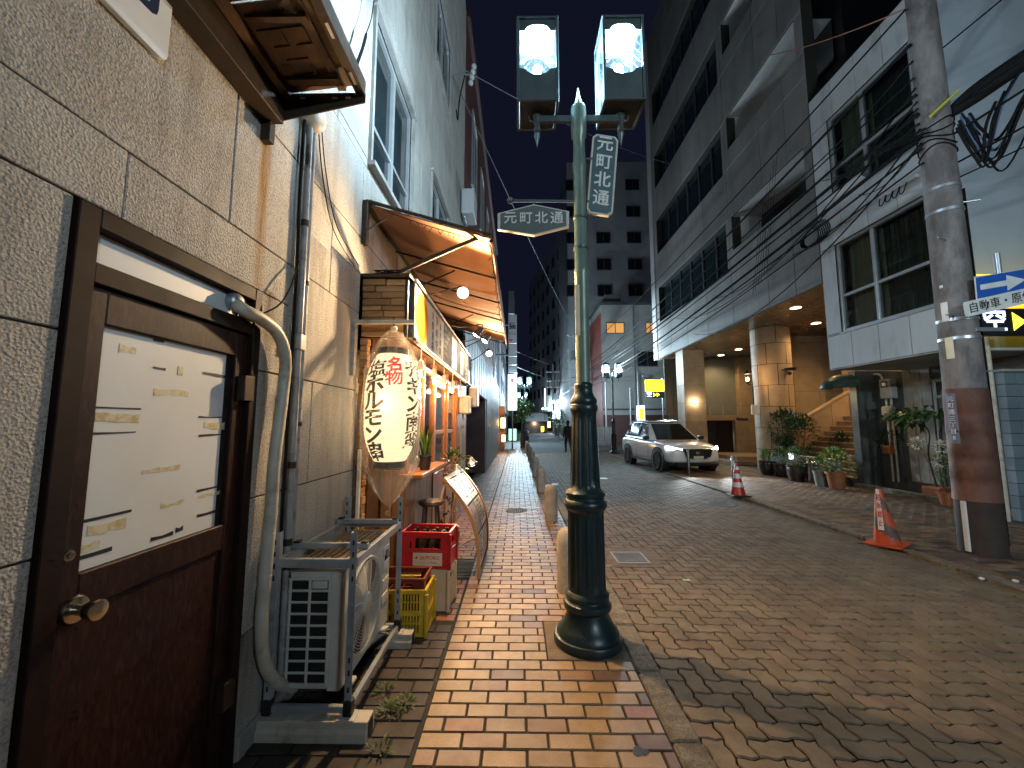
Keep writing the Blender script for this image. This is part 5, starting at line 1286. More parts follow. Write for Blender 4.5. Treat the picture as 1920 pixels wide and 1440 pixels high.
# ================================================================== UTILITY POLE
mat('pole_foot', (.04,.026,.02), (.022,.015,.012), rough=.85, scale=3, bump=.4)
mat('pole_concrete', (.18,.16,.155), (.095,.082,.08), rough=.85, scale=5, stretch=(1, 1, .4), bump=.6, bscale=60, bdist=.006, contrast=(.4, .6), dirt=(.045,.038,.037), dirtscale=3.5)
mat('pole_wrap', (.15,.062,.042), (.085,.036,.026), rough=.7, scale=4.5, stretch=(1, 1, .5), bump=.5, bscale=25, bdist=.01, dirt=(.045,.024,.018), dirtscale=4)
mat('plate_blue', (.10,.14,.24), (.07,.10,.18), rough=.45)
UC = Vector((5.62, 5.05, 0))
up_ = thing('utility_pole', tuple(UC), 'thick concrete utility pole with rust-red wrap and dark foot on the right', 'utility pole')
def ur(z): return .205-.0075*z
MB().lathe([(ur(z), z) for z in (1.98, 2.6, 4, 6, 8, 10.5)]+[(.0005, 10.5)], tuple(UC), 28).build('shaft', 'pole_concrete', up_)
MB().lathe([(ur(.62)+.006, .62)]+[q for k in range(5) for q in ((ur(.62+.274*k)+.012, .625+.274*k), (ur(.62+.274*k)+.006, .80+.274*k), (ur(.62+.274*k)+.005, .893+.274*k))]+[(ur(1.99)+.001, 1.99)], tuple(UC), 28).build('wrap', 'pole_wrap', up_)
MB().lathe([(ur(0)+.003, 0), (ur(.61)+.003, .61), (ur(.61), .63)], tuple(UC), 28).build('foot', 'pole_foot', up_)
MB().cbox((UC.x-.225, UC.y-.06, .03), (UC.x-.20, UC.y-.01, .62), .003).build('pale_strip', 'reflective', up_)
for z in (2.62, 4.30, 4.62, 2.86): MB().lathe([(ur(z)+.002, -.02), (ur(z)+.008, -.018), (ur(z)+.008, .018), (ur(z)+.002, .02)], (UC.x, UC.y, z), 28).build('steel_band', 'galv', up_)
for k, z in enumerate((2.2, 2.9, 3.4, 3.9, 4.4)):
    s = -1 if k % 2 else 1; MB().tube([UC+Vector((s*ur(z)*.75, -.1, z)), UC+Vector((s*(ur(z)+.12), -.16, z))], .009, 6).build('step_bolt', 'galv', up_)
MB().tube([UC+Vector((.215, -.08, .1)), UC+Vector((.205, -.08, 2)), UC+Vector((.19, -.08, 4.6))], .014, 8).build('riser', 'cable', up_)
dirv = (Vector((0, 0, 0))-UC); dirv.z = 0; dirv.normalize(); rv = Vector((dirv.y, -dirv.x, 0))*-1
if rv.x < 0: rv = -rv
def on_pole(dx, z, w_, h_, m, nm, th=.004):
    ang = math.atan2(dirv.y, dirv.x)+dx; V = []; b = MB(); n = 5; r0 = ur(z)+.012
    for q in range(n+1):
        a = ang+(q/n-.5)*w_/r0
        for zz in (z-h_/2, z+h_/2): V.append(UC+Vector((r0*math.cos(a), r0*math.sin(a), zz)))
    b.csm = True; b.add(V, [(2*q, 2*q+2, 2*q+3, 2*q+1) for q in range(n)]); return b.build(nm, m, up_)
on_pole(-.68, 1.62, .11, .62, 'plate_blue', 'address_plate')
for k, ch in enumerate('元町通三丁目8'):
    ang = math.atan2(dirv.y, dirv.x)-.68; zc = 1.86-.08*k; vs_, fs = glyphs(ch, .068, .006, .0004); ys = [v.y for v in vs_]; cyy = (min(ys)+max(ys))/2
    P = [UC+Vector(((ur(1.6)+.0135+v.z)*math.cos(ang+v.x/.2), (ur(1.6)+.0135+v.z)*math.sin(ang+v.x/.2), zc+v.y-cyy)) for v in vs_]
    mesh_obj('character', P, [list(q) for q in fs], 'reflective', up_)
on_pole(-.5, 2.97, .07, .24, 'reflective', 'notice_plate'); on_pole(-.45, 2.50, .08, .27, 'label_cream', 'notice_plate'); on_pole(-.55, 3.3, .035, .035, 'reflective', 'number_disc')
# ---- one-way and supplementary signs
mat('sign_blue', (.02,.10,.42), (.018,.09,.38), rough=.35)
SY = 4.78
def quad_px(pts, y): return [PY(a, c, y) for a, c in pts]
ow = thing('one_way_sign', tuple(PY(1868, 560, SY)), 'blue one-way sign with white arrow pointing right beside the utility pole', 'road sign')
o0 = PY(1828, 520, SY); d1 = (PY(1960, 497, SY)-o0).normalized(); u1 = (o0-PY(1832, 561, SY)).normalized()
ol = PY(1828, 520, SY); W1, H1 = .92, .275
def LP_(u, v_, off=0): return ol+d1*u-u1*v_+Vector((0, -1, 0))*off
MB().prism([LP_(0, 0), LP_(W1, 0), LP_(W1, H1), LP_(0, H1)], (0, .012, 0)).build('plate_edge', 'reflective', ow)
MB().prism([LP_(.006, .006, .001), LP_(W1-.006, .006, .001), LP_(W1-.006, H1-.006, .001), LP_(.006, H1-.006, .001)], (0, -.002, 0)).build('plate', 'sign_blue', ow)
MB().prism([LP_(.05, .105, .0035), (LP_(.38, .105, .0035)), LP_(.38, .04, .0035), LP_(.62, .138, .0035), LP_(.38, .235, .0035), LP_(.38, .17, .0035), LP_(.05, .17, .0035)], (0, -.001, 0)).build('arrow', 'reflective', ow)
MB().cyl(PY(1868, 475, SY+.04), PY(1868, 475, SY+.04)-Vector((0, 0, .66)), .03, n=14).build('tube', 'galv', ow)
MB().cbox(tuple(UC+Vector((.0, -.2, 2.68))), (PY(1868, 475, SY+.04).x+.03, SY+.09, 2.73), .003).build('arm', 'galv', ow)
ssn = thing('supplementary_sign', tuple(PY(1868, 590, SY)), 'pale plate reading cars and mopeds below the one-way sign', 'road sign')
ol = PY(1806, 567, SY-.01); d1 = (PY(1920, 541, SY)-PY(1806, 567, SY)).normalized(); u1 = (PY(1806, 567, SY)-PY(1812, 598, SY)).normalized()
W2, H2 = 1.05, .185; P = []
for cu, cv, a in ((.03, .03, 180), (W2-.03, .03, 270), (W2-.03, H2-.03, 0), (.03, H2-.03, 90)):
    for q in range(4): t_ = R(a+q*30); P.append(LP_(cu+.03*math.cos(t_), cv+.03*math.sin(t_)))
MB().prism(P, (0, .008, 0)).build('plate', 'reflective', ssn)
text('lettering', '自動車・原付', .135, LP_(.045, .098, .002), d1, u1, 'ink_black', ssn, bold=.008, ext=.0006, align='LEFT')
# ---- parking signs (near one beyond the pole, far one by the car)
emat('lit_yellow', (.92, .66, .02), .9); emat('led_white', (.55, .62, 1.0), 1.6); emat('led_yellow', (.95, .80, .05), 1.3); emat('lit_white', (.85, .92, 1.0), 1.2)
def parking_sign(y, x0, x1, zy0, zy1, zl0, label, arrows=True, pole=True):
    t = thing('parking_sign', ((x0+x1)/2, y, 0), label, 'parking sign')
    MB().cbox((x0, y, zy0), (x1, y+.12, zy1), .01).build('yellow_panel', 'lit_yellow', t)
    text('lettering', 'Times', (zy1-zy0)*.55, ((x0+x1)/2, y-.003, (zy0+zy1)/2+.04), (1, 0, 0), (.18, 0, 1), 'print_dark', t, bold=.004, ext=.001)
    MB().cbox((x0, y, zl0), (x1, y+.12, zy0-.01), .01).build('led_box', 'black', t)
    s = zy0-.01-zl0; text('led_character', '空', s*.92, (x0+s*.55, y-.004, zl0+s*.5), (1, 0, 0), (0, 0, 1), 'led_white', t, bold=.02, ext=.001)
    if arrows:
        for k in range(2):
            xa = x0+s*1.2+k*s*.55; MB().prism([(xa, y-.003, zl0+s*.15), (xa, y-.003, zl0+s*.85), (xa+s*.48, y-.003, zl0+s*.5)], (0, -.002, 0)).build('led_arrow', 'led_yellow', t)
    if pole:
        MB().cyl((x1-.1, y+.06, 0), (x1-.1, y+.06, zy1+.1), .05, n=12).build('pole', 'galv', t)
    return t
q0, q1 = PY(1826, 514, 6.1), PY(1835, 577, 6.1)
parking_sign(6.1, q0.x, q0.x+2.0, q1.z, q0.z, PY(1835, 628, 6.1).z, 'yellow parking sign with white LED character behind the one-way sign')
pa, pb = PY(1210, 712, 23.5), PY(1246, 734, 23.5)
parking_sign(23.5, pa.x, pb.x, pb.z, pa.z, PY(1210, 746, 23.5).z, 'small yellow lit parking sign above the white car')
# ================================================================== WHITE BUILDING (right)
mat('white_clad', (.50,.51,.52), (.44,.45,.46), rough=.6, scale=1.2, rand=.06, stretch=(1, 1, .35), dirt=(.33,.325,.32), dirtscale=2.2)
mat('side_render', (.40,.45,.50), (.34,.385,.43), rough=.7, scale=.9, bump=.15, bscale=30)  # bluish tint puts the cool light on this wall into its colour
mat('curtain', (.30,.30,.20), (.20,.20,.13), rough=.8, scale=3, stretch=(6, 6, .1))
mat('curtain_dark', (.055,.07,.055), (.035,.045,.036), rough=.8, scale=3, stretch=(6, 6, .1))
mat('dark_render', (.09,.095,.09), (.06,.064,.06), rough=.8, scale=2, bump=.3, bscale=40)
mat('pale_panel', (.33,.33,.30), (.26,.26,.235), rough=.6, scale=2, dirt=(.15,.15,.13))
mat('block_blue', (.15,.19,.22), (.11,.14,.165), rough=.7, scale=2, bump=.3, rand=.08)
glassmat('dim_glass', (.72,.75,.72), .9, rough=.04)
HX_ = 7.28
SC_ = .9215
zs = lambda z: 1.55+(z-1.55)*SC_
wb = thing('white_building', (9, 8.7, 0), 'white panelled three-storey building with big windows overhanging the right footway', 'building')
wy0, wy1, wz0, wz1 = 7.32*SC_, 10.05*SC_, zs(2.92), zs(10.2)
wins = [(7.42*SC_, zs(3.78), 9.62*SC_, zs(5.98)), (7.42*SC_, zs(7.02), 9.55*SC_, zs(9.25))]
for (z0, z1) in ((wz0, zs(3.74)), (zs(3.74), zs(5.99)), (zs(5.99), zs(7.01)), (zs(7.01), zs(9.26)), (zs(9.26), wz1)):
    y = wy0
    for yq in (7.95*SC_, 8.65*SC_, 9.35*SC_, wy1):
        for (a0, b0, a1, b1) in rects_minus((y, z0, yq, z1), wins):
            MB().cbox((HX_, a0+.006, b0+.006), (HX_+.05, a1-.006, b1-.006), .004).build('cladding_panel', 'white_clad', wb)
        y = yq
for (a0, b0, a1, b1) in rects_minus((wy0, wz0, wy1, wz1), wins): MB().box((HX_+.012, a0, b0), (HX_+.2, a1, b1)).build('backing', 'joint', wb)
MB().cbox((HX_+.004, wy0, wz0-.03), (9.6, wy1, wz0), .004).build('soffit', 'pale_panel', wb)
MB().box((HX_+1.2, wy0+.01, wz0), (15, wy1, wz1)).build('core', 'black', wb)
MB().box((HX_+.01, wy0-.02, wz0-.02), (15, wy0, 13)).build('side_wall', 'side_render', wb)
MB().box((HX_+.01, wy1, wz0), (15, wy1+.02, wz1)).build('end_wall', 'white_clad', wb)
for wi, (a0, b0, a1, b1) in enumerate(wins):
    f = MB(); t_ = .05; x = HX_+.03
    f.cbox((x, a0, b0), (x+.12, a0+t_, b1), .004); f.cbox((x, a1-t_, b0), (x+.12, a1, b1), .004); f.cbox((x, a0+t_, b0), (x+.12, a1-t_, b0+t_), .004); f.cbox((x, a0+t_, b1-t_), (x+.12, a1-t_, b1), .004)
    wnd = f.build('window', 'alu', wb)
    MB().cbox((HX_-.03, a0-.02, b0-.04), (HX_+.05, a1+.02, b0-.008), .004).build('sill', 'alu', wnd)
    ym = a0+(a1-a0)*.56; zm = b0+(b1-b0)*.40
    MB().cbox((x+.01, ym-.03, b0+t_), (x+.11, ym+.03, b1-t_), .004).build('mullion', 'alu', wnd)
    for (ya, yb) in ((a0+t_, ym-.03), (ym+.03, a1-t_)):
        MB().cbox((x+.01, ya, zm-.03), (x+.11, yb, zm+.03), .004).build('rail', 'alu', wnd)
        for (za, zb) in ((b0+t_, zm-.03), (zm+.03, b1-t_)): MB().box((x+.05, ya, za), (x+.056, yb, zb)).build('pane', 'dim_glass', wnd)
    b = MB(); n = 40; V = []
    for q in range(n+1):
        yy = ym+.02+(a1-ym-.06)*q/n; V += [(x+.30+.02*math.sin(q*1.9), yy, b0), (x+.30+.02*math.sin(q*1.9), yy, b1)]
    b.csm = True; b.add(V, [(2*q, 2*q+2, 2*q+3, 2*q+1) for q in range(n)]); b.build('curtain', 'curtain', wnd)
    b = MB(); V = []
    for q in range(n+1):
        yy = a0+.02+(ym-a0)*q/n; V += [(x+.34+.02*math.sin(q*1.7), yy, b0), (x+.34+.02*math.sin(q*1.7), yy, b1)]
    b.csm = True; b.add(V, [(2*q, 2*q+2, 2*q+3, 2*q+1) for q in range(n)]); b.build('curtain', 'curtain_dark', wnd)
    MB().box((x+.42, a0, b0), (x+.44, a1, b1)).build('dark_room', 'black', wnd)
MB().cbox((HX_-.05, 9.10*SC_, zs(6.33)), (HX_, 9.22*SC_, zs(6.43)), .01).build('wall_light', 'galv', wb)
# ducts and unit hung across the facade
t = thing('cable_duct', (HX_-.1, 9, 7), 'white tubular air conditioner duct under the upper window', 'duct')
MB().tube([(HX_-.10, 9.50*SC_, zs(7.10)), (HX_-.10, 8.48*SC_, zs(7.14))], .10, 14).build('duct', 'white_clad', t)
MB().sphere((HX_-.10, 8.47*SC_, zs(7.14)), .09, 12, 8).build('end', 'lamp_metal', t)
t = thing('cable_tray', (HX_-.05, 7.9, 6.3), 'white cable tray with looped cables beside the utility pole', 'cable tray')
MB().cbox((HX_-.09, 7.45*SC_, zs(6.36)), (HX_-.002, 8.25*SC_, zs(6.44)), .004).build('tray', 'white_clad', t)
for k in range(4): MB().tube(smooth_path([(HX_-.10, SC_*(8.2-.15*k), zs(6.36)), (HX_-.14, SC_*(8.18-.15*k), zs(6.20)), (HX_-.14, SC_*(8.10-.15*k), zs(6.18)), (HX_-.10, SC_*(8.06-.15*k), zs(6.36))]), .010, 6).build('cable_loop', 'cable', t)
# ground floor set back
GX = 9.0
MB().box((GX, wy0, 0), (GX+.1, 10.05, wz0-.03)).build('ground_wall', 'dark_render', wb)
for q in range(3): MB().cbox((GX-.02, 8.72+.21*q, .25), (GX-.002, 8.92+.21*q, 2.85), .004).build('wall_panel', 'pale_panel', wb)
d = MB(); d.cbox((GX-.05, 8.05, .1), (GX-.005, 8.11, 2.5), .004); d.cbox((GX-.05, 8.60, .1), (GX-.005, 8.66, 2.5), .004); d.cbox((GX-.05, 8.11, 2.1), (GX-.005, 8.60, 2.16), .004); d.cbox((GX-.05, 8.11, 2.44), (GX-.005, 8.60, 2.5), .004)
d = d.build('door', 'pale_panel', wb); mat('green_glass', (.075,.10,.085), (.05,.07,.06), rough=.25)
MB().box((GX-.03, 8.11, .1), (GX-.02, 8.60, 2.1)).build('pane', 'green_glass', d); MB().box((GX-.03, 8.11, 2.16), (GX-.02, 8.60, 2.44)).build('pane', 'black', d)
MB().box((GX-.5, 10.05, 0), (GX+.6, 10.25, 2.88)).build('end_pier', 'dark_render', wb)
t = thing('gas_meter', (GX-.1, 9.6, 1), 'grey gas meter with cream pipes on the wall under the overhang', 'meter')
MB().cbox((GX-.20, 9.45, 2.15), (GX-.03, 9.75, 2.62), .02).build('meter_box', 'pale_panel', t); MB().cbox((GX-.205, 9.52, 2.42), (GX-.199, 9.70, 2.58), .002).build('dial', 'black', t)
MB().cbox((GX-.206, 9.57, 2.46), (GX-.2045, 9.66, 2.53), .001).build('dial_label', 'reflective', t)
MB().cbox((GX-.20, 9.50, 1.72), (GX-.04, 9.78, 1.98), .04).build('valve', 'pvc_cream', t)
for y in (9.57, 9.70): MB().cyl((GX-.10, y, .2), (GX-.10, y, 2.15), .024, n=10).build('pipe', 'pvc_cream', t)
MB().tube(smooth_path([(GX-.1, 9.74, 2.62), (GX-.1, 9.8, 2.75), (GX-.1, 9.95, 2.78)]), .022, 8).build('pipe', 'pvc_cream', t)
mat('dome_green', (.025,.07,.055), (.018,.05,.04), rough=.4)
t = thing('dome_awning', (8.4, 10.3, 2.4), 'small dark green domed awning at the corner by the stone stairs', 'awning')
b = MB(); V = []; n, m_ = 12, 6
for i in range(n+1):
    for j in range(m_+1):
        a = math.pi*i/n; e = math.pi/2*j/m_
        V.append(Vector((8.45-.62*math.sin(a)*math.cos(e)*1.0, 10.26+.0+.42*math.cos(a)*math.cos(e), 2.46+.36*math.sin(e))))
b.csm = True; b.add(V, [(i*(m_+1)+j, (i+1)*(m_+1)+j, (i+1)*(m_+1)+j+1, i*(m_+1)+j+1) for i in range(n) for j in range(m_)]); b.build('hood', 'dome_green', t)
MB().tube([(8.45-.62*math.sin(math.pi*i/n), 10.26+.42*math.cos(math.pi*i/n), 2.46) for i in range(n+1)], .012, 6).build('rim', 'dome_green', t)
glowmat('warm_bulb', (1, .72, .4), 6)
MB().cbox((8.05, 10.18, 2.60), (8.28, 10.32, 2.63), .004).build('lamp', 'warm_bulb', t)
light('dome_light', 'SPOT', (8.15, 10.25, 2.58), 18, (1, .70, .38), t, .05, (8.15, 10.25, 0), 140, .7)
# blue-grey block wall at the car park edge
bw = thing('block_wall', (9.5, 6.6, 0), 'blue-grey block wall at the car park edge right of the utility pole', 'wall')
z = 0; r = 0
while z < 2.3:
    x = 8.0-(.2 if r % 2 else 0)
    while x < 12.4:
        MB().cbox((max(x, 8.0)+.004, 6.60, z+.004), (x+.396, 6.72, z+.196), .004).build('block', 'block_blue', bw); x += .4
    z += .2; r += 1
MB().box((8.01, 6.61, 0), (12.6, 6.71, 2.29)).build('mortar', 'joint', bw)
MB().cbox((7.95, 6.56, 2.405), (12.6, 6.76, 2.45), .006).build('coping', 'pale_panel', bw)
single('drain_pipe', MB().cyl((7.86, 6.66, 0), (7.86, 6.66, 3.0), .035, n=12), 'pvc_cream', 'cream downpipe at the left end of the blue-grey block wall', 'pipe')

# ================================================================== HOTEL WITH COLUMN AND STAIRS
mat('hotel_clad', (.21,.195,.18), (.165,.152,.14), rough=.6, scale=1.5, rand=.07, stretch=(1, 1, .4), dirt=(.13,.12,.112), dirtscale=1.0)
mat('hotel_stone', (.42,.30,.18), (.34,.235,.14), rough=.6, scale=3, rand=.08, bump=.2, bscale=60)
mat('hotel_soffit', (.16,.10,.055), (.12,.075,.04), rough=.28, scale=1.5)
mat('hotel_glass', (.006,.012,.012), (.01,.017,.016), rough=.08, spec=.6)
mat('hotel_white', (.42,.41,.40), (.36,.35,.34), rough=.6)
mat('step_stone', (.24,.17,.11), (.17,.12,.08), rough=.55, scale=4)
mat('low_wall', (.20,.21,.19), (.15,.155,.14), rough=.75, scale=3)
mat('recess_grey', (.17,.18,.16), (.14,.15,.135), rough=.7, scale=1.5)
hot = thing('hotel', (9, 15, 0), 'dark multi-storey hotel with slit windows, round stone column and lit porch', 'building')
fx7 = 7.3; fy0, fy1 = 9.32, 20.4; fz0, fz1 = 4.9, 23.0
strips = [(13.4, 6.76, 20.0, 8.54), (13.4, 10.34, 20.0, 12.14), (13.4, 13.94, 20.0, 15.74), (13.4, 17.5, 20.0, 19.3)]
balcs = [(9.6, 7.40, 13.02, 8.58), (9.6, 11.02, 13.0, 12.2), (9.6, 14.6, 13.0, 15.8), (9.6, 18.2, 13.0, 19.4)]
hl = strips+balcs
zl = [fz0, 6.76, 8.54, 10.34, 12.14, 13.94, 15.74, 17.5, 19.3, 21.1, fz1]; yl = [fy0, 10.2, 11.3, 13.2, 15.0, 16.8, 18.6, fy1]
for i in range(len(zl)-1):
    for j in range(len(yl)-1):
        for (a0, b0, a1, b1) in rects_minus((yl[j], zl[i], yl[j+1], zl[i+1]), hl):
            MB().cbox((fx7, a0+.008, b0+.008), (fx7+.06, a1-.008, b1-.008), .006).build('facade_panel', 'hotel_clad', hot)
for (a0, b0, a1, b1) in rects_minus((fy0, fz0, fy1, fz1), hl): MB().box((fx7+.015, a0, b0), (fx7+.3, a1, b1)).build('backing', 'joint', hot)
for (a0, b0, a1, b1) in strips:
    w_ = MB().box((fx7+.24, a0, b0), (fx7+.26, a1, b1)).build('window_strip', 'hotel_glass', hot)
    n = 6
    for k in range(1, n): y = a0+(a1-a0)*k/n; MB().box((fx7+.19, y-.03, b0), (fx7+.238, y+.03, b1)).build('mullion', 'lamp_grey', w_)
for (a0, b0, a1, b1) in balcs:
    w_ = MB().box((fx7+1.0, a0, b0), (fx7+1.05, a1, b1)).build('balcony_recess', 'hotel_glass', hot)
    MB().box((fx7+.05, a0, b1-.001), (fx7+1.0, a1, b1+.03)).build('balcony_soffit', 'hotel_white', w_)  # pale colour carries the light that falls on the recess soffit
    MB().box((fx7+.30, a1-.04, b0), (fx7+1.0, a1, b1-.002)).build('balcony_cheek', 'hotel_white', w_)
MB().box((fx7+1.06, fy0+.0, fz0+.1), (16, fy1, fz1)).build('core', 'black', hot)
MB().cbox((fx7-.05, fy1, fz0-.0), (fx7+.25, fy1+.55, fz1), .006).build('corner_pilaster', 'hotel_white', hot)
MB().box((fx7+.26, fy1, 0), (16, fy1+.02, fz1)).build('end_wall', 'hotel_clad', hot)
# soffit boards
x = fx7+.02
while x < 13:
    MB().cbox((x, fy0+.02, fz0-.03), (x+.58, fy1, fz0+.0), .003).build('soffit_board', 'hotel_soffit', hot); x += .59
# pillar
def clad_box(x0, y0, x1, y1, z0, z1, cz, m, parent, name='stone_slab', nx=1, ny=1):
    MB().box((x0+.012, y0+.012, z0), (x1-.012, y1-.012, z1)).build('core', 'joint', parent); z = z0
    while z < z1-.02:
        ze = min(z+cz, z1)
        for k in range(nx):
            xa, xb = x0+(x1-x0)*k/nx, x0+(x1-x0)*(k+1)/nx; MB().cbox((xa+.004, y0, z+.004), (xb-.004, y0+.012, ze-.004), .002).build(name, m, parent)
        for k in range(ny):
            ya, yb = y0+(y1-y0)*k/ny, y0+(y1-y0)*(k+1)/ny; MB().cbox((x0, ya+.013, z+.004), (x0+.012, yb-.004, ze-.004), .002).build(name, m, parent)
        z = ze
clad_box(7.42, 17.7, 8.36, 18.5, 0, fz0-.03, .82, 'hotel_stone', hot)
# recess wall with dark doors and grey wall above
clad_box(11.0, 19.75, 13.4, 20.2, 0, fz0-.03, .82, 'hotel_stone', hot, nx=3)
clad_box(9.86, 18.2, 11.6, 18.9, 0, 1.95, .82, 'hotel_stone', hot, nx=3)
MB().box((8.36, 20.1, 0), (11.0, 20.2, fz0-.03)).build('recess_wall', 'recess_grey', hot)
MB().box((8.36, 18.2, 1.72), (9.86, 18.9, 1.95)).build('lintel', 'hotel_stone', hot)
mat('door_black', (.018,.015,.015), (.012,.010,.010), rough=.3)
for a, c in ((8.42, 9.09), (9.10, 9.78)): MB().cbox((a, 18.3, .02), (c, 18.36, 1.71), .006).build('service_door', 'door_black', hot)
MB().cyl((9.3, 20.04, .1), (9.3, 20.04, 4.85), .05, n=10).build('pipe', 'recess_grey', hot)
for xx in (8.9, 9.5): MB().cyl((xx, 18.5, 1.96), (xx, 18.5, 2.4), .02, n=8).build('rail_post', 'hotel_stone', hot)
# porch back wall and low steps
clad_box(10.35, 14.9, 14, 15.3, 0, fz0-.03, .92, 'hotel_stone', hot, nx=4)
MB().cbox((8.0, 15.3, 0), (10.3, 18.15, .15), .008).build('porch_step', 'step_stone', hot); MB().cbox((8.45, 15.6, .15), (10.3, 18.15, .30), .008).build('porch_step', 'step_stone', hot)
# round column of curved blocks
cc_ = Vector((8.93, 13.95, 0)); crd = .60
MB().lathe([(crd-.015, 0), (crd-.015, fz0-.03)], tuple(cc_), 40).build('column_core', 'joint', hot)
zc = [0, .70, 1.42, 2.14, 2.86, 3.58, 4.30, fz0-.03]
for r in range(len(zc)-1):
    for k in range(6):
        a0 = 2*math.pi*(k+(.5 if r % 2 else 0))/6+.25; a1 = a0+2*math.pi/6; g = .010/crd
        b = MB(); n = 8; V = []
        for q in range(n+1):
            a = a0+g+(a1-a0-2*g)*q/n
            for z_ in (zc[r]+.008, zc[r+1]-.008): V.append(cc_+Vector((crd*math.cos(a), crd*math.sin(a), z_)))
        b.csm = True; b.add(V, [(2*q, 2*q+2, 2*q+3, 2*q+1) for q in range(n)])
        b.csm = False; b.add([cc_+Vector(((crd-.014)*math.cos(a0+g+(a1-a0-2*g)*q/n), (crd-.014)*math.sin(a0+g+(a1-a0-2*g)*q/n), zc[r+1]-.008)) for q in range(n+1)]+[V[2*q+1] for q in range(n+1)], [(q, q+1, n+2+q, n+1+q) for q in range(n)])
        b.build('column_block', 'hotel_stone', hot)
# outdoor stairs climbing away from the street
sw = thing('stone_stairs', (10, 12, 0), 'broad stone stairs climbing between the column and the white building', 'stairs')
for k in range(11):
    MB().cbox((8.75+.22*k, 10.62, .165*k if k else 0), (12, 13.55, .165*(k+1)), .012).build('step', 'step_stone', sw)
    MB().cbox((8.735+.22*k, 10.62, .165*(k+1)-.035), (8.80+.22*k, 13.55, .165*(k+1)+.004), .006).build('nosing', 'hotel_stone', sw)
y = 13.56
for k in range(3):
    xa, xb = 9.35+.62*k, 9.35+.62*(k+1); za, zb = 1.45+.36*k, 1.45+.36*(k+1)
    for (l0, h0, h1) in ((0, .95, .95), (.95, None, None)):
        top0, top1 = (h0, h1) if h0 else (za+.05, zb+.05)
        MB().prism([(xa+.006, y, l0+.006), (xb-.006, y, l0+.006), (xb-.006, y, top1-.006), (xa+.006, y, top0-.006)], (0, .16, 0)).build('parapet_slab', 'hotel_stone', sw)
MB().prism([(9.33, y-.02, 1.50), (11.25, y-.02, 2.62), (11.25, y-.02, 2.68), (9.33, y-.02, 1.56)], (0, .2, 0)).build('coping', 'hotel_stone', sw)
clad_box(11.3, 13.3, 14, 13.9, 0, fz0-.03, .95, 'hotel_stone', sw, nx=3)
MB().box((12.0, 10.3, 0), (12.1, 13.4, fz0)).build('back_wall', 'hotel_stone', sw)
# low wall behind pots
lw = thing('low_wall', (8.2, 11.8, 0), 'low grey concrete wall behind the dark glazed pots', 'wall')
MB().cbox((8.12, 10.42, 0), (8.32, 13.05, .60), .012).build('wall', 'low_wall', lw); MB().cbox((8.10, 10.40, .602), (8.34, 13.07, .64), .008).build('coping', 'concrete', lw)
# porch lamps
emat('downlight', (1, .72, .38), 14)
for k, (px, py, on, lb) in enumerate(((1352, 666, 1, 'lit round downlight in the hotel soffit, left of the pair'), (1385, 655, 1, 'lit round downlight in the hotel soffit, right of the pair'), (1492, 577, 1, 'dim round downlight in the hotel soffit beside the column'), (1530, 606, 1, 'dim round downlight in the hotel soffit above the stairs'))):
    p = G(px, py, fz0-.035); t = thing('downlight', tuple(p), lb, 'downlight', 'downlights in the hotel soffit')
    MB().lathe([(.15, 0), (.17, -.012), (.14, -.012), (.135, 0)], tuple(p), 24).build('ring', 'galv', t)
    MB().lathe([(.0005, -.004), (.135, -.004)], tuple(p), 24).build('lens', 'downlight' if k < 2 else 'warm_bulb', t)
    light('downlight_beam', 'SPOT', p-Vector((0, 0, .03)), (120, 120, 30, 80)[k], (1, .66, .32), t, .10, p-Vector((0, 0, 3)), 150, .7)
p = Vector((11.0, 11.9, fz0-.05)); t = thing('downlight', tuple(p), 'round downlight over the upper stairs, hidden by the white building', 'downlight', 'downlights in the hotel soffit')
MB().lathe([(.0005, -.004), (.135, -.004), (.16, 0)], tuple(p), 24).build('lens', 'downlight', t); light('downlight_beam', 'SPOT', p-Vector((0, 0, .03)), 150, (1, .64, .30), t, .1, p-Vector((0, 0, 3)), 150, .7)
# wall lantern on the column
wl_ = PY(1402, 712, 13.2); t = thing('wall_lantern', tuple(wl_), 'black carriage lantern glowing on the round column', 'wall lamp')
MB().lathe([(.0005, .36), (.012, .33), (.03, .29), (.09, .24), (.12, .20), (.125, .185), (.03, .185)], tuple(wl_), 12).build('cap', 'black', t)
MB().lathe([(.0005, -.14), (.02, -.12), (.05, -.10), (.06, -.085), (.02, -.085)], tuple(wl_), 12).build('cup', 'black', t)
MB().lathe([(.055, -.08), (.10, .17)], tuple(wl_), 12).build('glass', 'bulb_glass', t)
for k in range(6): a = k*math.pi/3; MB().tube([wl_+Vector((.058*math.cos(a), .058*math.sin(a), -.085)), wl_+Vector((.105*math.cos(a), .105*math.sin(a), .185))], .006, 5).build('bar', 'black', t)
MB().sphere(tuple(wl_+Vector((0, 0, .03))), .04, 12, 8, (1, 1, 1.5)).build('flame_bulb', 'warm_bulb', t)
MB().tube(smooth_path([wl_+Vector((0, 0, -.12)), wl_+Vector((.08, .05, -.16)), wl_+Vector((.2, .12, -.12)), wl_+Vector((.26, .2, -.14))]), .014, 6).build('bracket', 'black', t)
MB().cyl(wl_+Vector((.24, .16, -.85)), wl_+Vector((.24, .16, -.05)), .022, n=8).build('conduit', 'black', t)
light('lantern_bulb', 'POINT', wl_+Vector((0, 0, .03)), 30, (1, .68, .36), t, .07)
p = PY(1416, 768, 13.3); single('notice_box', MB().cbox((p.x-.14, p.y-.06, p.z-.16), (p.x+.12, p.y, p.z+.16), .006), 'label_cream', 'small cream notice plate on the round column', 'plate')
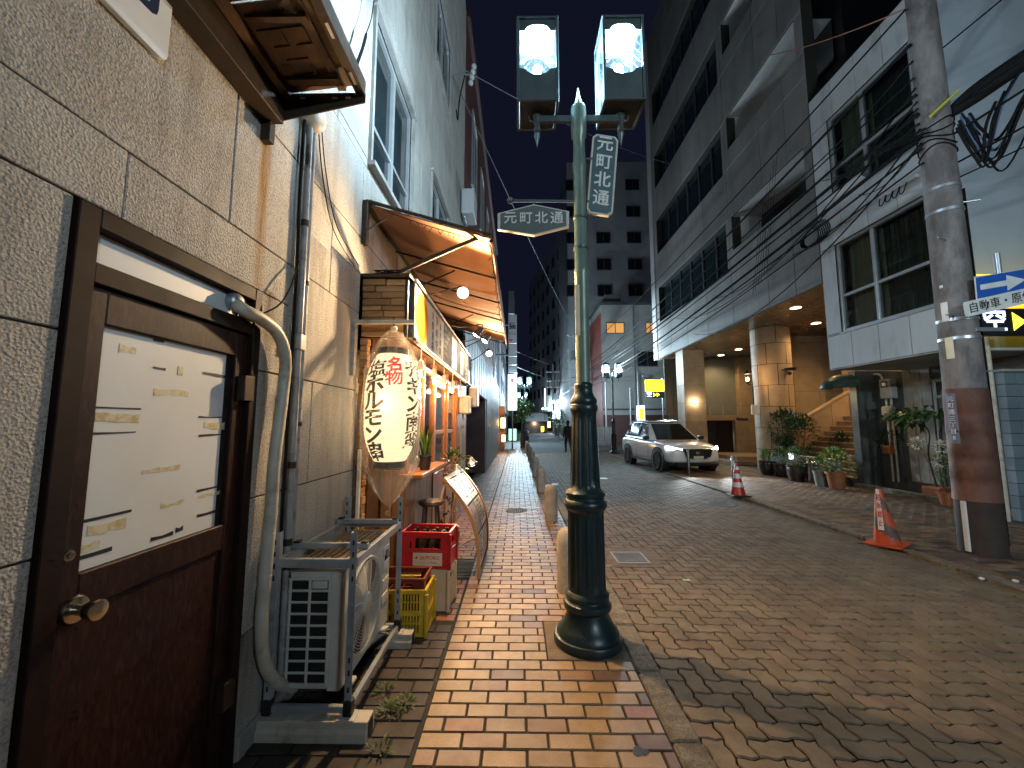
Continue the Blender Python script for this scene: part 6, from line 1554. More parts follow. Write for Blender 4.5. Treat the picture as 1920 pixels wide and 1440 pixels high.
p = PY(1400, 786, 13.4); single('wall_pipe', MB().cyl((p.x-.30, p.y, p.z+.005), (p.x+.12, p.y+.2, p.z), .055, n=12), 'rust_dark', 'short thick dark pipe stub left of the round column', 'pipe')
p = PY(1480, 693, 13.25); t = thing('security_camera', tuple(p), 'black security cameras on the right side of the round column', 'camera')
MB().tube([p+Vector((-.25, .15, 0)), p], .02, 8).build('arm', 'black', t); MB().cyl(p+Vector((0, .1, .03)), p+Vector((.16, -.1, .02)), .055, n=12).build('body', 'black', t); MB().cyl(p+Vector((-.1, .05, .02)), p+Vector((-.14, -.12, .0)), .045, n=12).build('body', 'black', t); MB().sphere(tuple(p+Vector((.0, 0, -.12))), .07, 10, 8).build('dome', 'black', t)
p = PY(1304, 753, 17.6); t = thing('wall_globe', tuple(p), 'small round white lamp on the square hotel pillar', 'wall lamp')
MB().sphere(tuple(p), .075, 14, 10).build('globe', 'hot_white', t); MB().cyl(p+Vector((-.03, .02, 0)), p+Vector((-.05, .12, -.05)), .03, n=8).build('holder', 'galv', t); light('globe_light', 'POINT', p+Vector((-.05, -.1, 0)), 4, (1, .8, .55), t, .08)
# ================================================================== WHITE CAR
mat('car_white', (.80,.79,.78), (.78,.77,.76), rough=.28, coat=.8, scale=1)
mat('car_glass', (.010,.012,.014), (.012,.014,.016), rough=.05, spec=.8)
mat('car_black', (.014,.014,.015), (.01,.01,.011), rough=.5)
mat('tyre', (.012,.012,.012), rough=.8); mat('rim', (.10,.10,.105), (.07,.07,.075), rough=.3, metal=.9)
mat('chrome', (.6,.6,.62), rough=.15, metal=1)
emat('headlamp', (.80, .95, 1.0), 14)
car = thing('parked_car', (0, 0, 0), 'white SUV with lit headlamps standing at the hotel forecourt', 'car')
def body_loft():
    st_ = [(-2.28, .70, .62, .90, .45), (-2.22, .82, .55, 1.02, .40), (-2.0, .885, .34, 1.07, .30), (-1.5, .91, .30, 1.08, .26), (-.8, .915, .30, 1.06, .26), (0, .915, .30, 1.03, .26), (.7, .91, .30, 1.02, .26), (1.0, .91, .30, 1.00, .26),
           (1.4, .905, .30, .965, .26), (1.8, .89, .32, .92, .27), (2.05, .84, .34, .87, .28), (2.2, .74, .36, .80, .30), (2.27, .58, .40, .72, .36)]
    b = MB(); rings = []
    for (x, w_, zb, zt, z0) in st_:
        h = [(w_*.90, z0), (w_*.985, z0+.12), (w_, (z0+zt)/2), (w_*.985, zt-.14), (w_*.945, zt-.05), (w_*.86, zt-.012), (w_*.55, zt+.012), (0, zt+.022)]
        rings.append([Vector((x, y, z)) for y, z in h]+[Vector((x, -y, z)) for y, z in h[-2::-1]])
    n = len(rings[0]); V = [p for r in rings for p in r]
    F_ = [(i*n+j, i*n+j+1, (i+1)*n+j+1, (i+1)*n+j) for i in range(len(rings)-1) for j in range(n-1)]
    F_ += [(i*n+n-1, i*n, (i+1)*n, (i+1)*n+n-1) for i in range(len(rings)-1)]
    b.csm = True; b.add(V, [f[::-1] for f in F_]); b.csm = False; b.add(rings[0], [tuple(range(n))]); b.add(rings[-1], [tuple(range(n))[::-1]])
    return b
bd = body_loft().build('body', 'car_white', car); sm_ = bd.modifiers.new('s', 'SUBSURF'); sm_.levels = 1; sm_.render_levels = 2
# cabin
def cab(x, w_, z): return [Vector((x, w_, z)), Vector((x, -w_, z))]
bs = {'A': (1.02, .80, 1.00), 'A2': (.55, .86, 1.0), 'B': (-.35, .87, 1.04), 'C': (-1.30, .86, 1.06), 'D': (-2.10, .70, 1.07)}
tp = {'A': (.12, .60, 1.60), 'A2': (.05, .62, 1.60), 'B': (-.50, .635, 1.655), 'C': (-1.35, .62, 1.63), 'D': (-1.92, .55, 1.53)}
def cb(k, s): q = bs[k]; return Vector((q[0], q[1]*s, q[2]))
def ct(k, s): q = tp[k]; return Vector((q[0], q[1]*s, q[2]))
def panel(pts, m, nm, inset=.0, th=.006):
    c = sum(pts, Vector())/len(pts); pts = [c+(p-c)*(1-inset) for p in pts]; nrm = (pts[1]-pts[0]).cross(pts[2]-pts[0]).normalized()
    if nrm.dot(c-Vector((-.5, 0, 1.1))) < 0: nrm = -nrm
    return MB().prism(pts, nrm*th).build(nm, m, car)
ks = ['A', 'A2', 'B', 'C', 'D']
shell = MB(); V = [cb(k, 1) for k in ks]+[ct(k, 1) for k in ks]+[cb(k, -1) for k in ks]+[ct(k, -1) for k in ks]
fs = []
for i in range(4): fs += [(i, i+1, 6+i, 5+i), (11+i, 10+i, 15+i, 16+i), (5+i, 6+i, 16+i, 15+i)]
fs += [(10, 0, 5, 15), (4, 14, 19, 9)]; shell.add(V, fs); shell.build('cabin', 'car_white', car)
panel([cb('A', -1)*1, cb('A', 1)*1, ct('A', 1), ct('A', -1)], 'car_glass', 'windscreen', .07, .008)
panel([cb('D', -1), cb('D', 1), ct('D', 1), ct('D', -1)], 'car_glass', 'rear_window', .12, .008)
for s in (1, -1):
    for a, c in (('A2', 'B'), ('B', 'C'), ('C', 'D')):
        panel([cb(a, s)+Vector((0, 0, .03)), cb(c, s)+Vector((0, 0, .03)), ct(c, s), ct(a, s)], 'car_glass', 'side_window', .09, .008)
    for x in (1.36, -1.33):
        MB().cyl((x, s*.70, .36), (x, s*.932, .36), .445, n=32).build('arch', 'car_black', car)
        wv = MB(); M = Matrix.Translation((x, s*.84, .36)) @ Matrix.Rotation(R(-90*s), 4, 'X')
        wv.lathe([(.20, -.10), (.33, -.105), (.362, -.085), (.362, .085), (.335, .105), (.25, .11), (.245, .09)], (0, 0, 0), 36).xf(M); wo = wv.build('wheel', 'tyre', car)
        rm = MB(); rm.lathe([(.248, .10), (.23, .085), (.225, .03), (.06, .05), (.05, .09), (.0005, .095)], (0, 0, 0), 30)
        for k in range(5): a = 2*math.pi*k/5; rm.prism([Vector((r_*math.cos(a+d_), r_*math.sin(a+d_), .06)) for r_, d_ in ((.05, -.5), (.23, -.16), (.23, .16), (.05, .5))], (0, 0, .038))
        rm.xf(M).build('rim', 'rim', wo)
    MB().cbox((-1.0, s*.90, .255), (1.0, s*.928, .36), .012).build('sill', 'car_black', car)
    MB().cbox((.62, s*.92, 1.02), (.82, s*1.10, 1.16), .03).build('mirror', 'car_black', car)
    for x in (-.62, .28): MB().cbox((x, s*.916, .86), (x+.16, s*.932, .89), .006).build('door_handle', 'car_white', car)
    for x in (-.42, .62): MB().box((x, s*.9155, .38), (x+.008, s*.918, .98)).build('door_seam', 'car_black', car)
    hl_ = MB(); hl_.add([(2.16, s*.46, .735), (2.05, s*.74, .76), (1.86, s*.862, .80), (1.88, s*.845, .865), (2.05, s*.73, .83), (2.18, s*.46, .775), (2.25, s*.46, .735), (2.14, s*.77, .76), (1.92, s*.90, .80), (1.93, s*.885, .86), (2.13, s*.75, .825), (2.25, s*.46, .77)],
        [(6, 7, 10, 11), (7, 8, 9, 10), (6, 11, 5, 0), (8, 2, 3, 9), (11, 10, 4, 5), (10, 9, 3, 4), (6, 0, 1, 7), (7, 1, 2, 8)]); hl_.build('headlamp', 'headlamp', car)
    light('headlamp_beam', 'SPOT', (2.30, s*.66, .78), 170, (.85, .95, 1.0), car, .05, (6, s*.8, .0), 70, .7)
MB().cbox((-1.75, -.60, 1.645), (-.05, .60, 1.69), .03).build('roof', 'car_white', car)
for s in (1, -1): MB().tube([(-1.7, s*.58, 1.70), (-.1, s*.58, 1.70)], .014, 6).build('roof_rail', 'chrome', car)
MB().prism([(2.285, -.48, .78), (2.285, .48, .78), (2.30, .40, .55), (2.30, .20, .48), (2.30, -.20, .48), (2.30, -.40, .55)], (-.06, 0, 0)).build('grille', 'car_black', car)
MB().tube([(2.285, -.50, .78), (2.31, -.40, .54), (2.315, -.2, .47), (2.315, .2, .47), (2.31, .40, .54), (2.285, .50, .78)], .013, 6).build('grille_trim', 'chrome', car)
MB().cbox((2.10, -.70, .24), (2.285, .70, .36), .03).build('lower_bumper', 'car_black', car)
MB().cbox((2.318, -.165, .40), (2.325, .165, .56), .003).build('number_plate', 'reflective', car)
MB().sphere((2.31, 0, .66), .05, 12, 8, (.3, 1.3, 1)).build('badge', 'chrome', car)
car.location = (5.50, 15.1, -.02); car.rotation_euler = (0, 0, R(-84.5))

# ================================================================== PLANTS ON THE RIGHT
mat('pot_glaze', (.045,.035,.032), (.03,.023,.021), rough=.28); mat('terracotta', (.36,.13,.05), (.28,.10,.04), rough=.7); mat('pot_grey', (.22,.22,.20), (.16,.16,.145), rough=.75)
mat('flower_white', (.80,.77,.62), (.75,.70,.55), rough=.6)
def pot(p, r, h, m, parent, style='round'):
    x, y, z = p
    if style == 'round': pr_ = [(.0005, 0), (r*.68, 0), (r*.92, h*.35), (r, h*.7), (r*.95, h*.9), (r*1.06, h*.94), (r*1.06, h), (r*.92, h), (r*.88, h*.9), (.0005, h*.88)]
    else: pr_ = [(.0005, 0), (r*.7, 0), (r*.95, h*.86), (r*1.05, h*.87), (r*1.05, h), (r*.92, h), (r*.88, h*.9), (.0005, h*.88)]
    MB().lathe(pr_, p, 22).build('pot', m, parent)
def potted(px, py, r, h, m, leaf, fr, fn, fz, L, W, lb, style='round', seed=1, up=.6, nm='potted_plant', stem=None):
    p = G(px, py, 0); t = thing(nm, tuple(p), lb, 'plant', 'potted plants along the right'); pot(tuple(p), r, h, m, t, style)
    if stem: MB().tube(smooth_path([p+Vector((0, 0, h*.9)), p+Vector((.03, .02, (h+fz)/2)), p+Vector((stem, 0, fz))]), .012, 6).build('stem', 'bark', t)
    foliage((p.x+(stem or 0), p.y, fz), fr, fn, L, W, leaf, seed, parent=t, up=up)['kind'] = 'stuff'
    return t
potted(1440, 890, .235, .42, 'pot_glaze', 'leaf_light', .15, 60, .50, .30, .035, 'dark glazed pot with a spiky plant, leftmost by the low wall', up=1.6, seed=31)
potted(1466, 894, .20, .38, 'pot_glaze', 'leaf_mid', .22, 320, .60, .11, .04, 'dark glazed pot with a leafy bush, middle of three by the low wall', seed=32)
potted(1495, 902, .24, .42, 'pot_glaze', 'leaf_mid', .25, 380, .64, .11, .04, 'wide dark glazed pot with a feathery bush, right of three by the low wall', seed=33)
potted(1541, 912, .17, .38, 'pot_grey', 'leaf_light', .17, 120, .54, .11, .05, 'square grey concrete pot with pale leaves beside the terracotta pot', 'flared', seed=34)
potted(1569, 916, .21, .40, 'terracotta', 'leaf_light', .30, 260, .66, .14, .06, 'tall terracotta pot with bright green leaves at the pavement edge', 'flared', seed=35)
potted(1601, 912, .12, .20, 'pot_glaze', 'leaf_mid', .15, 70, .34, .09, .035, 'small dark pot with low leaves right of the terracotta pot', 'flared', seed=36)
potted(1617, 906, .11, .22, 'terracotta', 'leaf_dark', .14, 70, .38, .09, .035, 'small terracotta pot with dark leaves next to the planter trough', 'flared', seed=37)
p = G(1660, 905, 0); t = thing('planter_trough', tuple(p), 'long terracotta trough full of glossy leaves under the gas meter', 'planter', 'potted plants along the right')
MB().cbox((p.x-.16, p.y-.10, .10), (p.x+.14, p.y+.75, .34), .02).build('trough', 'terracotta', t)
foliage((p.x, p.y+.32, .52), .40, 420, .12, .05, 'leaf_mid', 38, parent=t, squash=.7)['kind'] = 'stuff'
for k, (px, py, hh, rr, n, lb) in enumerate(((1622, 890, 1.55, .50, 620, 'tall dark leafy shrub before the dark wall, right of the stairs'), (1585, 890, 1.05, .34, 300, 'middle-sized dark shrub in front of the stone stairs'), (1645, 885, 1.95, .42, 420, 'tallest dark shrub climbing beside the cream gas pipes'))):
    p = G(px, py, 0); p.x = min(p.x, 8.75) if k != 1 else p.x; t = thing('garden_shrub', tuple(p), lb, 'shrub', 'shrubs by the right-hand wall')
    pot(tuple(p), .17, .26, 'pot_glaze', t, 'flared')
    for q in range(5): a = q*1.3; MB().tube(smooth_path([p+Vector((.03*math.cos(a), .03*math.sin(a), .2)), p+Vector((.10*math.cos(a), .12*math.sin(a), hh*.5)), p+Vector((.22*math.cos(a), .25*math.sin(a), hh))]), [.012]*6+[.006]*5, 5).build('stem', 'bark', t)
    foliage((p.x, p.y, hh*.75), rr*1.1, n*2, .15, .055, 'leaf_dark', 40+k, parent=t, squash=1.25)['kind'] = 'stuff'
p = G(1735, 905, 0); p.x = 8.68; p.y = 8.45; t = thing('small_tree', tuple(p), 'slender potted tree with flat top of big leaves before the panelled wall', 'tree', 'potted plants along the right')
MB().cbox((p.x-.2, p.y-.2, 0), (p.x+.2, p.y+.2, .26), .02).build('pot', 'terracotta', t)
for q in (-1, 1): MB().tube(smooth_path([p+Vector((0, .06*q, .25)), p+Vector((-.03, .14*q, .9)), p+Vector((.0, .10*q, 1.35)), p+Vector((-.05, .22*q, 1.62))]), [.018]*8+[.012]*8, 7).build('trunk', 'bark', t)
foliage((p.x-.05, p.y+.1, 1.72), .55, 240, .24, .10, 'leaf_mid', 50, 'crown', t, squash=.35, droop=.4)['kind'] = 'stuff'
p = PX(1766, 838, 8.3); t = thing('flowering_plant', (p.x, p.y, 0), 'white flower heads on thin stems beside the utility pole', 'plant')
pot((p.x, p.y, 0), .14, .24, 'terracotta', t, 'flared')
for k, d in enumerate((Vector((0, 0, 0)), Vector((-.05, .42, .06)), Vector((.05, .1, -.28)))):
    MB().tube(smooth_path([Vector((p.x, p.y, .22)), Vector((p.x+d.x*.5, p.y+d.y*.5, .7)), p+d]), .006, 5).build('stem', 'bark', t)
    foliage(tuple(p+d), .12, 90, .06, .045, 'flower_white', 60+k, 'flower_head', t)
foliage((p.x, p.y, .75), .22, 80, .11, .05, 'leaf_mid', 66, parent=t)['kind'] = 'stuff'
p = PX(1669, 842, 8.9); t = thing('hanging_pot', tuple(p), 'square terracotta hanging pot with drooping leaves on the gas pipes', 'plant')
MB().cbox((p.x-.10, p.y-.12, p.z-.12), (p.x+.06, p.y+.12, p.z+.08), .015).build('pot', 'terracotta', t); foliage((p.x-.04, p.y, p.z+.25), .22, 110, .13, .04, 'leaf_dark', 70, parent=t)['kind'] = 'stuff'
p = G(1518, 903, 0); t = thing('standpipe', tuple(p), 'chrome twin-outlet water standpipe between the pots', 'standpipe')
MB().lathe([(.10, 0), (.10, .02), (.062, .03), (.062, .45), (.075, .46), (.075, .50), (.05, .54), (.05, .62), (.0005, .65)], tuple(p), 18).build('riser', 'chrome', t)
for s in (-1, 1): MB().tube([p+Vector((0, 0, .50)), p+Vector((.10*s, -.08, .52)), p+Vector((.14*s, -.12, .46))], [.035, .04, .045], 10).build('outlet', 'chrome', t)
p = G(1547, 900, 0); single('sign_tag', MB().cbox((p.x+.35, p.y-.4, .55), (p.x+.45, p.y-.38, .72), .01), 'reflective', 'small white tag standing among the pots', 'tag')
p = PY(1482, 855, 11.9); single('sign_tag', MB().cbox((p.x-.05, p.y, p.z-.10), (p.x+.09, p.y+.02, p.z+.10), .006), 'lit_white', 'small lit white plate on the low wall', 'plate')
# cycad by the pillar
p = Vector((7.35, 19.6, 0)); t = thing('cycad_palm', tuple(p), 'cycad palm with arching fronds between the car and the hotel pillar', 'palm')
MB().lathe([(.6, 0), (.62, .45), (.55, .45), (.0005, .42)], tuple(p), 20).build('planter', 'low_wall', t)
MB().lathe([(.20, .4), (.18, .8), (.17, 1.3), (.12, 1.45), (.0005, 1.5)], tuple(p), 14, lambda a, z: 1+.08*math.sin(a*7+z*30)).build('trunk', 'bark', t)
cg = random.Random(9)
for k in range(34):
    a = cg.uniform(0, 6.28); el = cg.uniform(.15, 1.35); L_ = cg.uniform(.9, 1.25); pts = []
    for q in range(9):
        u = q/8; pts.append(p+Vector((math.cos(a)*math.cos(el)*L_*u, math.sin(a)*math.cos(el)*L_*u, 1.42+L_*(math.sin(el)*u-.45*u*u))))
    b = MB(); b.tube(pts, [.012-.001*q for q in range(9)], 4)
    for q in range(1, 9):
        d = (pts[q]-pts[q-1]).normalized(); s = d.cross(Vector((0, 0, 1))).normalized()
        for sg_ in (-1, 1):
            for h in (0, .5):
                o_ = pts[q-1].lerp(pts[q], h); e = o_+s*sg_*(.20*(1-.5*q/8))+d*.10+Vector((0, 0, .04)); b.add([o_, o_+d*.022, e], [(0, 1, 2)])
    b.build('frond', 'leaf_mid', t)
# ================================================================== LEFT: BUILDINGS BEYOND THE BAR
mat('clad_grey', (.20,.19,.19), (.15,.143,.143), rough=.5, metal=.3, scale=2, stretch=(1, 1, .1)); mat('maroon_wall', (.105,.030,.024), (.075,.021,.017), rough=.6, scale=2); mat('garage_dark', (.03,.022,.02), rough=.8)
mat('maroon_dark', (.06,.018,.014), (.045,.014,.011), rough=.6)
gb_ = thing('garage_building', (-2, 14, 0), 'grey ribbed-metal frontage over a dark garage opening past the bar', 'building')
GXX = -1.02; y = 7.62
while y < 21.5:
    zb = 2.35 if y < 13.2 else .02
    MB().cbox((GXX-.03, y+.004, zb), (GXX+.008*(int(y/.3) % 2), y+.296, 3.55), .004).build('cladding_rib', 'clad_grey', gb_); y += .30
MB().box((GXX-.2, 7.55, 2.32), (GXX-.032, 21.6, 3.6)).build('beam', 'joint', gb_); MB().box((GXX-3, 13.2, 0), (GXX-.032, 21.6, 2.32)).build('rear_block', 'joint', gb_)
MB().box((GXX-.35, 7.55, 0), (GXX-.02, 8.1, 2.33)).build('pier', 'maroon_dark', gb_); MB().box((GXX-3.0, 12.9, 0), (GXX-.02, 13.19, 2.33)).build('pier', 'maroon_dark', gb_)
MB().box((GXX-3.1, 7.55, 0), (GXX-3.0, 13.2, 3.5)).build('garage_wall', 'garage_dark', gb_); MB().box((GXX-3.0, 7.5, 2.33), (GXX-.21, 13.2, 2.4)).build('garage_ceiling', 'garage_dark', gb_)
for k in range(6): MB().cbox((GXX-.02+.012, 13.9+.25*(k % 2), 1.0+.18*(k//2)), (GXX+.02, 14.1+.25*(k % 2), 1.14+.18*(k//2)), .004).build('letter_box', 'lamp_grey', gb_)
mat('cover_grey', (.07,.07,.075), (.05,.05,.055), rough=.5, bump=.5, bscale=9, bdist=.03)
t = thing('covered_scooter', (-1.7, 10.3, 0), 'scooter under a grey cover in the dark garage', 'scooter')
b = MB(); V = []
pf = [(-.85, .55), (-.7, .85), (-.3, .82), (0, .72), (.35, .78), (.55, 1.1), (.75, 1.05), (.88, .6)]
rings = []
for (yy, hh) in pf: rings.append([Vector((-1.75+w_, 10.3+yy, z_)) for w_, z_ in ((-.32, .08), (-.28, hh*.6), (-.12, hh), (.12, hh), (.28, hh*.6), (.32, .08))])
n = 6; V = [q for r in rings for q in r]; b.csm = True; b.add(V, [(i*n+j, i*n+j+1, (i+1)*n+j+1, (i+1)*n+j) for i in range(len(rings)-1) for j in range(n-1)]); b.add(rings[0], [tuple(range(6))]); b.add(rings[-1], [tuple(range(6))[::-1]])
o = b.build('cover', 'cover_grey', t); ss = o.modifiers.new('s', 'SUBSURF'); ss.levels = 1; ss.render_levels = 2
for yy in (9.62, 10.98): MB().cyl((-1.80, yy, .24), (-1.70, yy, .24), .24, n=18).build('wheel', 'tyre', t)
def window_unit(parent, x, y0, y1, z0, z1, face='x', m='alu', g='night_glass'):
    f = MB(); t_ = .06
    f.box((x-.05, y0, z0), (x+.03, y0+t_, z1)); f.box((x-.05, y1-t_, z0), (x+.03, y1, z1)); f.box((x-.05, y0+t_, z0), (x+.03, y1-t_, z0+t_)); f.box((x-.05, y0+t_, z1-t_), (x+.03, y1-t_, z1)); f.box((x-.04, (y0+y1)/2-.03, z0+t_), (x+.02, (y0+y1)/2+.03, z1-t_))
    w_ = f.build('window', m, parent)
    MB().box((x-.045, y0+t_, z0+t_), (x-.03, y1-t_, z1-t_)).build('pane', g, w_)
rb = thing('maroon_building', (-2, 16, 3), 'maroon upper storeys with tall pale-framed windows beyond the stone building', 'building')
MB().box((-6, 9.32, 3.6), (-1.30, 24, 12.1)).build('wall', 'maroon_wall', rb)
MB().cbox((-6, 9.32, 12.1), (-1.20, 24.05, 12.3), .02).build('coping', 'maroon_dark', rb)
for z0 in (4.6, 8.3):
    for k in range(5): window_unit(rb, -1.28, 10.6+2.6*k, 11.8+2.6*k, z0, z0+2.3)
t = thing('wall_fan_unit', (-1.2, 8.9, 6.5), 'small white air conditioner box high on the end of the stone building', 'air conditioner')
MB().cbox((-1.28, 8.62, 6.35), (-.98, 9.22, 6.95), .02).build('casing', 'white_clad', t); MB().cbox((-1.25, 8.65, 6.28), (-1.2, 9.2, 6.345), .004).build('bracket', 'galv', t)
t = thing('insulator_rack', (-1.15, 9.3, 9), 'porcelain insulators and cable clamps on the stone building corner', 'insulators')
ip = PX(872, 140, -1.05); MB().tube([(WX, ip.y, ip.z), (ip.x+.15, ip.y, ip.z)], .02, 6).build('arm', 'galv', t)
for k in range(4): MB().sphere((ip.x+.12+.02*k, ip.y, ip.z+.12*(k-1.5)), .055, 10, 6).build('insulator', 'white_clad', t)
MB().tube(smooth_path([ip, ip+Vector((-.1, 0, -.5)), ip+Vector((-.15, .1, -.9)), ip+Vector((-.2, .2, -.6))]), .014, 6).build('loop', 'cable', t)
# vertical signs and lit shops down the left
mat('sign_dirty', (.30,.30,.31), (.25,.25,.26), rough=.5)
emat('sign_lit', (.82, .92, 1.0), 1.3)
t = thing('vertical_sign', (-.35, 25.5, 3), 'tall narrow pale sign with cat cafe lettering down the left side', 'sign')
q0, q1 = PY(953, 590, 25.5), PY(969, 700, 25.5)
for k, (za, zb) in enumerate(((643, 590), (668, 645), (684, 670), (699, 686))):
    MB().cbox((q0.x, 25.5, PY(960, za, 25.5).z), (q1.x, 25.75, PY(960, zb, 25.5).z), .02).build('sign_panel', 'sign_dirty', t)
MB().cbox((q0.x, 25.52, PY(960, 588, 25.5).z), (q1.x-.15, 25.72, PY(960, 545, 25.5).z), .02).build('upper_panel', 'lamp_grey', t)
text('lettering', '猫', .46, ((q0.x+q1.x)/2, 25.49, PY(960, 612, 25.5).z), (1, 0, 0), (0, 0, 1), 'ink_black', t, bold=.02, ext=.002)
text('lettering', 'カフェ', .18, ((q0.x+q1.x)/2, 25.49, PY(960, 626, 25.5).z), (1, 0, 0), (0, 0, 1), 'ink_black', t, bold=.012, ext=.002)
MB().cyl(((q0.x+q1.x)/2-.1, 25.49, PY(956, 638, 25.5).z), ((q0.x+q1.x)/2-.1, 25.48, PY(956, 638, 25.5).z), .10, n=14).build('red_dot', 'cone_red', t)
MB().cbox((-1.4, 25.55, 6.0), (q0.x, 25.7, 6.1), .01).build('bracket', 'lamp_grey', t); MB().cbox((-1.4, 25.55, 8.0), (q0.x, 25.7, 8.1), .01).build('bracket', 'lamp_grey', t)
t = thing('vertical_sign', (-.35, 24.8, 2), 'brightly lit white vertical sign with red and black lettering', 'sign')
za, zb = PY(960, 769, 24.8).z, PY(960, 702, 24.8).z
MB().cbox((q0.x, 24.8, za), (q1.x, 25.0, zb), .02).build('lit_panel', 'sign_lit', t)
for k, ch in enumerate('藁焼き魚虎'): text('lettering', ch, .33, ((q0.x+q1.x)/2, 24.79, zb-.42-k*.36), (1, 0, 0), (0, 0, 1), 'print_red' if k == 0 else 'ink_black', t, bold=.012, ext=.002)
MB().cyl(((q0.x+q1.x)/2, 24.9, 0), ((q0.x+q1.x)/2, 24.9, za), .05, n=10).build('pole', 'lamp_grey', t)
light('sign_glow', 'POINT', (-.1, 24.5, 3.2), 40, (.85, .93, 1), t, .3)
# ================================================================== DISTANCE
mat('far_wall', (.15,.145,.14), (.12,.115,.11), rough=.7, scale=1); mat('far_grey', (.36,.35,.35), (.29,.285,.285), rough=.7, scale=.6); mat('far_dark', (.05,.05,.055), (.035,.035,.04), rough=.7, scale=.6)
mat('beige_wall', (.26,.25,.23), (.22,.21,.195), rough=.7, scale=.8); mat('red_strip', (.22,.045,.025), (.17,.035,.02), rough=.6); mat('far_glass', (.012,.013,.016), rough=.1)
emat('room_warm', (.75, .32, .08), .35); emat('shop_warm', (1, .55, .22), 2.2); emat('shop_cool', (.75, .88, 1), 2.0); emat('shop_red', (1, .10, .06), 1.8); emat('lit_green', (.35, .95, .7), 1.2); emat('lit_violet', (.55,.5,1), 2.0)
def facade_windows(parent, y, x0, x1, z0, z1, nx, nz, ww, wh, m='far_glass', skip=()):
    for i in range(nx):
        for j in range(nz):
            if (i, j) in skip: continue
            xc = x0+(x1-x0)*(i+.5)/nx; zc_ = z0+(z1-z0)*(j+.5)/nz
            f = MB(); t_ = .05; a, b_, c, d = xc-ww/2, xc+ww/2, zc_-wh/2, zc_+wh/2
            f.box((a, y-.05, c), (a+t_, y+.02, d)); f.box((b_-t_, y-.05, c), (b_, y+.02, d)); f.box((a+t_, y-.05, c), (b_-t_, y+.02, c+t_)); f.box((a+t_, y-.05, d-t_), (b_-t_, y+.02, d))
            w_ = f.build('window', 'lamp_grey', parent); MB().box((a+t_, y-.012, c+t_), (b_-t_, y-.004, d-t_)).build('pane', m, w_)
# beige three-storey with a red edge
bb = thing('beige_building', (9, 34, 0), 'beige three-storey building with red edge and lit upper window beyond the car', 'building')
by = 31.0; X0, X1 = PY(1127, 600, by).x, 12.5; ZT = PY(1150, 572, by).z
MB().box((X0, by, 0), (X1, by+8, ZT)).build('wall', 'beige_wall', bb); MB().cbox((X0-.1, by-.1, ZT), (X1, by+8, ZT+.25), .02).build('parapet', 'far_dark', bb)
MB().box((X0-.04, by+.05, .5), (X0-.002, by+7.5, ZT-.6)).build('red_edge', 'red_strip', bb); MB().box((X0, by-.03, 0), (X1, by-.002, PY(1150, 778, by).z)).build('red_plinth', 'maroon_dark', bb)
MB().cbox((X0, by-.06, PY(1150, 769, by).z), (X1, by-.031, PY(1150, 766, by).z), .005).build('band', 'far_dark', bb)
for (xa, ya, xb, yb, m) in ((1138, 606, 1169, 624, 'room_warm'), (1212, 606, 1226, 624, 'room_warm'), (1197, 660, 1231, 686, 'far_glass')):
    p, q = PY(xa, yb, by-.03), PY(xb, ya, by-.03)
    w_ = MB().cbox((p.x-.06, by-.05, p.z-.06), (q.x+.06, by-.004, q.z+.06), .01).build('window', 'lamp_grey', bb); MB().box((p.x, by-.058, p.z), (q.x, by-.0515, q.z)).build('pane', m, w_); MB().box(((p.x+q.x)/2-.03, by-.062, p.z), ((p.x+q.x)/2+.03, by-.0585, q.z)).build('mullion', 'lamp_grey', w_)
MB().cyl((PY(1186, 600, by).x, by-.12, .3), (PY(1186, 600, by).x, by-.12, ZT), .07, n=10).build('downpipe', 'far_wall', bb)
MB().cbox((PY(1128, 560, by).x+.4, by+.6, ZT+.25), (PY(1168, 560, by).x, by+2, ZT+1.1), .05).build('roof_unit', 'far_wall', bb)
for (px, top, base, lb) in ((1135, 716, 832, 'leftmost slim pale pole before the beige building'), (1181, 727, 800, 'middle slim pale pole before the beige building'), (1195, 697, 800, 'rightmost slim pale pole carrying a camera before the beige building')):
    a = PY(px, top, 29.5); t = thing('slim_pole', (a.x, 29.5, 0), lb, 'pole', 'slim poles before the beige building'); MB().cyl((a.x, 29.5, 0), (a.x, 29.5, a.z), .07, .05, n=10).build('pole', 'galv', t)
    if px == 1195: MB().tube([(a.x, 29.5, a.z-.1), (a.x+.5, 29.5, a.z-.3)], .03, 6).build('arm', 'galv', t); MB().cbox((a.x+.3, 29.3, a.z-.45), (a.x+.8, 29.6, a.z-.25), .03).build('camera', 'galv', t)
a = PY(1197, 800, 25); b_ = PY(1209, 760, 25); t = thing('pay_station', (a.x, 25, 0), 'lit blue-white parking pay station with yellow panel behind the car', 'pay station')
MB().cbox((a.x, 25, 0), (b_.x, 25.3, b_.z), .03).build('cabinet', 'lit_white', t); MB().cbox((a.x+.1, 24.99, b_.z-.9), (b_.x-.1, 24.998, b_.z-.2), .002).build('yellow_panel', 'lit_yellow', t)
a = PY(1112, 840, 28); t = thing('fence', (a.x, 28, 0), 'pale slatted fence at the foot of the beige building', 'fence')
for k in range(9): MB().cbox((a.x+.17*k, 28, .05), (a.x+.17*k+.14, 28.05, 1.35), .01).build('slat', 'far_wall', t)
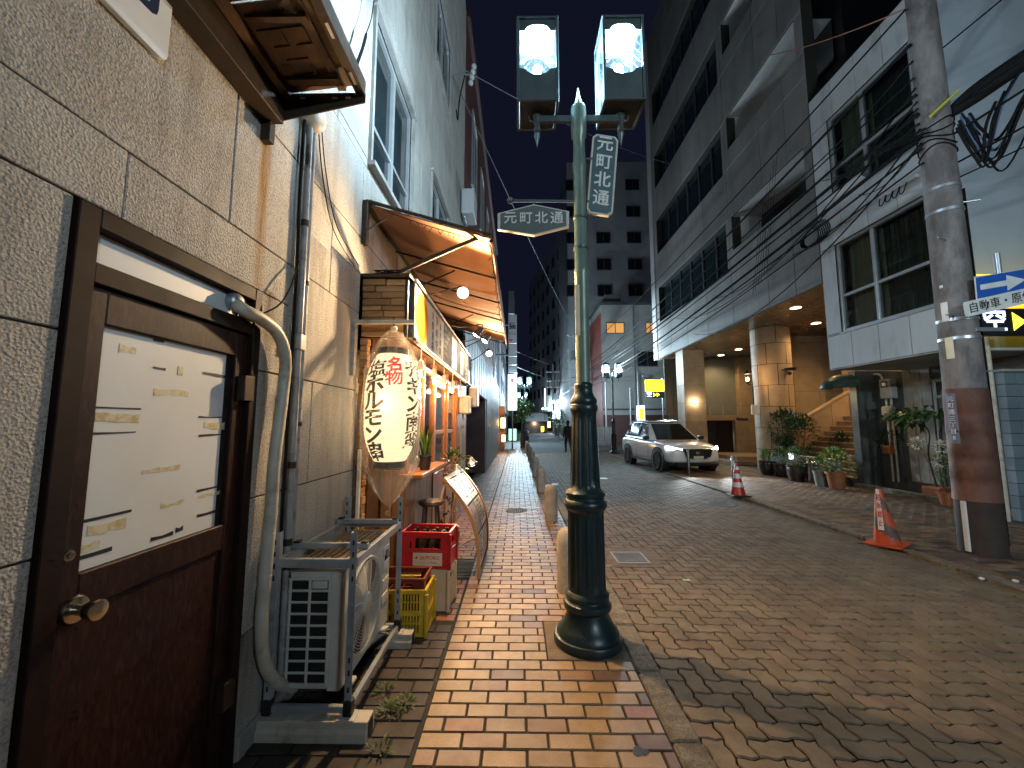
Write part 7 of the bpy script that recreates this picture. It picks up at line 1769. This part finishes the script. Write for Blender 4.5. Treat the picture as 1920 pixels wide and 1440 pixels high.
# tall grey block behind
tg = thing('tall_building', (12, 47, 0), 'tall grey apartment block with square windows rising behind the beige building', 'building')
ty = 44.0; xa, xb = PY(1062, 320, ty).x, 20.0; zt_ = PY(1150, 304, ty).z
MB().box((xa, ty, 0), (xb, ty+10, zt_)).build('wall', 'far_grey', tg)
x1_, x2_, x3_ = PY(1130, 400, ty).x, PY(1187, 400, ty).x, PY(1244, 400, ty).x; zf = [PY(1130, y_, ty).z for y_ in (545, 496, 446, 397, 347)]
for xc in (PY(1073, 400, ty).x, x1_, x2_, x3_, x3_+3.4, x3_+6.8):
    for zc_ in zf:
        f = MB(); a, c = 1.62, 1.35; t_ = .09
        f.box((xc-a/2, ty-.08, zc_-c/2), (xc-a/2+t_, ty-.003, zc_+c/2)); f.box((xc+a/2-t_, ty-.08, zc_-c/2), (xc+a/2, ty-.003, zc_+c/2)); f.box((xc-a/2+t_, ty-.08, zc_-c/2), (xc+a/2-t_, ty-.003, zc_-c/2+t_)); f.box((xc-a/2+t_, ty-.08, zc_+c/2-t_), (xc+a/2-t_, ty-.003, zc_+c/2)); f.box((xc-.04, ty-.07, zc_-c/2+t_), (xc+.04, ty-.003, zc_+c/2-t_))
        w_ = f.build('window', 'far_dark', tg); MB().box((xc-a/2+t_, ty-.03, zc_-c/2+t_), (xc+a/2-t_, ty-.004, zc_+c/2-t_)).build('pane', 'far_glass', w_)
# long block closing the view on the right, angled across the bend
def wall_between(parent, p0, p1, z0, z1, m, nx, nz, ww, wh, zs0, zs1, depth=8):
    p0 = Vector(p0); p1 = Vector(p1); d = (p1-p0); L_ = d.length; d.normalize(); nrm = Vector((d.y, -d.x, 0))
    if nrm.dot(p0) > 0: nrm = -nrm
    bk_ = -nrm*depth
    MB().prism([p0+Vector((0, 0, z0)), p1+Vector((0, 0, z0)), p1+bk_+Vector((0, 0, z0)), p0+bk_+Vector((0, 0, z0))], (0, 0, z1-z0)).build('wall', m, parent)
    for i in range(nx):
        for j in range(nz):
            c = p0+d*(L_*(i+.5)/nx)+Vector((0, 0, zs0+(zs1-zs0)*(j+.5)/nz))
            def q(u, v_, o): return c+d*u+Vector((0, 0, v_))+nrm*o
            w_ = MB().prism([q(-ww/2, -wh/2, .002), q(ww/2, -wh/2, .002), q(ww/2, wh/2, .002), q(-ww/2, wh/2, .002)], nrm*.06).build('window', 'far_dark', parent)
            MB().prism([q(-ww/2+.1, -wh/2+.1, .063), q(ww/2-.1, -wh/2+.1, .063), q(ww/2-.1, wh/2-.1, .063), q(-ww/2+.1, wh/2-.1, .063)], nrm*.01).build('pane', 'far_glass', w_)
fa = thing('office_block', (6, 70, 0), 'tall dim office block with rows of dark windows closing the street end', 'building')
wall_between(fa, (PY(1085, 500, 58).x, 58, 0), (PY(992, 500, 96).x, 96, 0), 4.0, 36, 'far_grey', 9, 7, 2.0, 1.9, 6, 34)
fb = thing('office_block', (-6, 120, 0), 'low dark block at the very end of the street', 'building')
wall_between(fb, (-30, 125, 0), (PY(1000, 600, 118).x, 118, 0), 0, 16, 'far_dark', 8, 3, 1.8, 1.8, 5, 15)
# left row
for k, (y0, y1, zt_, x, m, lb) in enumerate(((24.2, 33, 9.5, -1.5, 'far_dark', 'dark narrow building behind the vertical signs on the left'), (33.2, 48, 13.0, -1.4, 'far_grey', 'grey building beyond the vertical signs on the left'), (48.3, 75, 10.0, -1.6, 'far_dark', 'farthest dark building on the left side'))):
    t = thing('street_building', (x-3, (y0+y1)/2, 0), lb, 'building'); MB().box((x-7, y0, 2.9), (x, y1, zt_)).build('upper_wall', m, t); MB().box((x-7, y0, 0), (x-.3, y1, 2.9)).build('shop_wall', 'far_dark', t)
    n = int((y1-y0)/3)
    for i in range(n):
        yc = y0+(i+.5)*(y1-y0)/n
        for zz in (4.2, 7.0):
            if zz+1.6 < zt_: window_unit(t, x+.03, yc-.7, yc+.7, zz, zz+1.5, g='far_glass', m='lamp_grey')
def lit(name, px, py, y, w_, h_, m, lb, cat, depth=.15, power=0, colr=(1, 1, 1)):
    p = PY(px, py, y); t = thing(name, (p.x, y, p.z-h_/2), lb, cat)
    MB().cbox((p.x-w_/2, y, p.z-h_/2), (p.x+w_/2, y+depth, p.z+h_/2), min(.02, h_*.2)).build('lit_face', m, t); MB().cbox((p.x-w_/2-.04, y+depth*.3, p.z-h_/2-.04), (p.x+w_/2+.04, y+depth+.05, p.z+h_/2+.04), .01).build('case', 'lamp_grey', t)
    if power: light('sign_glow', 'POINT', (p.x, y-.4, p.z), power, colr, t, .2)
    return t
lit('shop_lantern', 943, 793, 23.2, .25, .6, 'shop_warm', 'warm glowing lantern at a doorway far down the left', 'lantern', power=45, colr=(1, .55, .2))
lit('shop_lantern', 944, 822, 23.0, .22, .4, 'shop_warm', 'low warm lantern by the step far down the left', 'lantern')
MB().cbox((-1.35, 23.6, 0), (-.75, 23.7, 2.6), .01).build('timber_post', 'wood_orange', gb_)
lit('light_box', 961, 815, 26.5, .5, .75, 'lit_green', 'small mint-green light box standing on the far left footway', 'sign')
lit('light_box', 1052, 778, 60, 2.6, 1.3, 'shop_cool', 'bright white shop sign far down the right side', 'sign', power=160, colr=(.8, .9, 1))
lit('light_box', 1048, 762, 64, 1.8, 1.6, 'lit_violet', 'violet lit sign above the far shops on the right', 'sign')
lit('light_box', 1058, 752, 56, 1.0, 1.4, 'shop_red', 'red and white lit sign far down the right side', 'sign')
lit('light_box', 1024, 745, 80, .7, 3.6, 'shop_cool', 'narrow upright white lit sign near the street end', 'sign')
lit('light_box', 1002, 794, 85, 1.6, 1.2, 'shop_warm', 'warm lit shopfront at the far street end, left one', 'sign', power=120, colr=(1, .6, .3))
lit('light_box', 1026, 796, 85, 1.4, 1.3, 'shop_warm', 'warm lit shopfront at the far street end, right one', 'sign')
lit('light_box', 1018, 806, 82, .8, 1.4, 'led_yellow', 'small yellow lit board at the far street end', 'sign')
t = thing('far_awning', (PY(1008, 780, 84).x, 84, 2), 'dark shop awning at the far street end', 'awning')
p = PY(1006, 782, 84); MB().prism([(p.x-2.4, 83, p.z-.9), (p.x+2.4, 83, p.z-.9), (p.x+2.4, 85, p.z+.8), (p.x-2.4, 85, p.z+.8)], (0, 0, .1)).build('cloth', 'far_grey', t); MB().box((p.x-2.4, 84.9, 0), (p.x+2.4, 85.05, p.z)).build('back', 'far_dark', t)
# right row beyond the beige building
for k, (y0, y1, zt_, x, m, lb) in enumerate(((55, 68, 8, 7.6, 'far_dark', 'dark low shop building beyond the tall grey block on the right'), (69, 90, 10, 7.8, 'far_dark', 'farthest dark shop building on the right side'))):
    t = thing('street_building', (x+3, (y0+y1)/2, 0), lb, 'building'); MB().box((x, y0, 3), (x+6, y1, zt_)).build('upper_wall', m, t); MB().box((x+.4, y0, 0), (x+6, y1, 3)).build('shop_wall', 'far_dark', t)
    for i in range(3): window_unit(t, x-.03, y0+1+4*i, y0+3+4*i, 4.2, 5.8, g='far_glass', m='lamp_grey')
# ================================================================== TREES, PERSON, BICYCLE
def ball_tree(px, ypix, y, rr, lb, seed):
    c = PY(px, ypix, y); t = thing('street_tree', (c.x, y, 0), lb, 'tree', 'clipped street trees'); tr_ = random.Random(seed)
    MB().tube(smooth_path([(c.x, y, 0), (c.x+.04, y, c.z*.5), (c.x, y, c.z-.2)]), [.10]*4+[.07]*7, 8).build('trunk', 'bark', t)
    for q in range(6): a = q*1.05; MB().tube([(c.x, y, c.z-.5), (c.x+rr*.6*math.cos(a), y+rr*.6*math.sin(a), c.z+.25*rr)], [.05, .02], 5).build('limb', 'bark', t)
    b = MB(); pd = []
    for k in range(70):
        d = Vector((tr_.gauss(0, 1), tr_.gauss(0, 1), tr_.gauss(0, 1))).normalized(); cl = c+d*rr*tr_.uniform(.45, .92)
        for _ in range(26): e = Vector((tr_.gauss(0, 1), tr_.gauss(0, 1), tr_.gauss(0, 1)*.7)); pd.append((cl+e*rr*.14, e+Vector((0, 0, .3))))
    leafset(tr_, pd, .17, .09, b); b.build('crown', 'leaf_mid', t)['kind'] = 'stuff'
ball_tree(978, 770, 26.0, .85, 'round clipped tree beside the far left street lamp', 81)
ball_tree(1047, 784, 48, 1.4, 'round clipped tree far down the right side', 82)
mat('cloth_dark', (.018,.018,.022), (.012,.012,.015), rough=.8); mat('skin', (.35,.22,.16), rough=.6); mat('hair', (.012,.010,.009), rough=.5)
def person(loc, rot, lb):
    t = thing('person', (0, 0, 0), lb, 'person')
    J = {'pel': (0, 0, .92, .15), 'sp': (0, -.01, 1.15, .145), 'ch': (0, 0, 1.34, .165), 'nk': (0, .02, 1.48, .062), 'hd0': (0, .03, 1.56, .085), 'hd1': (0, .035, 1.66, .098), 'hd2': (0, .03, 1.73, .07),
         'shl': (-.19, 0, 1.40, .075), 'ell': (-.25, -.05, 1.12, .052), 'wrl': (-.24, .06, .90, .036), 'hal': (-.235, .09, .82, .04), 'shr': (.19, 0, 1.40, .075), 'elr': (.25, .05, 1.13, .052), 'wrr': (.24, .18, .92, .036), 'har': (.235, .21, .85, .04),
         'hpl': (-.10, 0, .88, .12), 'knl': (-.11, .14, .50, .075), 'anl': (-.10, .10, .10, .05), 'tol': (-.11, .26, .05, .045), 'hpr': (.10, 0, .88, .12), 'knr': (.11, -.02, .49, .075), 'anr': (.10, -.26, .13, .05), 'tor': (.11, -.12, .05, .045)}
    E_ = ['pel sp', 'sp ch', 'ch nk', 'nk hd0', 'hd0 hd1', 'hd1 hd2', 'ch shl', 'shl ell', 'ell wrl', 'wrl hal', 'ch shr', 'shr elr', 'elr wrr', 'wrr har', 'pel hpl', 'hpl knl', 'knl anl', 'anl tol', 'pel hpr', 'hpr knr', 'knr anr', 'anr tor']
    K = list(J); me = bpy.data.meshes.new('body'); me.from_pydata([J[k][:3] for k in K], [tuple(K.index(a) for a in e.split()) for e in E_], [])
    o = bpy.data.objects.new('body', me); col.objects.link(o); o.parent = t; me.materials.append(MATS['cloth_dark']); me.materials.append(MATS['skin'])
    o.modifiers.new('skin', 'SKIN'); sv = me.skin_vertices[0].data
    for i, k in enumerate(K): sv[i].radius = (J[k][3], J[k][3]*(.75 if k in ('sp', 'ch', 'pel') else 1)); sv[i].use_root = (k == 'pel')
    m2 = o.modifiers.new('sub', 'SUBSURF'); m2.levels = 1; m2.render_levels = 2
    MB().sphere((0, .02, 1.69), .112, 14, 10, (.95, 1.05, 1.0)).build('hair', 'hair', t)
    MB().sphere((0, .115, 1.64), .05, 10, 8, (1.3, .6, 1.4)).build('face', 'skin', t)
    for s in (-1, 1): MB().sphere((.235*s, .10 if s < 0 else .22, .82), .04, 8, 6, (.6, .8, 1.4)).build('hand', 'skin', t)
    b = MB(); b.lathe([(.19, .80), (.185, 1.0), (.19, 1.25), (.17, 1.40), (.07, 1.49)], (0, 0, 0), 18); b.v = [Vector((p.x*1.08, p.y*.80, p.z)) for p in b.v]; b.build('jacket', 'cloth_dark', t)
    t.location = loc; t.rotation_euler = (0, 0, rot); return t
person((2.78, 22.0, RZ), R(8), 'person in dark clothes walking away, half hidden by the lamp post')
mat('bike_yellow', (.55,.40,.04), rough=.4)
def bicycle(loc, rot, m, lb):
    t = thing('bicycle', (0, 0, 0), lb, 'bicycle')
    for x in (-.52, .52):
        w_ = MB().tube([(x+.33*math.cos(2*math.pi*k/28), 0, .34+.33*math.sin(2*math.pi*k/28)) for k in range(29)], .018, 6).build('wheel', 'tyre', t)
        for k in range(8): a = math.pi*k/8; MB().tube([(x+.32*math.cos(a), 0, .34+.32*math.sin(a)), (x-.32*math.cos(a), 0, .34-.32*math.sin(a))], .003, 3).build('spoke', 'chrome', w_)
    b = MB()
    for a, c in (((-.52, .34), (-.08, .30)), ((-.08, .30), (-.2, .82)), ((-.52, .34), (-.18, .74)), ((-.08, .30), (.36, .72)), ((-.18, .74), (.34, .80)), ((.32, .95), (.52, .34))): b.tube([(a[0], 0, a[1]), (c[0], 0, c[1])], .016, 6)
    b.build('frame', m, t)
    MB().cbox((-.34, -.07, .84), (-.08, .07, .90), .03).build('saddle', 'black', t)
    MB().tube(smooth_path([(.20, -.28, 1.02), (.30, -.2, 1.03), (.33, 0, 1.0), (.30, .2, 1.03), (.20, .28, 1.02)]), .013, 6).build('handlebar', 'chrome', t)
    bk_ = MB(); 
    for z_ in (.78, .88, .98): bk_.tube([(.42, -.16, z_), (.70, -.16, z_), (.70, .16, z_), (.42, .16, z_), (.42, -.16, z_)], .008, 4)
    bk_.build('basket', 'lamp_grey', t)
    MB().tube([(-.08, -.1, .22), (-.08, .1, .38)], .012, 5).build('pedals', 'black', t)
    t.location = loc; t.rotation_euler = (0, 0, rot)
p = G(984, 836, 0); bicycle((p.x, p.y, 0), R(80), 'bike_yellow', 'yellow bicycle parked on the far left footway by the bollards')
bicycle((p.x+.25, p.y+1.6, 0), R(95), 'black', 'dark bicycle parked behind the yellow one')
# ================================================================== POLES AND OVERHEAD CABLES
def far_pole(x, y, lb):
    t = thing('utility_pole', (x, y, 0), lb, 'utility pole'); MB().cyl((x, y, 0), (x, y, 11), .18, .12, n=14).build('shaft', 'pole_concrete', t)
    for z in (7.2, 8.2, 9.6): MB().cbox((x-1.0, y-.05, z), (x+1.0, y+.05, z+.09), .01).build('cross_arm', 'galv', t)
    MB().cyl((x-.45, y-.1, 7.4), (x-.45, y-.1, 8.15), .26, n=14).build('transformer', 'far_wall', t); MB().cyl((x+.45, y-.1, 7.4), (x+.45, y-.1, 8.15), .26, n=14).build('transformer', 'far_wall', t)
    for z in (7.3, 8.3, 9.7):
        for dx in (-.9, -.4, .4, .9): MB().sphere((x+dx, y-.02, z+.06), .05, 8, 5, (1, 1, 1.6)).build('insulator', 'white_clad', t)
    MB().cbox((x-.25, y-.3, 5.2), (x+.2, y-.18, 6.1), .02).build('junction_box', 'lamp_grey', t)
far_pole(5.55, 36, 'utility pole with transformers, mostly hidden behind the near lamp post')
far_pole(5.6, 62, 'utility pole bundled with cables far down the right side')
mat('cable_grey', (.12,.12,.13), rough=.45); mat('cable_red', (.30,.07,.04), rough=.5); mat('cable_blue', (.06,.09,.2), rough=.5); mat('cable_yellow', (.45,.42,.05), rough=.5)
CAB = []
def cable(p0, p1, s, r, lb, m='cable', n=24):
    o = MB().tube(sag(p0, p1, s, n), r, 5).build('overhead_cable', m); tag(o, lb, 'cable', 'overhead cables along the right'); return o
NP = lambda z, dx=-.2: (UC.x+dx, UC.y, z)
specs = [(7.3, 8.4, -.9, .5, .014, 'top'), (6.75, 7.9, .3, .55, .024, 'second, thick'), (6.25, 7.4, -.5, .6, .012, 'third'), (6.0, 7.2, -.2, .55, .022, 'fourth'), (5.72, 6.9, -.6, .6, .030, 'fifth, thick'), (5.58, 6.75, -.2, .52, .014, 'sixth'), (5.40, 6.5, .2, .6, .030, 'seventh, thick'), (5.22, 6.3, -.1, .66, .016, 'eighth'), (5.02, 6.0, -.3, .75, .012, 'lowest')]
for z0, z1, dx, s, r, nm in specs: cable(NP(z0), (5.55+dx, 35.9, z1-1.2), s, r, 'black cable running from the near pole down the street, %s of the bundle' % nm)
for k, (z0, z1, dx) in enumerate(((8.4, 8.4, -.9), (8.4, 8.4, .4), (7.1, 7.2, .2), (6.0, 6.2, -.4), (5.5, 5.8, .1), (5.0, 5.4, -.2))): cable((5.55+dx, 36, z0), (5.6+dx, 62, z1), .5, .014, 'overhead cable between the two far utility poles, strand %s from the top' % ('one', 'two', 'three', 'four', 'five', 'six')[k], 'cable_grey')
# towards the viewer, past the right edge
for k, (z0, z1, r) in enumerate(((6.6, 7.6, .010), (5.7, 6.9, .012), (5.35, 6.6, .016), (4.95, 6.0, .014), (4.75, 5.4, .010))): cable(NP(z0, .12), (6.6+.15*k, -4, z1), .25, r, 'black cable running right from the near utility pole towards the viewer, %s' % ('highest', 'second highest', 'middle', 'second lowest', 'lowest')[k])
o = MB().tube(smooth_path([Vector(NP(5.62, .10)), Vector((6.0, 4.75, 5.85)), Vector((6.5, 4.3, 6.15)), Vector((7.3, 3.6, 6.6))]), [.03, .05, .08, .10, .115, .12, .12, .12, .12, .12, .12, .12, .11, .09, .06, .03], 10).build('cable_closure', 'cable'); tag(o, 'fat black cable splice sleeve beside the utility pole at the top right', 'cable sleeve')
tw = thing('cable_bundle', NP(4.8), 'knot of black and blue cables looping round the utility pole', 'cables'); kg = random.Random(17)
for k in range(11):
    z = 5.45+.05*(k % 5); d = kg.uniform(.35, .62); a0_ = UC+Vector((.05+.02*k, -.21, z-.10)); e_ = Vector((6.05+.06*k, 4.72-.05*k, z+.15+.05*k))
    pts = smooth_path([a0_, a0_+Vector((.10, -.03, -d*.7)), a0_+Vector((.20+.01*k, -.05, -d)), a0_.lerp(e_, .6)+Vector((0, -.04, -d*.45)), e_], 6)
    MB().tube(pts, kg.uniform(.010, .018), 7).build('loop', 'cable_blue' if k in (3, 8) else 'cable', tw)
for k in range(5): a = k*.35; MB().tube([UC+Vector(((ur(5)+.012)*math.cos(a0), (ur(5)+.012)*math.sin(a0), 5.15+.09*k+.05*math.sin(a0*2+k))) for a0 in [q*.35 for q in range(19)]], .009, 5).build('wrap', 'cable', tw)
MB().tube([UC+Vector((-.22, -.16, 5.55)), UC+Vector((.10, -.23, 5.85))], .018, 8).build('yellow_guard', 'cable_yellow', tw)
for k in range(4): z = 5.1+.02*k; MB().tube([UC+Vector((-.23-.012*k, -.14, z+.25)), UC+Vector((-.6-.02*k, .8, z+.34))], .006, 5).build('lashing', 'cable', tw)
t = thing('cable_coil', (HX_-.2, 9.5, 5.6), 'coiled spare cable hanging at the left corner of the white building', 'cable coil')
cp_ = PX(1525, 447, HX_-.15)
for k in range(7): MB().tube([cp_+Vector((.03*k-.1+.02*math.sin(a_*2), (.30+.02*k)*math.cos(a_), (.20+.012*k)*math.sin(a_)+.02*k)) for a_ in [q*.35 for q in range(19)]], .011, 6).build('turn', 'cable', t)
MB().cbox(tuple(cp_+Vector((-.05, -.25, .2))), tuple(cp_+Vector((.05, .25, .25))), .01).build('hanger', 'galv', t)
for k, (z0, x1, y1, z1, s_) in enumerate(((6.5, 7.26, 12.8, 8.6, .5), (6.1, 7.26, 14.5, 6.2, .7), (5.8, 7.26, 18.0, 6.4, .9), (5.5, 7.26, 10.2, 6.0, .35), (5.3, 7.2, 16.0, 5.2, .8))):
    cable(NP(z0), (x1, y1, z1), s_, .012, 'sagging black cable from the near pole to the hotel front, %s' % ('highest', 'second', 'longest', 'short steep one', 'lowest')[k])
# drops to the white building and across the street
cable(NP(5.9), (HX_-.02, 9.0, 7.3), .25, .009, 'black service cable from the pole to the white building, upper'); cable(NP(5.3), (HX_-.02, 8.1, 6.4), .2, .009, 'black service cable from the pole to the white building, lower')
cable((WX, ip.y, ip.z), (5.5, 35, 9.3), .3, .010, 'grey cable crossing the street behind the lamp lanterns', 'cable_grey')
cable((ip.x, ip.y, ip.z+.1), (7.28, 17, 13.2), .3, .008, 'thin grey cable crossing high between the buildings', 'cable_grey')
cable(NP(7.3), (7.25, 12, 13.5), .2, .010, 'orange-red cable rising from the pole to the hotel', 'cable_red'); cable((-1.3, 23.9, 6.6), (5.5, 35.8, 6.4), .35, .010, 'cable crossing the far street, upper of two', 'cable_grey'); cable((-1.3, 23.9, 5.6), (5.5, 35.8, 5.2), .35, .010, 'cable crossing the far street, lower of two', 'cable_grey')
for k in range(6):
    p0 = Vector((HX_-.4-.05*k, 9.9+.1*k, 8.8-.3*k)); cable(p0, p0+Vector((-.25+.03*k, .4, -3.2+.2*k)), .05, .006, 'thin vertical stray cable before the white building, strand %s' % ('one', 'two', 'three', 'four', 'five', 'six')[k], n=8)
